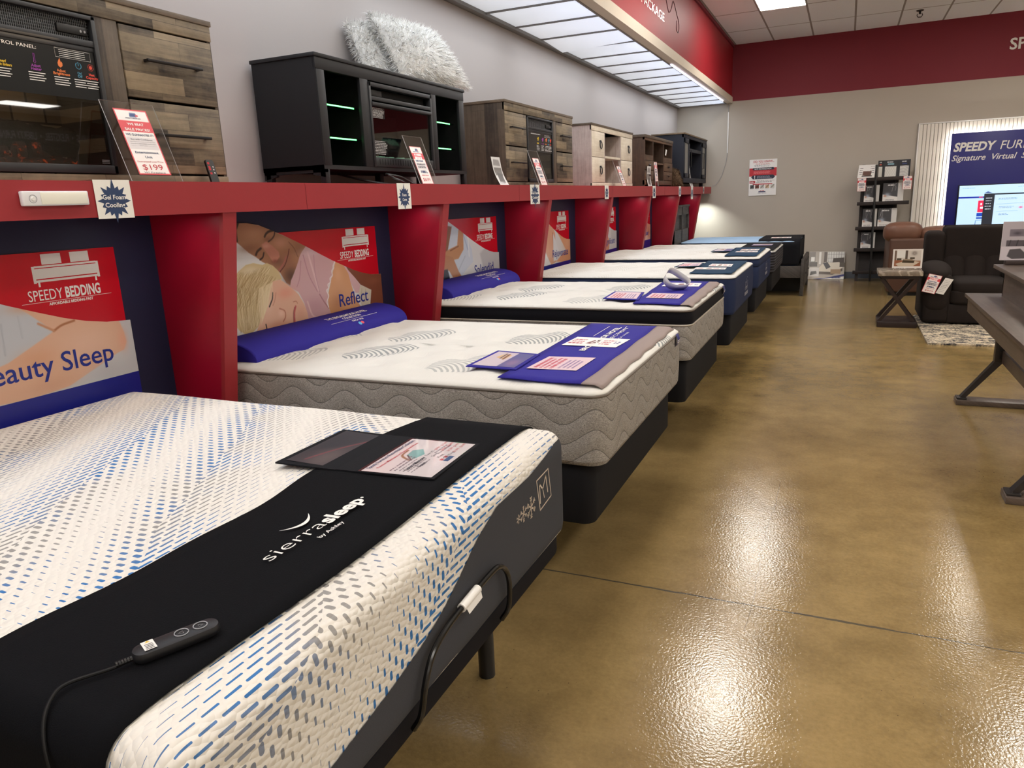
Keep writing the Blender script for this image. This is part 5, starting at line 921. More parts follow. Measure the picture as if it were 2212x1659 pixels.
def firebrick():
    t = NT('firebox_brick_liner'); tc = t.n('ShaderNodeTexCoord'); sp = t.n('ShaderNodeSeparateXYZ'); t.put(sp.inputs[0], tc.outputs['Object']); cv = t.n('ShaderNodeCombineXYZ'); t.put(cv.inputs[0], sp.outputs[1]); t.put(cv.inputs[1], sp.outputs[2])
    br = t.n('ShaderNodeTexBrick', {'Scale': 1, 'Mortar Size': .004, 'Brick Width': .12, 'Row Height': .055, 'Color1': (*lin((150, 134, 112)), 1), 'Color2': (*lin((120, 106, 88)), 1), 'Mortar': (*lin((44, 38, 32)), 1)}); t.put(br.inputs['Vector'], cv.outputs[0]); t.base(br.outputs[0]); t.b.inputs['Roughness'].default_value = .9; return t.m
m_brick = firebrick()
XF = -2.40
def bar_handle(mb, x, y0, y1, z, d=.026, r=.0055):
    mb.box(x, x+d, y0+.004, y0+.014, z-.005, z+.005).box(x, x+d, y1-.014, y1-.004, z-.005, z+.005).rbox(x+d-.008, x+d+.003, y0, y1, z-r, z+r, .002)
def insert_fire(t, y0, y1, z0, z1, near):
    """electric fireplace: steel frame, vent grille, control pod, glass with instruction print, logs"""
    X = XF-.004; zt = z1-.088   # vent zone above the glass
    fr = MB(); fr.rbox(X-.02, X+.008, y0, y0+.016, z0, z1, .002).rbox(X-.02, X+.008, y1-.016, y1, z0, z1, .002).rbox(X-.02, X+.008, y0, y1, z1-.014, z1, .002).rbox(X-.02, X+.008, y0, y1, z0, z0+.028, .002).rbox(X-.02, X+.006, y0+.014, y1-.014, zt-.012, zt+.008, .002).rbox(X-.022, X+.002, y0+.014, y1-.014, zt-.028, zt-.012, .002)
    ins = fr.build('fireplace_frame', m_insert, t)
    gb = MB().box(X-.05, X-.045, y0+.014, y1-.014, zt, z1-.012); gb.build('vent_recess', m_void, ins)
    g = MB(); k = int((y1-y0)/.0072) if near else int((y1-y0)/.02)
    for i in range(k): yy = y0+.016+(y1-y0-.032)*i/k; g.box(X-.016, X-.012, yy, yy+(y1-y0)/k*.35, zt+.008, z1-.014)
    for i in range(7): zz = zt+.010+.0095*i; g.box(X-.017, X-.013, y0+.016, y1-.016, zz, zz+.002)
    g.build('vent_grille', M('grille_grey', (86, 88, 92), .5), ins)
    pd = MB().rbox(X-.016, X-.004, y1-.135, y1-.024, zt+.022, zt+.05, .004).build('control_pod', m_black, ins)
    MB().text('\u25CF  \u25CF', (X-.0035, y1-.055, zt+.031), (0, 1, 0), (0, 0, 1), .008, 'L', width=.022).build('pod_icons', i_grey, pd)
    bx = MB(); bx.box(X-.25, X-.245, y0, y1, z0, zt).box(X-.25, X-.02, y0, y0+.004, z0, zt).box(X-.25, X-.02, y1-.004, y1, z0, zt).box(X-.25, X-.02, y0, y1, z0+.02, z0+.024); bx.build('firebox_liner', m_brick, ins)
    zb = z0+.03
    lg = MB()
    def log(p0, p1, r, seed):
        rr = random.Random(seed); p0 = Vector(p0); p1 = Vector(p1); n = 14; d = (p1-p0).normalized(); a = d.orthogonal().normalized(); b = d.cross(a); V = []
        for i in range(n+1):
            c = p0.lerp(p1, i/n)+Vector((rr.uniform(-.004, .004), 0, rr.uniform(-.004, .004)))
            for j in range(14): q = r*(1+.16*math.sin(j*2.3+seed)+rr.uniform(-.08, .08)); V.append(c+(a*math.cos(2*PI*j/14)+b*math.sin(2*PI*j/14))*q)
        lg.add(V, [(i*14+j, i*14+(j+1) % 14, (i+1)*14+(j+1) % 14, (i+1)*14+j) for i in range(n) for j in range(14)]+[tuple(range(14))[::-1], tuple(range(n*14, n*14+14))])
    log((X-.14, y0+.22, zb+.10), (X-.10, y1-.08, zb+.075), .042, 3); log((X-.18, y0+.06, zb+.07), (X-.16, y0+.42, zb+.10), .04, 5); log((X-.10, y0+.05, zb+.055), (X-.12, y0+.22, zb+.075), .035, 8)
    lg.build('log_set', m_log, ins)
    e = MB(); e.grid(lambda a, b: (X-.20+.14*a, y0+.05+(y1-y0-.14)*b, zb-.004+.03*math.sin(a*PI)+.008*math.sin(b*61)*math.sin(a*27)), 14, 40)
    for i in range(9):
        rr = random.Random(i); yy = y0+.08+i*.045; xx = X-.11+rr.uniform(-.03, .03); e.rbox(xx-.02, xx+.02, yy-.02, yy+.02, zb+.02, zb+.06+rr.uniform(0, .02), .012, 2)
    e.build('ember_bed', m_ember, ins)
    if near:
        la = bpy.data.lights.new('flame_lamp', 'AREA'); la.size = .3; la.energy = .8; la.color = (1, .72, .45); lo = bpy.data.objects.new('flame_lamp', la); COL.objects.link(lo); lo.location = (X-.12, (y0+y1)/2, zt-.004)
    MB().box(X-.004, X-.001, y0+.014, y1-.014, z0+.026, zt-.026).build('glass', m_firebox_glass, ins)
    # instruction print on the glass
    Xp = X+.0002; ux, uy = (0, 1, 0), (0, 0, 1); W = y1-y0; tx = MB(); gy = lambda s: y0+.016+(W-.032)*s
    MB().face([(X-.0005, gy(0), zt-.028), (X-.0005, gy(1), zt-.028), (X-.0005, gy(1), zt-.185), (X-.0005, gy(0), zt-.185)]).build('label_film', M('black_label_film', (9, 9, 10), .35, .3), ins)
    cols = [(.155, 'Cool Glow', '', i_teal, 1), (.40, 'Timer/', 'Dynamic Embers', i_yellow, 2), (.60, 'Adjust', 'Heater', i_purple, 3), (.755, 'Adjust', 'Brightness', i_orange, 4), (.875, 'On/', 'Off', i_teal, 5), (.957, 'Heat', 'Capacity', i_coral, 6)]
    if near:
        mats = [i_white, i_yellow, i_purple, i_orange, i_teal, i_coral]; mi = {i_white: 0, i_yellow: 1, i_purple: 2, i_orange: 3, i_teal: 4, i_coral: 5}
        tx.text('FIREPLACE CONTROL PANEL:', (Xp, gy(.62), zt-.047), ux, uy, .0105, 'R', width=.27)
        pass
        for s, a, b, m_, k in cols[1:]:
            i = mi[m_]; c = gy(s); wd = .05 if k > 4 else .062
            zi = zt-.075-(.004 if k > 3 else 0)
            if k == 2: tx.tube([(Xp, c-.02+.012*math.cos(q), zi+.012*math.sin(q)) for q in np.linspace(0, 2*PI, 20)[:-1]], .0013, 4, closed=True, mi=i).tube([(Xp, c-.026, zi+.004), (Xp, c-.02, zi-.002), (Xp, c-.014, zi+.006)], .001, 4, mi=i)
            if k == 3: tx.tube([(Xp, c-.003, zi+.014), (Xp, c+.001, zi+.014), (Xp, c+.001, zi-.008), (Xp, c+.003, zi-.012), (Xp, c-.001, zi-.016), (Xp, c-.005, zi-.012), (Xp, c-.003, zi-.008)], .0007, 4, closed=True, mi=i)
            if k == 4: tx.add([(Xp, c+p, zi+q) for p, q in ((0, -.014), (.008, -.008), (.009, 0), (.006, .006), (.004, .002), (.001, .016), (-.004, .008), (-.008, 0), (-.007, -.009))], [tuple(range(9))], i)
            if k == 5: tx.tube([(Xp, c+.010*math.cos(q), zi+.010*math.sin(q)) for q in np.linspace(PI*.68, PI*2.32, 18)], .0012, 4, mi=i).tube([(Xp, c, zi+.012), (Xp, c, zi)], .0012, 4, mi=i)
            if k == 6:
                tx.add([(Xp, c+.006*math.cos(q), zi+.006*math.sin(q)) for q in np.linspace(0, 2*PI, 16)[:-1]], [tuple(range(15))], i)
                for q in np.linspace(0, 2*PI, 17)[:-1]: tx.tube([(Xp, c+.0085*math.cos(q), zi+.0085*math.sin(q)), (Xp, c+.0115*math.cos(q), zi+.0115*math.sin(q))], .0006, 4, mi=i)
            tx.text(a, (Xp, c, zi-.027), ux, uy, .0078, 'C', bold=.03, mi=i, width=min(wd*.6, .0052*len(a))); tx.text(b, (Xp, c, zi-.037), ux, uy, .0078, 'C', bold=.03, mi=i, width=min(wd, .0058*len(b)))
            for r_ in range(4): tx.face([(Xp, c-wd*.45, zi-.046-.0075*r_), (Xp, c+wd*(.45-.1*(r_ % 2)), zi-.046-.0075*r_), (Xp, c+wd*(.45-.1*(r_ % 2)), zi-.0435-.0075*r_), (Xp, c-wd*.45, zi-.0435-.0075*r_)], 0)
        tx.tube([(Xp, gy(.735), zt-.032), (Xp, gy(.965), zt-.032), (Xp, gy(.965), zt-.06), (Xp, gy(.735), zt-.06)], .0005, 4, closed=True)
        for r_ in range(4): tx.face([(Xp, gy(.76), zt-.0375-.006*r_), (Xp, gy(.93), zt-.0375-.006*r_), (Xp, gy(.93), zt-.036-.006*r_), (Xp, gy(.76), zt-.036-.006*r_)])
        sp_ = MB()
        for r_ in range(3): sp_.face([(Xp, gy(.93), z0+.045-.005*r_), (Xp, gy(.985), z0+.045-.005*r_), (Xp, gy(.985), z0+.0465-.005*r_), (Xp, gy(.93), z0+.0465-.005*r_)])
        sp_.build('small_print', i_grey, ins); tx.build('instruction_print', mats, ins)
    else:
        cvs = Canvas(0, 1, 0, 1, 90, (36, 36, 38)); cvs.bars(.1, .6, .88, .95, 1, (200, 200, 200), .6); cvs.bars(.68, .96, .80, .95, 3, (160, 160, 160), .5)
        for s, a, b, m_, k in cols[1:]:
            col = {2: (226, 190, 40), 3: (150, 60, 160), 4: (224, 122, 60), 5: (70, 140, 170), 6: (222, 78, 62)}[k]; cvs.line([(s-.02, .68), (s+.02, .76), (s, .6)], .04, col); cvs.bars(s-.05, s+.05, .42, .5, 1, col, .7); cvs.bars(s-.06, s+.06, .08, .38, 4, (190, 190, 190), .5, k)
        cvs.mesh('instruction_print', plane_fn((Xp, gy(0.02), zt-.184), (0, (W-.032)*.96, 0), (0, 0, .155)), m_gloss, ins)
def rustic_console(dy, label, near):
    y0, y1 = 5.335+dy, 6.875+dy; t = thing('fireplace_console', label, 'media console', (-2.57, (y0+y1)/2, LZ), 'fireplace consoles on the ledge'); XBk = -2.76
    MB().rbox(XBk-.004, XF+.004, y0-.006, y1+.006, 2.235, 2.255, .002).build('top_board', m_rustic_top, t)
    b = MB(); b.box(XBk, XF-.006, y0, y0+.018, LZ, 2.235); o = b.build('side_panel', m_rustic_v, t)
    MB().box(XBk, XF-.006, y1-.018, y1, LZ, 2.235).build('side_panel', m_rustic_v, t)
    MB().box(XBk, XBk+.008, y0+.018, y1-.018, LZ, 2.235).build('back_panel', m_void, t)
    MB().rbox(XF-.02, XF, y0, y1, 2.178, 2.236, .002).build('apron', m_rustic, t); MB().rbox(XF-.02, XF, y0, y1, LZ, 1.652, .002).build('base_rail', m_rustic, t)
    MB().rbox(XF-.03, XF-.004, y0+1.013, y0+1.105, 1.652, 2.178, .002).build('stile', m_rustic_v, t)
    for q in (y0+.425, ): MB().box(XF-.03, XF-.008, q, q+.012, 1.652, 2.178).build('stile', m_rustic_v, t)
    for a, b_ in ((y0+.006, y0+.420), (y0+1.11, y1-.006)):
        for c, d in ((1.660, 1.918), (1.928, 2.172)):
            o = MB().rbox(XF-.022, XF-.002, a, b_, c, d, .0025).build('drawer', m_rustic, t); h = MB(); m_ = (a+b_)/2; bar_handle(h, XF-.002, m_-.13, m_+.13, (c+d)/2+.01); h.build('handle', M('dark_bronze', (36, 32, 32), .4, .5, .6), o)
    insert_fire(t, y0+.432, y0+1.012, 1.655, 2.172, near); return t
t1 = rustic_console(-4.418, 'large weathered wood fireplace console at upper left with glowing logs', True)
t1.location.z += 0
rustic_console(0, 'weathered grey wood fireplace console, third along the ledge', False)

# black console with green glass shelves and fur pillows on top
XF2 = -2.42; t = thing('fireplace_console', 'black media console on legs with green lit glass shelves, white fur pillows on top', 'media console', (-2.62, 3.92, LZ), 'fireplace consoles on the ledge'); XB2 = -2.82
MB().rbox(XB2-.004, XF2+.006, 3.13, 4.715, 2.232, 2.250, .003).build('top_board', m_blackwood, t)
for y in (3.14, 4.688): MB().box(XB2, XF2-.004, y, y+.018, 1.70, 2.232).build('side_panel', m_blackside, t)
MB().rbox(XF2-.02, XF2, 3.14, 4.706, 2.176, 2.232, .002).build('apron', m_blackwood, t)
for a, b_ in ((3.145, 3.206), (3.506, 3.58), (4.262, 4.322), (4.636, 4.703)): MB().rbox(XF2-.02, XF2, a, b_, 1.72, 2.176, .002).build('stile', m_blackwood, t)
MB().box(XB2, XF2-.002, 3.14, 4.706, 1.700, 1.721).build('bottom_board', m_blackwood, t)
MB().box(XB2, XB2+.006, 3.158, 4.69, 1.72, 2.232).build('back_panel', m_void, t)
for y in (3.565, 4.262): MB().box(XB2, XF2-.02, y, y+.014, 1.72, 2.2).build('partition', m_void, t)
for a, b_ in ((3.20, 3.56), (4.29, 4.64)):
    for z in (1.862, 2.024):
        o = MB().rbox(XB2+.01, XF2-.05, a, b_, z-.004, z+.004, .001).build('glass_shelf', m_shelf_glass, t); MB().box(XF2-.05, XF2-.047, a+.004, b_-.06, z-.0035, z+.0035).build('led_edge', m_green, o)
fr = MB(); fr.rbox(XF2-.03, XF2+.004, 3.582, 3.60, 1.722, 2.168, .002).rbox(XF2-.03, XF2+.004, 4.243, 4.261, 1.722, 2.168, .002).rbox(XF2-.03, XF2+.004, 3.582, 4.261, 2.146, 2.168, .002).rbox(XF2-.03, XF2+.004, 3.6, 4.243, 2.075, 2.096, .002).rbox(XF2-.03, XF2+.010, 3.6, 4.243, 2.048, 2.066, .003).rbox(XF2-.03, XF2+.002, 3.6, 4.243, 1.722, 1.775, .002)
ins = fr.build('fireplace_frame', m_insert, t)
MB().box(XF2-.05, XF2-.046, 3.6, 4.243, 2.096, 2.146).build('vent_recess', m_void, ins)
MB().rbox(XF2-.044, XF2-.02, 3.605, 3.74, 2.103, 2.135, .003).build('control_pod', m_black, ins)
mb = MB()
for k in range(22): mb.rbox(XF2+.0015, XF2+.0028, 3.635+.027*k, 3.641+.027*k, 1.735, 1.766, .0005, 1)
mb.build('slots', m_void, ins)
MB().box(XF2-.012, XF2-.009, 3.6, 4.243, 1.775, 2.048).build('glass', m_firebox_glass, ins)
MB().box(XF2-.26, XF2-.255, 3.6, 4.243, 1.775, 2.05).build('firebox_back', m_void, ins)
mb = MB()
for k in range(60): rr = random.Random(k); yy = 3.605+.0105*k; mb.rbox(XF2-.10+rr.uniform(-.03, .03), XF2-.085+rr.uniform(-.02, .03), yy, yy+.012, 1.776, 1.782+rr.uniform(0, .006), .002, 1)
mb.build('crystal_bed', emis('green_lit_crystals', (170, 255, 200), .8), ins)
cvs = Canvas(0, 1, 0, 1, 60, (30, 28, 30)); cvs.bars(.0, 1, 0, 1, 9, (170, 170, 170), .5)
cvs.mesh('warning_print', plane_fn((XF2-.0085, 3.612, 1.79), (0, .13, 0), (0, 0, .075)), m_gloss, ins); cvs.mesh('warning_print', plane_fn((XF2-.0085, 3.606, 1.985), (0, .13, 0), (0, 0, .055)), m_gloss, ins)
for y in (3.145, 4.665):
    for x in (XB2+.01, XF2-.035): MB().rbox(x, x+.033, y, y+.035, LZ, 1.70, .002).build('leg', m_blackwood, t)
MB().prism([(XB2, 1.685), (XF2, 1.685), (XF2, 1.70), (XB2, 1.70)], 'y', 3.145, 3.165).prism([(-2.82, 1.66), (-2.74, 1.675), (-2.74, 1.70), (-2.82, 1.70)], 'y', 3.145, 3.165).prism([(-2.42, 1.66), (-2.50, 1.675), (-2.50, 1.70), (-2.42, 1.70)], 'y', 3.145, 3.165).build('bracket', m_blackwood, t)
MB().rbox(-2.66, -2.62, 3.93, 3.97, LZ, 1.70, .002).build('center_leg', m_blackwood, t)
t = thing('power_cord', 'looped black power cord lying on ledge under the black console', 'cord', (-2.4, 3.75, LZ))
MB().tube([(-2.6, 3.48, LZ+.07), (-2.5, 3.52, LZ+.04), (-2.36, 3.60, LZ+.005), (-2.3, 3.68, LZ+.006), (-2.27, 3.6, LZ+.02), (-2.26, 3.53, LZ+.03), (-2.28, 3.50, LZ+.05), (-2.32, 3.55, LZ+.055), (-2.3, 3.66, LZ+.04), (-2.27, 3.72, LZ+.008), (-2.3, 3.8, LZ+.006), (-2.5, 3.95, LZ+.006)], .006, 8, sub=6).build('cable', m_black, t)

# whitewashed console
t = thing('media_console', 'whitewashed wood media console with black ring pulls and brown top', 'media console', (-2.58, 8.25, LZ), 'open consoles on the ledge'); XB = -2.76; a0, a1 = 7.455, 9.05
MB().rbox(XB-.004, XF+.006, a0-.01, a1+.01, 2.225, 2.246, .002).build('top_board', m_browntop, t)
MB().box(XB, XF-.004, a0, a0+.02, LZ, 2.225).build('side_panel', m_whitewood_v, t); MB().box(XB, XF-.004, a1-.02, a1, LZ, 2.225).build('side_panel', m_whitewood_v, t)
MB().box(XB, XB+.008, a0+.02, a1-.02, LZ, 2.225).build('back_panel', M('grey_back_board', (132, 122, 110), .8), t)
MB().rbox(XF-.02, XF, a0, a1, 2.176, 2.226, .002).build('apron', m_whitewood, t); MB().rbox(XF-.02, XF, a0, a1, LZ, 1.66, .002).build('base_rail', m_whitewood, t)
for y in (7.905, 8.53): MB().box(XB, XF-.003, y, y+.02, 1.66, 2.176).build('partition', m_whitewood_v, t)
MB().box(XB, XF-.006, 7.92, 8.53, 1.918, 1.94).build('shelf', m_whitewood, t); MB().box(XB, XF-.006, 7.92, 8.53, 1.645, 1.662).build('shelf', m_whitewood, t)
for a, b_ in ((a0+.012, 7.90), (8.555, a1-.012)):
    for c, d in ((1.664, 1.915), (1.92, 2.172)):
        o = MB().rbox(XF-.022, XF-.001, a, b_, c, d, .002).build('drawer', m_whitewood, t); m_ = (a+b_)/2+.06; z = (c+d)/2
        MB().rbox(XF-.002, XF+.012, m_-.02, m_+.02, z+.024, z+.044, .003).tube([(XF+.012, m_+.033*math.cos(q), z-.006+.036*math.sin(q)) for q in np.linspace(0, 2*PI, 22)[:-1]], .005, 6, closed=True).build('ring_pull', m_blackmetal, o)
# warm brown console with cubbies
t = thing('media_console', 'warm brown wood media console with open cubbies and small drawers', 'media console', (-2.58, 10.5, LZ), 'open consoles on the ledge'); a0, a1 = 9.655, 11.325
MB().rbox(XB, XF+.008, a0-.01, a1+.01, 2.235, 2.272, .004).build('top_board', m_browntop, t)
for y in (a0, a1-.03): MB().box(XB, XF-.003, y, y+.03, LZ, 2.235).build('side_panel', m_brown_v, t)
MB().box(XB, XB+.008, a0, a1, LZ, 2.235).build('back_panel', M('dark_brown_back', (52, 40, 32), .8), t)
MB().rbox(XF-.03, XF, a0, a1, 2.205, 2.236, .002).build('apron', m_brown, t); MB().rbox(XF-.03, XF, a0, a1, 1.648, 1.706, .002).build('base_rail', m_brown, t)
for y in (10.11, 10.745): MB().box(XB, XF-.004, y, y+.03, 1.70, 2.21).build('partition', m_brown_v, t)
for a, b_, zz in ((a0+.02, 10.12, 1.985), (10.77, a1-.02, 1.985)):
    MB().box(XB, XF-.002, a, b_, zz-.025, zz+.04).build('shelf', m_brown, t)
    for c, d in ((1.712, 1.83), (1.838, 1.955)):
        o = MB().rbox(XF-.02, XF+.003, a-.012, b_+.012, c, d, .002).build('drawer', m_brown, t); MB().grid(lambda u, v, a=a, b_=b_, c=c, d=d: (XF+.004+.018*math.sin(v*PI), (a+b_)/2-.04+.08*u, (c+d)/2-.012+.026*v), 6, 6).build('cup_pull', m_blackmetal, o)
MB().box(XB, XF-.006, 10.14, 10.745, 1.92, 1.94).build('shelf', m_brown, t)
MB().box(XB+.01, XF-.04, a0+.03, a1-.03, LZ, 1.65).build('plinth_shade_block', m_void, t)  # near-black block stands in for the shade under the open base
# blue-black console with glazed doors
t = thing('media_console', 'blue-black media console with wood top and glass doors near back wall', 'media console', (-2.54, 12.66, LZ), 'open consoles on the ledge'); XF6, XB6 = -2.30, -2.80; a0, a1 = 11.66, 13.67
MB().rbox(XB6, XF6+.012, a0-.015, a1+.012, 2.392, 2.415, .003).build('top_board', wood('pale_brown_top', (104, 88, 68), (150, 130, 104), 'y', (2, .5), .0003, vary=.2), t)
for y in (a0, a1-.03): MB().box(XB6, XF6-.003, y, y+.03, 1.69, 2.392).build('side_panel', m_navycab, t)
MB().box(XB6, XB6+.008, a0, a1, 1.69, 2.392).build('back_panel', m_navycab_in, t)
MB().rbox(XF6-.03, XF6, a0, a1, 2.345, 2.392, .002).build('apron', m_navycab, t); MB().rbox(XF6-.03, XF6, a0, a1, 1.685, 1.755, .002).build('base_rail', m_navycab, t)
MB().box(XB6, XF6-.004, 12.15, 13.19, 2.155, 2.205).build('shelf', m_navycab, t)
for y in (12.135, 13.165): MB().box(XB6, XF6-.004, y, y+.025, 1.75, 2.35).build('partition', m_navycab, t)
for a, b_, h in ((a0+.02, 12.12, 12.09), (13.2, a1-.02, 13.24)):
    d = MB(); d.rbox(XF6-.02, XF6+.004, a, a+.075, 1.76, 2.34, .002).rbox(XF6-.02, XF6+.004, b_-.075, b_, 1.76, 2.34, .002).rbox(XF6-.02, XF6+.004, a, b_, 2.27, 2.34, .002).rbox(XF6-.02, XF6+.004, a, b_, 1.76, 1.825, .002); o = d.build('door', m_navycab, t)
    MB().box(XF6-.012, XF6-.008, a+.07, b_-.07, 1.82, 2.275).build('pane', M('ribbed_grey_pane', (120, 118, 112), .35), o)
    MB().tube([(XF6+.004, h, 1.92), (XF6+.034, h, 1.92), (XF6+.034, h, 2.17), (XF6+.004, h, 2.17)], .006, 6).build('bar_handle', m_blackmetal, o)
for y in (a0+.05, a1-.12):
    for x in (XB6+.04, XF6-.1): MB().rbox(x, x+.06, y, y+.07, LZ, 1.69, .003).build('leg', m_navycab, t)

# acrylic price stands
def price_paint(w=64):
    c = Canvas(0, 1, 0, 1, w, (236, 222, 222)); c.c[:] = (238, 232, 228); c.v = 0
    for a in ((0, .035, 0, 1), (.965, 1, 0, 1), (0, 1, 0, .016), (0, 1, .984, 1)): c.rect(*a, (206, 60, 70))
    c.rect(.035, .965, .655, .83, (212, 66, 74)); c.poly([(.42, .90), (.45, .945), (.62, .945), (.66, .91), (.62, .885), (.42, .885)], (44, 70, 124)); c.rect(.60, .68, .90, .925, (196, 60, 66))
    c.rect(.05, .95, .39, .575, (214, 208, 208)); return c
def price_sign(o, ux, uy, w, h, lines, parent, near=False):
    """printed price slip: o lower-left corner"""
    c = price_paint(72 if near else 44)
    if not near:
        c.bars(.2, .8, .85, .875, 1, (60, 80, 130), .9, 3); c.bars(.2, .85, .745, .815, 1, (245, 235, 235), .8, 4); c.bars(.14, .9, .665, .735, 1, (245, 235, 235), .8, 5); c.bars(.12, .9, .585, .64, 1, (44, 66, 110), .8, 6); c.bars(.14, .9, .42, .56, 4, (90, 84, 92), .5, 7); c.bars(.2, .9, .27, .36, 2, (52, 62, 100), .55, 8); c.bars(.2, .85, .22, .25, 1, (190, 60, 70), .7, 9)
    c.mesh('price_slip', plane_fn(o, np.array(ux)*w, np.array(uy)*h), m_print, parent)
    tx = MB(); P = lambda a, b: tuple(np.array(o)+np.array(ux)*w*a+np.array(uy)*h*b)
    if near:
        L = [('SPEEDY FURNITURE', .855, .018, .46, 1), ('WE BEAT', .755, .036, .5, 0), ('SALE PRICES!', .675, .036, .76, 0), ('WE GUARANTEE IT!', .595, .032, .84, 1), ('Buy with Confidence', .53, .022, .66, 2), ('Entertainment', .325, .034, .72, 1), ('Unit', .255, .034, .22, 1), ('Guaranteed Low Price:', .19, .024, .82, 3), ('W/ Fireplace', .02, .028, .66, 2)]
        for s, b, hh, ww, mi in L: tx.text(s, P(.5, b), ux, uy, h*hh, 'C', width=w*ww, bold=.02 if mi < 2 else 0, mi=mi)
        for k in range(3): tx.face([P(.12, .50-.03*k), P(.9, .50-.03*k), P(.9, .508-.03*k), P(.12, .508-.03*k)], 2)
    tx.text(lines, P(.5, .075), ux, uy, h*.085, 'C', width=w*.62, mi=3); tx.build('lettering', [i_white, i_navy, i_dark, i_red], parent)
def acrylic_stand(label, y0, y1, price, near=False, lean=.10, x0=-2.262, h=.275, slip=(.18, .82, .10, .90)):
    t = thing('price_stand', label, 'price sign', (x0, (y0+y1)/2, LZ), 'clear price stands on the ledge')
    uy = np.array((-lean, 0, h)); ln = np.linalg.norm(uy); uy = uy/ln; w = y1-y0; o = np.array((x0, y0, LZ+.003)); ux = np.array((0, 1, 0.)); n = np.cross(ux, uy)
    P = lambda a, b, d=0: tuple(o+ux*w*a+uy*ln*b+n*d)
    mb = MB(); mb.add([P(0, 0), P(1, 0), P(1, 1), P(0, 1), P(0, 0, -.003), P(1, 0, -.003), P(1, 1, -.003), P(0, 1, -.003)], [(0, 1, 2, 3), (4, 5, 6, 7)]); mb.build('acrylic_sheet', m_acrylic, t)
    mb = MB(); mb.add([P(0, 0), P(1, 0), P(1, 1), P(0, 1), P(0, 0, -.003), P(1, 0, -.003), P(1, 1, -.003), P(0, 1, -.003)], [(1, 2, 6, 5), (2, 3, 7, 6), (3, 0, 4, 7)]); mb.build('sheet_edge', m_acrylic_edge, t)
    MB().add([P(0, 0), P(1, 0), (x0+.0, y0+w, LZ+.002), (x0, y0, LZ+.002), (x0-.09, y0+w, LZ+.002), (x0-.09, y0, LZ+.002)], [(3, 2, 4, 5)]).build('foot', m_acrylic, t)
    price_sign(np.array(P(slip[0], slip[2], .0012)), ux, uy, w*(slip[1]-slip[0]), ln*(slip[3]-slip[2]), price, t, near); return t
acrylic_stand('leaning clear price stand reading $199 in front of the upper left console', 1.868, 2.088, '$199', True, slip=(.18, .80, .08, .91))
acrylic_stand('clear price stand reading $699 before the black console', 3.80, 4.01, '$699', slip=(.12, .74, .0, .78))
acrylic_stand('clear price stand reading $249 before the weathered console, third along ledge', 5.66, 5.87, '$249', slip=(.18, .82, .0, .78))
acrylic_stand('clear price stand before the whitewashed console', 8.07, 8.29, '$399', slip=(.28, .86, .0, .78))
def leaflet(label, y0, y1, h, x0=-2.29, lean=.07, dark=False, z0=LZ, name='picture_leaflet'):
    t = thing(name, label, 'leaflet', (x0, (y0+y1)/2, z0), 'leaflets on the ledge'); c = Canvas(0, 1, 0, 1, 40, (214, 214, 212))
    c.rect(.08, .92, .35, .62, (120, 116, 112)); c.poly([(.2, .12), (.8, .1), (.85, .4), (.3, .45)], (92, 88, 86)); c.poly([(.1, .7), (.9, .68), (.8, .9), (.2, .92)], (150, 148, 146)); c.bars(.1, .9, .02, .1, 2, (110, 110, 116))
    sh = lambda V: -lean*V-.012*np.sin(V*PI*1.2)
    c.mesh('leaf', lambda U, V: (x0+sh(V), y0+(y1-y0)*U-.10*V*(y1-y0), z0+.002+h*V), m_print, t); return t
leaflet('curling picture leaflet leaning at left end of the weathered third console', 4.97, 5.12, .20)
leaflet('grey picture leaflet beside price stand in the brown cubby console', 9.74, 9.95, .26, -2.37, .02)
acrylic_stand('narrow price stand in middle of the brown cubby console', 10.16, 10.35, '$299', x0=-2.375, lean=.03, h=.33, slip=(.06, .94, .22, .98))
leaflet('white picture leaflet standing before the blue-black console', 12.19, 12.42, .33, -2.285)
t = thing('hang_tag', 'white paper tag hanging in right cubby of the brown console', 'tag', (XF+.004, 10.86, 2.08)); MB().add([(XF+.006, 10.80, 2.06), (XF+.006, 10.87, 2.05), (XF+.006, 10.93, 2.13), (XF+.006, 10.85, 2.14)], [(0, 1, 2, 3)]).build('tag_paper', m_white, t)
# fireplace remote
t = thing('remote_control', 'black remote with red buttons leaning on the weathered console end', 'remote', (-2.37, 2.34, LZ))
o = np.array((-2.352, 2.318, LZ+.002)); ux = np.array((0, 1, 0.)); uy = np.array((-.16, -.10, 1)); uy = uy/np.linalg.norm(uy); n = np.cross(ux, uy); P = lambda a, b, d=0: o+ux*a+uy*b+n*d
mb = MB(); rp = [(.004, 0), (.036, 0), (.04, .004), (.04, .088), (.034, .094), (.006, .094), (0, .088), (0, .004)]; mb.add([P(a, b) for a, b in rp]+[P(a, b, -.01) for a, b in rp], [tuple(range(8)), tuple(range(8, 16))[::-1]]+[(i, (i+1) % 8, 8+(i+1) % 8, 8+i) for i in range(8)]); mb.build('shell', M('remote_gloss_black', (20, 20, 22), .3), t)
mb = MB(); mw = MB()
for k, (a, b) in enumerate(((.010, .080), (.010, .065), (.010, .057), (.010, .040))): mb.add([P(a+.006*math.cos(q), b+.005*math.sin(q), .0006) for q in np.linspace(0, 2*PI, 12)[:-1]], [tuple(range(11))])
for b in (.066, .055, .042): mw.add([P(.029+.003*math.cos(q), b+.003*math.sin(q), .0006) for q in np.linspace(0, 2*PI, 10)[:-1]], [tuple(range(9))])
mb.build('red_button', i_red, t); mw.build('white_button', i_white, t)

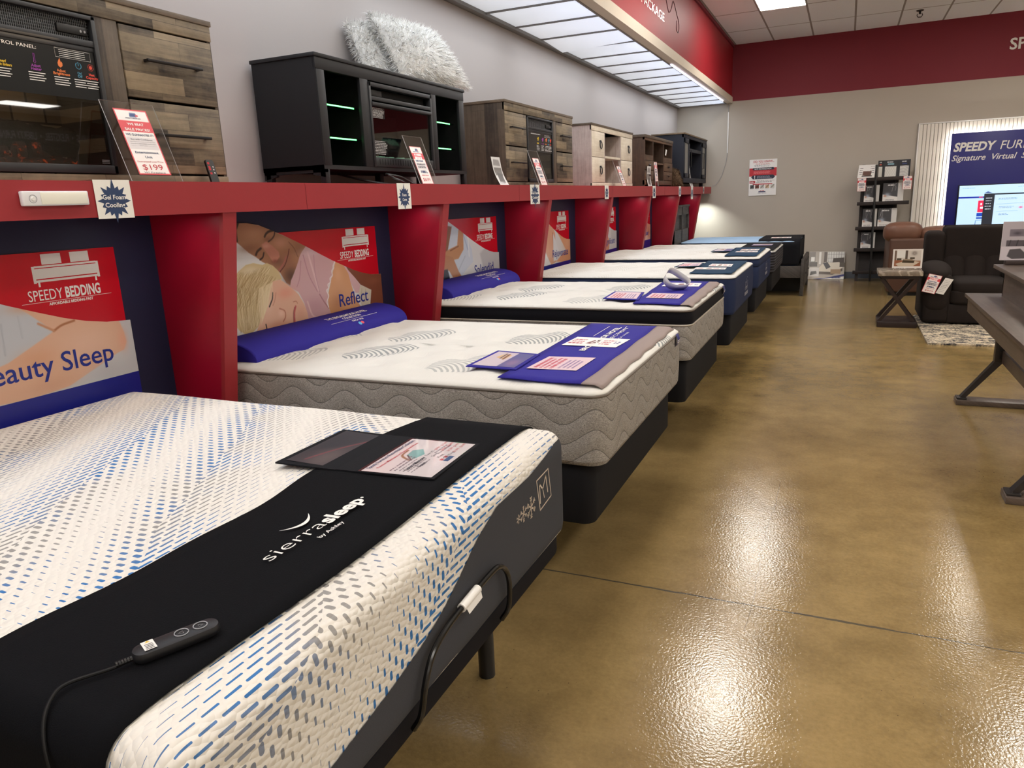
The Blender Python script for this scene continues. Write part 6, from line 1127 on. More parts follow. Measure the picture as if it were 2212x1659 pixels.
# fur pillows
def fur_mat(name, rgb, tip):
    t = NT(name); n = t.noise(t.coord(), 40.0, 2); t.base(t.mix(n, lin(rgb), lin(tip))); t.b.inputs['Roughness'].default_value = .7; t.b.inputs['Specular IOR Level'].default_value = .2; return t.m
m_fur = fur_mat('white_faux_fur', (228, 227, 222), (250, 249, 247)); m_furdark = M('grey_fur_tips', (96, 94, 96), .7); m_furbrown = fur_mat('brown_faux_fur', (58, 44, 32), (124, 98, 72))
def fur_pillow(label, corners, thick, count, ln, mats, seed, name='fur_pillow', group='white fur pillows', dark=.06):
    """square cushion through 4 corners (bl, br, tr, tl), bulging along its normal, covered in strands"""
    C = [np.array(c, float) for c in corners]; base = min(C, key=lambda c: c[2]); t = thing(name, label, 'pillow', tuple(base), group)
    n = np.cross(C[1]-C[0], C[3]-C[0]); n /= np.linalg.norm(n)
    def S(u, v, sd):
        e = (1-(2*u-1)**2)*(1-(2*v-1)**2); pin = 1-.10*(1-(2*u-1)**2)*0; q = C[0]*(1-u)*(1-v)+C[1]*u*(1-v)+C[2]*u*v+C[3]*(1-u)*v
        c = sum(C)/4; k = .02*(abs(2*u-1)**2*(1-(2*v-1)**2)+abs(2*v-1)**2*(1-(2*u-1)**2)); q = q+(c-q)*k
        return q+n*sd*thick*.5*max(e, 0)**.5
    mb = MB(); mb.grid(lambda a, b: S(a, b, 1), 20, 20).grid(lambda a, b: S(a, b, -1), 20, 20); mb.build('cover', mats[0], t, smooth=80)
    r = np.random.default_rng(seed); V = []; F = []; MI = []
    down = np.array((0, 0, -1.0))
    for i in range(count):
        sd = 1 if r.random() < .62 else -1; u, v = r.random(2)
        if r.random() < .22: (u, v) = (u, float(r.random() > .5)) if r.random() < .5 else (float(r.random() > .5), v)
        p = S(u, v, sd); c = sum(C)/4; out = (p-c); out = out-n*out.dot(n); out = out/(np.linalg.norm(out)+1e-6)
        d = n*sd*.75+out*.75+down*.12+r.normal(0, .38, 3); d /= np.linalg.norm(d); L = ln*r.uniform(.5, 1.25); d2 = d+down*.35+r.normal(0, .25, 3); d2 /= np.linalg.norm(d2)
        s = np.cross(d, r.normal(0, 1, 3)); s = s/np.linalg.norm(s)*.0014; q = p+d*L*.55; e = q+d2*L*.45; k = len(V)
        V += [p-s, p+s, q+s*.8, q-s*.8, e]; F += [(k, k+1, k+2, k+3), (k+3, k+2, k+4)]; m = 1 if r.random() < dark else 0; MI += [m, m]
    mb = MB(); mb.v = [tuple(x) for x in V]; mb.f = F; mb.mi = MI; o = mb.build('fur', list(mats), t, smooth=0); o['kind'] = 'stuff'; return t
fur_pillow('white fur pillow at back, leaning on wall behind its twin', [(-2.70, 4.0, 2.266), (-2.66, 4.30, 2.266), (-2.80, 4.30, 2.63), (-2.80, 3.97, 2.57)], .09, 5200, .042, (m_fur, m_furdark), 5)
fur_pillow('white fur pillow in front, slumped along top of black console', [(-2.57, 4.19, 2.275), (-2.47, 4.88, 2.285), (-2.64, 4.72, 2.625), (-2.72, 4.09, 2.64)], .17, 9500, .045, (m_fur, m_furdark), 9)
fur_pillow('dark brown fur pillow slumped between the brown and blue-black consoles', [(-2.52, 11.49, LZ+.01), (-2.26, 11.45, LZ+.01), (-2.36, 11.57, 1.86), (-2.56, 11.57, 1.93)], .11, 3000, .04, (m_furbrown, m_furbrown), 4, group=None)
# ------------------------------------------------------------------ back wall
UX, UZ = (1, 0, 0), (0, 0, 1); YB = BACK
t = thing('wall_poster', 'white and red Did You Know poster hung on back wall', 'poster', (-1.36, YB-.012, 1.435))
MB().rbox(-1.585, -1.13, YB-.012, YB-.004, 1.436, 2.042, .001).build('board', m_white, t)
c = Canvas(0, 1, 0, 1, 190, (238, 236, 234)); c.rect(0, 1, .535, .765, (188, 40, 52)); c.bars(.2, .8, .86, .9, 2, (190, 80, 90), .4, 2); c.bars(.17, .84, .80, .85, 2, (120, 116, 124), .4, 3)
def pill(a, b, v0, v1, col): r = (v1-v0)/2*1.3; c.rect(a+r, b-r, v0, v1, col); c.poly([(a, (v0+v1)/2), (a+r, v0), (a+r, v1)], col); c.poly([(b, (v0+v1)/2), (b-r, v0), (b-r, v1)], col)
pill(.11, .92, .705, .775, (34, 40, 60)); c.bars(.14, .88, .60, .69, 6, (224, 120, 124), .5, 5); pill(.07, .95, .46, .57, (34, 42, 62)); c.bars(.28, .85, .475, .555, 4, (150, 156, 172), .45, 6); c.bars(.27, .95, .355, .425, 3, (110, 100, 108), .4, 7)
c.poly([(.02, .345), (.21, .345), (.24, .38), (.21, .415), (.02, .415)], (178, 34, 50)); c.rect(.14, .86, .305, .33, (184, 48, 56))
for k, col in enumerate(((70, 70, 72), (112, 60, 46), (190, 186, 180), (200, 170, 140), (204, 200, 190))): c.rect(.05+.187*k, .19+.187*k, .20, .30, col); c.line([(.07+.187*k, .21), (.17+.187*k, .29)], .03, tuple(int(v*.7) for v in col)); c.bars(.06+.187*k, .18+.187*k, .17, .19, 1, (130, 130, 136), .5, k)
c.rect(.36, .62, .085, .12, (44, 56, 96)); c.rect(.41, .48, .122, .14, (190, 50, 60)); c.rect(.5, .57, .122, .14, (190, 50, 60))
o = c.mesh('print', plane_fn((-1.583, YB-.0125, 1.438), (.451, 0, 0), (0, 0, .602)), m_print, t)
tx = MB(); P = lambda a, b: (-1.583+.451*a, YB-.0128, 1.438+.602*b)
tx.text('DID YOU KNOW...', P(.14, .915), UX, UZ, .036, 'L', width=.34, bold=.02, mi=0); tx.text('FACTS YOU SHOULD KNOW', P(.5, .722), UX, UZ, .022, 'C', width=.28, bold=.02, mi=1); tx.text('PLUS...', P(.04, .365), UX, UZ, .018, 'L', width=.07, bold=.02, mi=1); tx.text('!', P(.19, .475), UX, UZ, .05, 'L', bold=.04, mi=1); tx.text('SPEEDY BEDDING', P(.5, .05), UX, UZ, .015, 'C', width=.14, mi=2)
tx.build('lettering', [i_red, i_white, i_navy], t)

# leaning bedroom picture
t = thing('picture_board', 'bedroom picture board leaning on back wall by the last bed', 'picture', (-.25, 13.7, 0))
c = Canvas(0, 1, 0, 1, 150, (190, 182, 172)); c.rect(0, 1, .55, 1, (178, 170, 160)); c.rect(.52, .98, .5, .98, (226, 226, 222))
for k in range(7): c.line([(.55+.07*k, .5), (.55+.07*k, .98)], .008, (110, 106, 104))
for k in range(3): c.line([(.52, .62+.14*k), (.98, .62+.14*k)], .008, (110, 106, 104))
c.rect(.0, .18, .5, .99, (120, 112, 106)); c.rect(.28, .34, .55, .98, (236, 234, 228)); c.rect(.42, .5, .5, .98, (96, 88, 84)); c.poly([(.66, .58), (.98, .6), (.98, .78), (.68, .76)], (70, 62, 58))
c.poly([(.28, .40), (.45, .62), (.62, .60), (.85, .62), (.95, .40), (.7, .26), (.3, .28)], (228, 220, 204)); c.poly([(.40, .58), (.52, .62), (.62, .44), (.5, .36)], (70, 70, 76)); c.poly([(.28, .28), (.7, .26), (.95, .40), (.95, .30), (.68, .16), (.3, .18)], (92, 82, 74)); c.rect(.62, .9, .2, .36, (170, 142, 112)); c.rect(.02, .24, .45, .62, (76, 70, 66)); c.rect(.06, .16, .64, .8, (240, 240, 236)); c.rect(.86, 1, .44, .6, (84, 76, 70)); c.rect(.02, .3, .1, .42, (224, 222, 218)); c.poly([(.05, .14), (.24, .2), (.22, .3), (.07, .28)], (90, 88, 86))
c.poly([(.3, .0), (1, 0), (1, .10), (.7, .06), (.4, .02)], (232, 232, 230)); c.poly([(.15, .02), (.45, .03), (.75, .12), (1, .18), (1, .11), (.7, .05), (.3, 0)], (36, 48, 120)); c.bars(.66, .96, .02, .09, 1, (44, 54, 110), .8)
MB().add([(-.53, 13.66, .004), (.035, 13.66, .004), (.035, 13.80, .46), (-.53, 13.80, .46), (-.53, 13.67, .004), (.035, 13.67, .004), (.035, 13.81, .46), (-.53, 13.81, .46)], [(4, 5, 6, 7), (0, 1, 5, 4), (1, 2, 6, 5), (2, 3, 7, 6), (3, 0, 4, 7)]).build('board', m_white, t)
c.mesh('print', plane_fn((-.53, 13.659, .004), (.565, 0, 0), (0, .14, .456)), m_gloss, t)

# ladder shelf with bedding samples
m_esp = wood('espresso_wood', (28, 20, 18), (58, 44, 40), 'x', (2, .3), .0003, vary=.3)
t = thing('ladder_shelf', 'dark espresso ladder shelf with four display ledges by back wall', 'shelf', (.5, 13.6, 0))
for x, nm in ((.20, 'upright'), (.70, 'upright')): MB().add([(x+dx, y, z) for dx in (0, .045) for y, z in ((13.44, 0), (13.48, 0), (13.78, 1.86), (13.74, 1.86))], [(0, 1, 2, 3), (4, 5, 6, 7), (0, 1, 5, 4), (1, 2, 6, 5), (2, 3, 7, 6), (3, 0, 4, 7)]).build(nm, m_esp, t)
MB().tube([(.425, 13.36, 0), (.41, 13.40, 1.0), (.40, 13.44, 1.84)], .017, 10).build('front_pole', M('black_pole', (30, 30, 30), .4), t)
for x0, x1, z in ((.15, .80, 1.60), (.155, .90, 1.222), (.155, .88, .83), (.155, .86, .485), (.16, .84, .12)):
    o = MB().rbox(x0, x1, 13.44, 13.66, z, z+.02, .002).build('shelf', m_esp, t); MB().rbox(x0, x1, 13.42, 13.44, z-.004, z+.052, .002).build('lip', m_esp, o)
MB().add([(.21, 13.50, .14), (.74, 13.50, .14), (.74, 13.76, 1.6), (.21, 13.76, 1.6)], [(0, 1, 2, 3)]).build('back_panel', M('dark_back_panel', (34, 28, 27), .7), t)
def pack(label, x0, x1, z, h, seed, dy=0):
    t = thing('sheet_set_package', label, 'package', ((x0+x1)/2, 13.52, z), 'packaged sheet sets on the ladder shelf'); y = 13.475+dy; tl = .10*h
    c = Canvas(0, 1, 0, 1, 60, (46, 46, 52)); c.rect(.72, 1, 0, 1, (206, 204, 200)); c.poly([(0, 0), (.72, 0), (.72, .30), (.4, .36), (0, .44)], (222, 218, 214)); c.blob((.22, .42), (.16, .10), (150, 160, 176), .95); c.blob((.12, .36), (.07, .05), (176, 110, 80), .9); c.bars(.1, .65, .06, .2, 2, (120, 120, 126), .4, seed); c.bars(.2, .6, .84, .94, 1, (210, 210, 212), .6, seed)
    r = random.Random(seed)
    for k in range(5): a = r.uniform(.05, .95); c.line([(a, r.uniform(.5, .7)), (a+r.uniform(-.1, .1), .8), (a+r.uniform(-.2, .2), .98)], .018, (236, 236, 236), .5)
    MB().add([(x0, y, z), (x1, y, z), (x1, y+tl, z+h), (x0, y+tl, z+h), (x0, y+.05, z), (x1, y+.05, z), (x1, y+.05+tl, z+h), (x0, y+.05+tl, z+h)], [(4, 5, 6, 7), (0, 1, 5, 4), (1, 2, 6, 5), (2, 3, 7, 6), (3, 0, 4, 7)]).build('fabric_block', M('dark_sheet_fabric', (40, 40, 46), .7), t)
    c.mesh('printed_front', plane_fn((x0, y-.001, z), (x1-x0, 0, 0), (0, tl, h)), m_gloss, t)
pack('dark sheet set package behind left price tag, ledge below the top', .25, .47, 1.243, .29, 1); pack('shiny sheet set package right side of ledge below the top', .52, .815, 1.243, .31, 2)
pack('sheet set package at left of the middle ledge', .25, .46, .851, .31, 3); pack('dark sheet set package at right of the middle ledge behind sofa top', .475, .745, .851, .31, 4)
pack('lone sheet set package on the lowest visible ledge', .25, .46, .506, .28, 5)
t = thing('sample_board', 'black tri-panel bedding sample board on top of ladder shelf', 'display board', (.65, 13.6, 1.62))
for k, (x0, x1, y0, y1) in enumerate(((.425, .50, 13.55, 13.60), (.50, .72, 13.60, 13.60), (.72, .885, 13.60, 13.55))):
    c = Canvas(0, 1, 0, 1, 50, (30, 32, 38)); c.rect(.14, .86, .0, .66, (222, 220, 214)); c.bars(.25, .75, .86, .93, 1, (200, 200, 204), .7, k)
    c.rect(.3, .7, .74, .8, ((210, 90, 70), (130, 170, 186), (50, 60, 110))[k])
    if k == 1:
        for q in range(-3, 6): c.line([(.14+.16*q, 0), (.14+.16*q+.5, .66)], .018, (196, 194, 190)); c.line([(.14+.16*q+.5, 0), (.14+.16*q, .66)], .018, (196, 194, 190))
        for a in ((0, .14, 0, 1), (.86, 1, 0, 1), (0, 1, .66, .74)): c.rect(*a, (30, 32, 38))
        c.rect(.3, .7, .76, .82, (130, 170, 186))
    if k == 2:
        for q in range(8): c.line([(.14, .06+.08*q), (.5, .03+.08*q), (.86, .10+.08*q)], .02, (120, 120, 122))
    c.mesh('panel', plane_fn((x0, y0, 1.622), (x1-x0, y1-y0, 0), (0, .03, .285)), m_print, t)
t = thing('drawing_card', 'white tilted card with furniture drawing on top left of ladder shelf', 'card', (.26, 13.42, 1.652))
c = Canvas(0, 1, 0, 1, 60, (226, 224, 222)); c.poly([(.28, .2), (.78, .14), (.80, .5), (.3, .52)], (92, 58, 48)); c.rect(.25, .85, .1, .18, (60, 50, 50))
for k in range(4): c.bars(.08, .3, .25+.15*k, .33+.15*k, 1, (90, 88, 92), .6, k); c.bars(.72, .97, .35+.15*k, .43+.15*k, 1, (90, 88, 92), .6, k+9)
c.mesh('card_face', plane_fn((.13, 13.405, 1.648), (.245, 0, .0), (.018, .05, .20)), m_print, t)
def hang_price(label, x0, z1, w, h, y, price):
    t = thing('price_tag', label, 'price tag', (x0+w/2, y, z1-h), 'hanging price tags'); price_sign((x0, y, z1-h), UX, UZ, w, h, price, t); return t
hang_price('red and white price tag on left end of ladder shelf top', .14, 1.645, .125, .205, 13.40, '$599'); hang_price('red and white price tag on right end of ladder shelf top', .79, 1.647, .125, .20, 13.40, '$299')

# slatted light wall with blue sign and screen
t = thing('slat_feature_panel', 'white vertical slat panel on back wall glowing around the blue sign', 'wall panel', (2.2, YB-.03, .1))
X0, X1, ZT = .975, 3.55, 2.44
MB().box(X0, X1, YB-.03, YB-.004, .12, ZT).build('backing', M('slat_backing', (196, 190, 180), .7), t)
mb = MB(); k = 0; x = X0+.01
while x < X1-.03: mb.rbox(x, x+.044, YB-.046, YB-.028, .13, ZT-.012, .003, 1); x += .052
mb.build('slats', M('white_slats', (222, 216, 206), .6), t)
fr = MB(); fr.rbox(X0-.008, X0+.008, YB-.055, YB-.004, .12, ZT+.006, .002).rbox(X1-.008, X1+.008, YB-.055, YB-.004, .12, ZT+.006, .002).rbox(X0, X1, YB-.055, YB-.004, ZT-.01, ZT+.006, .002).rbox(X0, X1, YB-.05, YB-.03, 2.18, 2.182, .0005); fr.build('edge_trim', m_white, t)
S0, S1, SZ = 1.43, 3.1, 2.255; ys = YB-.13
t = thing('store_sign', 'royal blue sign board reading SPEEDY FURNITURE with lit edges', 'sign', ((S0+S1)/2, ys, .3))
MB().rbox(S0, S1, ys, ys+.03, .3, SZ, .002).build('board', [M('sign_blue', (22, 24, 118), .4)], t)
mb = MB(); mb.box(S0, S0+.004, ys+.002, ys+.031, .3, SZ).box(S0, S1, ys+.002, ys+.031, SZ-.004, SZ+.0005); mb.build('board_edge', m_black, t)
mb = MB(); mb.box(S0+.012, S0+.022, ys+.032, ys+.045, .32, SZ-.02).box(S0+.012, S1-.02, ys+.032, ys+.045, SZ-.024, SZ-.014).box(S1-.022, S1-.012, ys+.032, ys+.045, .32, SZ-.02); mb.build('led_strip', emis('sign_backlight', (255, 250, 238), 42), t)
tx = MB(); P = lambda x, z: (x, ys-.0005, z)
tx.text('SPEEDY', P(1.468, 1.985), UX, UZ, .125, 'L', width=.565, bold=.035, shear=.2); tx.text('FURNITURE', P(2.085, 1.985), UX, UZ, .125, 'L', width=.86, shear=.2); tx.build('heading', i_white, t); tx = MB()
tx.text('Signature  Virtual  S', P(1.455, 1.842), UX, UZ, .085, 'L', width=.98, shear=.3, bold=.012)
tx.build('tagline', i_white, t)
t = thing('display_screen', 'bright pale blue screen showing web pages on the blue sign', 'screen', (2.2, ys-.02, .78))
MB().rbox(1.585, 2.86, ys-.045, ys-.002, .765, 1.475, .004).build('bezel', m_black, t)
c = Canvas(0, 1, 0, 1, 230, (188, 222, 248)); c.rect(0, .29, .72, .755, (16, 40, 160)); c.rect(.22, .26, .727, .75, (224, 60, 90)); c.bars(.03, .2, .93, .96, 1, (130, 150, 176), .4, 1); c.bars(.6, .9, .93, .96, 1, (130, 150, 176), .4, 2); c.poly([(.27, .82), (.31, .86), (.36, .82)], (60, 80, 140)); c.rect(.215, .30, .40, .66, (236, 34, 80)); c.bars(.24, .3, .46, .62, 2, (250, 230, 240), .6, 3); c.rect(.21, .30, .31, .385, (20, 70, 180)); c.rect(.21, .30, .255, .29, (20, 70, 180)); c.line([(.21, .22), (.3, .225)], .005, (30, 60, 140)); c.line([(.21, .22), (.20, .02)], .005, (30, 60, 140))
c.rect(.275, .94, .02, .80, (190, 222, 248)); c.rect(.275, .94, .78, .81, (30, 34, 44)); c.rect(.275, .385, .02, .80, (34, 38, 48)); c.bars(.29, .37, .44, .74, 5, (190, 200, 212), .25, 5); c.bars(.42, .66, .66, .71, 2, (70, 90, 130), .3, 6); c.line([(.41, .57), (.88, .60)], .004, (110, 130, 160)); c.bars(.44, .6, .47, .53, 2, (90, 110, 150), .3, 7); c.blob((.67, .49), (.02, .02), (232, 70, 120), .95); c.line([(.42, .41), (.64, .42)], .004, (120, 140, 170)); c.bars(.44, .56, .32, .38, 2, (90, 110, 150), .3, 8); c.blob((.78, .44), (.06, .10), (160, 180, 205), .8); c.blob((.77, .46), (.03, .05), (196, 222, 246), .7)
c.rect(.92, .955, .5, .62, (214, 168, 150)); c.rect(0, 1, 0, .045, (170, 208, 244)); c.rect(.27, .36, 0, .045, (14, 86, 220)); c.bars(.4, .75, .005, .04, 1, (60, 90, 150), .6, 9)
c.mesh('picture', plane_fn((1.60, ys-.0458, .78), (1.245, 0, 0), (0, 0, .682)), m_screen, t)

# ------------------------------------------------------------------ seating and tables at the right
def puff(mb, x0, x1, y0, y1, z0, z1, p=2.6, nu=28, nv=20, mi=0):
    """soft cushion: superellipsoid block"""
    cx, cy, cz_ = (x0+x1)/2, (y0+y1)/2, (z0+z1)/2; a, b, c = (x1-x0)/2, (y1-y0)/2, (z1-z0)/2; e = 2/p; f = lambda v: math.copysign(abs(v)**e, v)
    V = []; F = []
    for j in range(nv+1):
        ph = -PI/2+PI*j/nv
        for i in range(nu): th = 2*PI*i/nu; V.append((cx+a*f(math.cos(ph))*f(math.cos(th)), cy+b*f(math.cos(ph))*f(math.sin(th)), cz_+c*f(math.sin(ph))))
    for j in range(nv):
        for i in range(nu): F.append((j*nu+i, j*nu+(i+1) % nu, (j+1)*nu+(i+1) % nu, (j+1)*nu+i))
    return mb.add(V, F, mi)
m_leather = M('tan_brown_leather', (112, 78, 62), .42, .4, noise=(9, .18), bump=(25, .25, .006)); m_leather2 = M('brown_back_vinyl', (88, 62, 50), .5, .35, noise=(6, .08), bump=(200, .1, .001))
t = thing('reclining_sofa', 'tan brown leather sofa seen from behind with slumped back cushions', 'sofa', (1.5, 12.3, 0))
MB().rbox(.585, 2.35, 11.6, 13.0, .05, .79, .03, 4).build('body', m_leather2, t)
for x0, x1, z1 in ((.50, 1.0, 1.01), (.94, 1.62, .945), (1.58, 2.3, .945)):
    mb = MB(); puff(mb, x0, x1, 11.66, 12.1, .72, z1, 2.8); o = mb.build('back_cushion', m_leather, t, smooth=80)
MB().box(.62, 2.3, 11.65, 12.9, 0, .06).build('base', m_black, t)

m_suede = M('chocolate_suede', (33, 26, 23), .85, .25, noise=(7, .3), bump=(160, .2, .002)); m_seam = M('dark_seam', (20, 15, 13), .9)
t = thing('recliner_chair', 'dark chocolate brown suede recliner sitting on the grey rug', 'armchair', (1.35, 9.5, .03))
MB().rbox(.90, 1.86, 9.12, 10.05, .035, .40, .05, 4).build('body', m_suede, t)
for x0, x1 in ((.80, 1.11), (1.60, 1.91)):
    mb = MB(); puff(mb, x0, x1, 9.02, 9.95, .42, .672, 2.3, 32, 20); mb.rbox(x0+.02, x1-.02, 9.06, 9.9, .035, .56, .05, 4)
    puff(mb, x0+.005, x1-.015, 9.03, 9.4, .12, .60, 3.2); mb.build('arm', m_suede, t, smooth=80)
mb = MB(); puff(mb, 1.07, 1.64, 9.03, 9.75, .33, .505, 4.5); mb.build('seat_cushion', m_suede, t, smooth=80)
mb = MB(); puff(mb, 1.07, 1.64, 9.035, 9.3, .235, .40, 5); o = mb.build('front_roll', m_suede, t, smooth=80)
MB().rbox(1.06, 1.65, 9.06, 9.12, .04, .245, .02, 3).build('footrest', m_suede, t)
bk = MB(); ln = lambda z: 9.62+.20*(z-.45)/.6
for k in range(3):
    x0 = 1.05+.205*k
    bk.grid(lambda a, b, x0=x0: (x0+.205*a, 9.57+.23*b-.045*math.sin(a*PI)**.5*math.sin(min(1, b*1.05)*PI)**.4, .45+.36*b), 8, 14)
bk.grid(lambda a, b: (1.045+.62*a, 9.80+.05*b-.06*math.sin(a*PI)**.35*math.sin(b*PI)**.5, .81+.235*b), 16, 12)
bk.rbox(1.04, 1.67, 9.70, 10.02, .40, 1.035, .04, 4); bk.build('back_cushion', m_suede, t, smooth=80)
for x0, x1 in ((.855, 1.055), (1.655, 1.86)):
    mb = MB(); mb.rbox(x0, x1, 9.66, 10.0, .5, .985, .06, 5); mb.build('back_wing', m_suede, t, smooth=80)
# price tags over the recliner arm
def tilted_tag(label, o, ux, uy, w, h, price, plain=False):
    t = thing('price_tag', label, 'price tag', o, 'hanging price tags')
    if plain:
        c = Canvas(0, 1, 0, 1, 40, (226, 222, 216)); c.bars(.1, .9, .1, .9, 8, (170, 164, 160), .3, 2); c.line([(.1, .3), (.9, .8)], .02, (196, 190, 184)); c.mesh('paper', plane_fn(o, np.array(ux)*w, np.array(uy)*h), m_print, t)
    else: price_sign(np.array(o), np.array(ux), np.array(uy), w, h, price, t)
    return t
tilted_tag('red and white $899 price tag clipped to the recliner arm', (.796, 8.985, .390), (.965, 0, -.22), (.30, .06, .95), .13, .20, '$899')
tilted_tag('plain white slip behind the $899 tag on the recliner arm', (.93, 8.995, .372), (.90, 0, -.20), (.45, .02, .9), .085, .18, '', True)

# rug
t = thing('area_rug', 'cream and charcoal shag rug with brushed pattern under the recliner', 'rug', (1.5, 8.7, 0))
def rug_mat():
    t_ = NT('shag_rug'); n = t_.noise(t_.coord((2.2, 9, 1), (0, 0, .5)), 2.2, 6, .75); n2 = t_.noise(t_.coord(), 70, 3, .7); f = t_.math('ADD', n, t_.math('MULTIPLY', t_.math('SUBTRACT', n2, .5), .35)); mr = t_.n('ShaderNodeMapRange', {'From Min': .42, 'From Max': .58}); t_.put(mr.inputs[0], f)
    t_.base(t_.mix(mr.outputs[0], lin((66, 66, 70)), lin((222, 206, 178)))); t_.b.inputs['Roughness'].default_value = .95; t_.bump(n2, 1.0, .012); return t_.m
mb = MB(); RX0, RX1, RY0, RY1 = .80, 2.5, 7.97, 9.75; R = np.random.default_rng(3)
h = R.random((90, 90))*.012
mb.grid(lambda a, b: (RX0+(RX1-RX0)*a, RY0+(RY1-RY0)*b, .016+float(h[int(b*88), int(a*88)])*(0 if a in (0, 1) or b in (0, 1) else 1)), 88, 88); mb.box(RX0+.003, RX1-.003, RY0+.003, RY1-.003, 0, .016); mb.build('pile', rug_mat(), t, smooth=0)

# end table with stone top
def marble():
    t_ = NT('brown_faux_marble'); w = t_.n('ShaderNodeTexWave', {'Scale': 3.0, 'Distortion': 9.0, 'Detail': 4.0, 'Detail Scale': 1.6}); t_.put(w.inputs['Vector'], t_.coord((1, 1, 1), (0, .3, .6))); n = t_.noise(t_.coord(), 14, 5, .7)
    c = t_.mix(n, lin((88, 78, 68)), lin((156, 142, 126))); mr = t_.n('ShaderNodeMapRange', {'From Min': .8, 'From Max': .98}); t_.put(mr.inputs[0], w.outputs['Fac']); c = t_.mix(mr.outputs[0], c, lin((168, 156, 140))); t_.base(c); t_.b.inputs['Roughness'].default_value = .2; return t_.m
m_espd = M('espresso_finish', (38, 26, 24), .4, .4, noise=(20, .15)); t = thing('end_table', 'small end table with brown marble top and crossed espresso legs', 'table', (.58, 9.15, 0))
MB().rbox(.362, .792, 8.9, 9.34, .56, .61, .004).build('top', marble(), t); MB().rbox(.40, .757, 8.93, 9.31, .525, .56, .003).build('apron', m_espd, t)
for y in (8.93, 9.26):
    for a, b_ in ((.405, .745), (.745, .405)): MB().prism([(a-.022, .525), (a+.022, .525), (b_+.022, .06), (b_-.022, .06)], 'y', y+(.0 if a < .5 else .012), y+(.03 if a < .5 else .042)).build('crossed_leg', m_espd, t)
MB().cyl((.575, 8.95, .292), (.575, 9.30, .292), .014, n=10).build('stretcher', m_espd, t); MB().rbox(.388, .776, 8.9, 9.34, 0, .065, .004).build('base', m_espd, t)
t = thing('picture_holder', 'framed coffee table picture in clear holder on the marble end table', 'picture', (.64, 9.13, .612))
c = Canvas(0, 1, 0, 1, 110, (232, 226, 220)); c.rect(.06, .94, .10, .93, (186, 170, 154)); c.rect(.06, .94, .42, .93, (208, 200, 190)); c.rect(.14, .42, .55, .92, (228, 226, 220)); c.rect(.42, .5, .4, .93, (92, 80, 72)); c.rect(.06, .12, .3, .93, (110, 92, 80)); c.poly([(.06, .42), (.5, .40), (.94, .36), (.94, .10), (.06, .10)], (150, 96, 70)); c.poly([(.1, .22), (.5, .42), (.92, .32), (.7, .11), (.2, .11)], (206, 190, 168)); c.poly([(.32, .28), (.72, .26), (.74, .40), (.36, .46)], (70, 60, 48)); c.poly([(.34, .42), (.72, .38), (.66, .46), (.42, .48)], (150, 132, 112)); c.rect(.14, .3, .42, .52, (84, 76, 64)); c.rect(.58, .74, .46, .56, (84, 76, 64)); c.blob((.72, .78), (.08, .10), (84, 74, 68), .9); c.blob((.72, .78), (.05, .065), (190, 180, 172), .8)
MB().rbox(.50, .795, 9.135, 9.145, .614, .832, .002).build('holder', m_acrylic, t); c.mesh('print', plane_fn((.502, 9.1335, .625), (.29, 0, 0), (0, 0, .205)), m_gloss, t); MB().rbox(.50, .795, 9.10, 9.17, .611, .615, .001).build('holder_foot', m_acrylic, t)

# two-tier desk
m_desk = wood('grey_brown_desk', (84, 72, 64), (128, 112, 100), 'y', (3, .6), .0002, rough=.38, vary=.15); m_steel = M('dark_steel', (52, 48, 47), .45, .5, .3, noise=(20, .1))
t = thing('two_tier_desk', 'grey-brown two-tier desk on steel trestle legs at right edge', 'desk', (1.15, 4.95, 0))
MB().rbox(.800, 1.55, 3.75, 5.985, .728, .752, .002).build('desktop', m_desk, t)
MB().box(.818, .836, 3.8, 5.96, .630, .728).box(.818, 1.52, 5.942, 5.96, .630, .728).build('apron', m_desk, t)
MB().rbox(.965, 1.60, 3.75, 6.07, .920, .945, .002).build('upper_tier', m_desk, t); MB().box(1.0, 1.018, 3.8, 5.87, .752, .92).box(1.0, 1.55, 5.852, 5.87, .752, .92).build('riser_panel', m_desk, t)
for y in (5.80, 3.985):
    MB().rbox(.785, 1.5, y-.065, y+.065, 0, .036, .004).build('foot_beam', m_desk, t)
    MB().rbox(.79, .85, y-.045, y+.045, .036, .048, .002).prism([(.805, .04), (.838, .04), (1.045, .315), (1.045, .43), (.99, .43), (.99, .31)], 'y', y-.028, y+.028).rbox(.988, 1.05, y-.03, y+.03, .31, .63, .003).prism([(1.495, .04), (1.462, .04), (1.24, .31), (1.29, .31)], 'y', y-.028, y+.028).rbox(1.24, 1.3, y-.03, y+.03, .31, .63, .003).build('trestle_leg', m_steel, t)
    b = MB()
    for z in (.34, .39): b.cyl((1.02, y-.036, z), (1.02, y-.028, z), .008, n=10)
    b.build('bolt', m_black, t)
MB().rbox(1.03, 1.07, 4.0, 5.79, .305, .39, .003).build('stretcher', m_desk, t)
t = thing('furniture_poster', 'recliner picture poster standing on the upper tier of the desk', 'poster', (1.2, 6.0, .945))
c = Canvas(0, 1, 0, 1, 120, (188, 180, 186)); c.rect(.10, .32, .62, .80, (128, 120, 130)); c.blob((.2, .7), (.06, .05), (80, 76, 84), .9); c.rect(.5, .9, .55, .9, (232, 230, 232)); c.rect(.06, .98, .36, .52, (92, 86, 92))
for k in range(9): c.line([(.1+.1*k, .36), (.12+.1*k, .52)], .012, (62, 58, 64))
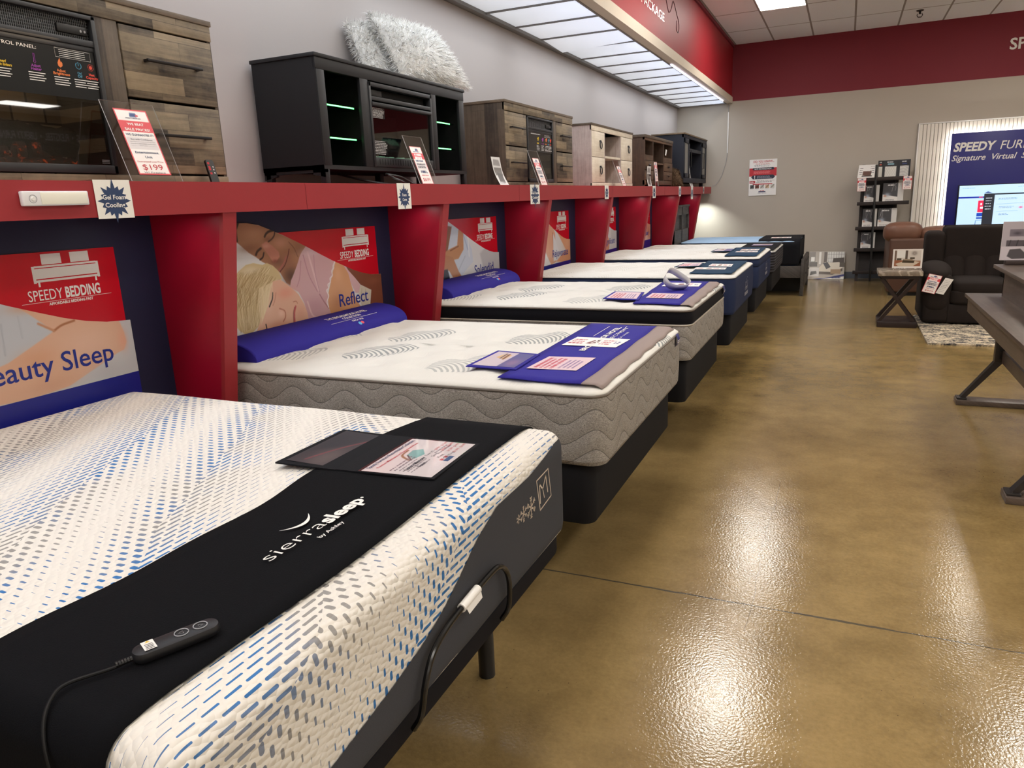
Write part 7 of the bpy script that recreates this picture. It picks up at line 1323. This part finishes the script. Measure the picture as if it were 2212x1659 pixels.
c.rect(.0, 1, .0, .355, (214, 206, 212)); c.poly([(.09, .10), (.12, .28), (.26, .30), (.32, .20), (.44, .18), (.46, .05), (.16, .03)], (88, 84, 88)); c.blob((.36, .26), (.02, .03), (150, 70, 70), .9); c.rect(.5, .95, .03, .33, (150, 144, 150)); c.rect(.52, .8, .2, .3, (96, 92, 98))
MB().rbox(.99, 1.42, 6.03, 6.045, .975, 1.235, .001).build('board', m_white, t); c.mesh('print', plane_fn((.99, 6.029, .976), (.43, 0, 0), (0, 0, .258)), m_gloss, t)
MB().rbox(1.02, 1.4, 5.99, 6.06, .9455, .976, .004).build('easel_base', M('dark_brown_stand', (58, 46, 42), .5), t)

# ------------------------------------------------------------------ camera, world, colour
cam = bpy.data.cameras.new('camera'); co = bpy.data.objects.new('camera', cam); COL.objects.link(co)
yaw, pitch, roll, fpx = math.radians(24.50269), math.radians(-13.96867), math.radians(2.35980), 1579.22
fw = Vector((-math.sin(yaw)*math.cos(pitch), math.cos(yaw)*math.cos(pitch), math.sin(pitch))); r0 = Vector((math.cos(yaw), math.sin(yaw), 0)); d0 = fw.cross(r0)
rt = r0*math.cos(roll)+d0*math.sin(roll); dn = r0*-math.sin(roll)+d0*math.cos(roll)
co.matrix_world = Matrix(((rt.x, -dn.x, -fw.x, 0), (rt.y, -dn.y, -fw.y, 0), (rt.z, -dn.z, -fw.z, 1.5), (0, 0, 0, 1)))
cam.sensor_width = 36; cam.sensor_fit = 'HORIZONTAL'; cam.lens = fpx/2212*36; cam.clip_start = .05; cam.clip_end = 60; SC.camera = co
w = bpy.data.worlds.new('store'); SC.world = w; w.use_nodes = True; w.node_tree.nodes['Background'].inputs[0].default_value = (.5, .5, .5, 1); w.node_tree.nodes['Background'].inputs[1].default_value = .05
vs = SC.view_settings; vs.view_transform = 'Standard'; vs.look = 'None'; vs.gamma = 1; vs.use_curve_mapping = False; vs.exposure = 0.0
cy = SC.cycles; cy.max_bounces = 7; cy.diffuse_bounces = 4; cy.glossy_bounces = 3; cy.transparent_max_bounces = 10; cy.transmission_bounces = 4; cy.caustics_reflective = True; cy.caustics_refractive = False; cy.use_denoising = True; cy.sample_clamp_indirect = 3
try: cy.denoiser = 'OPENIMAGEDENOISE'
except Exception: pass
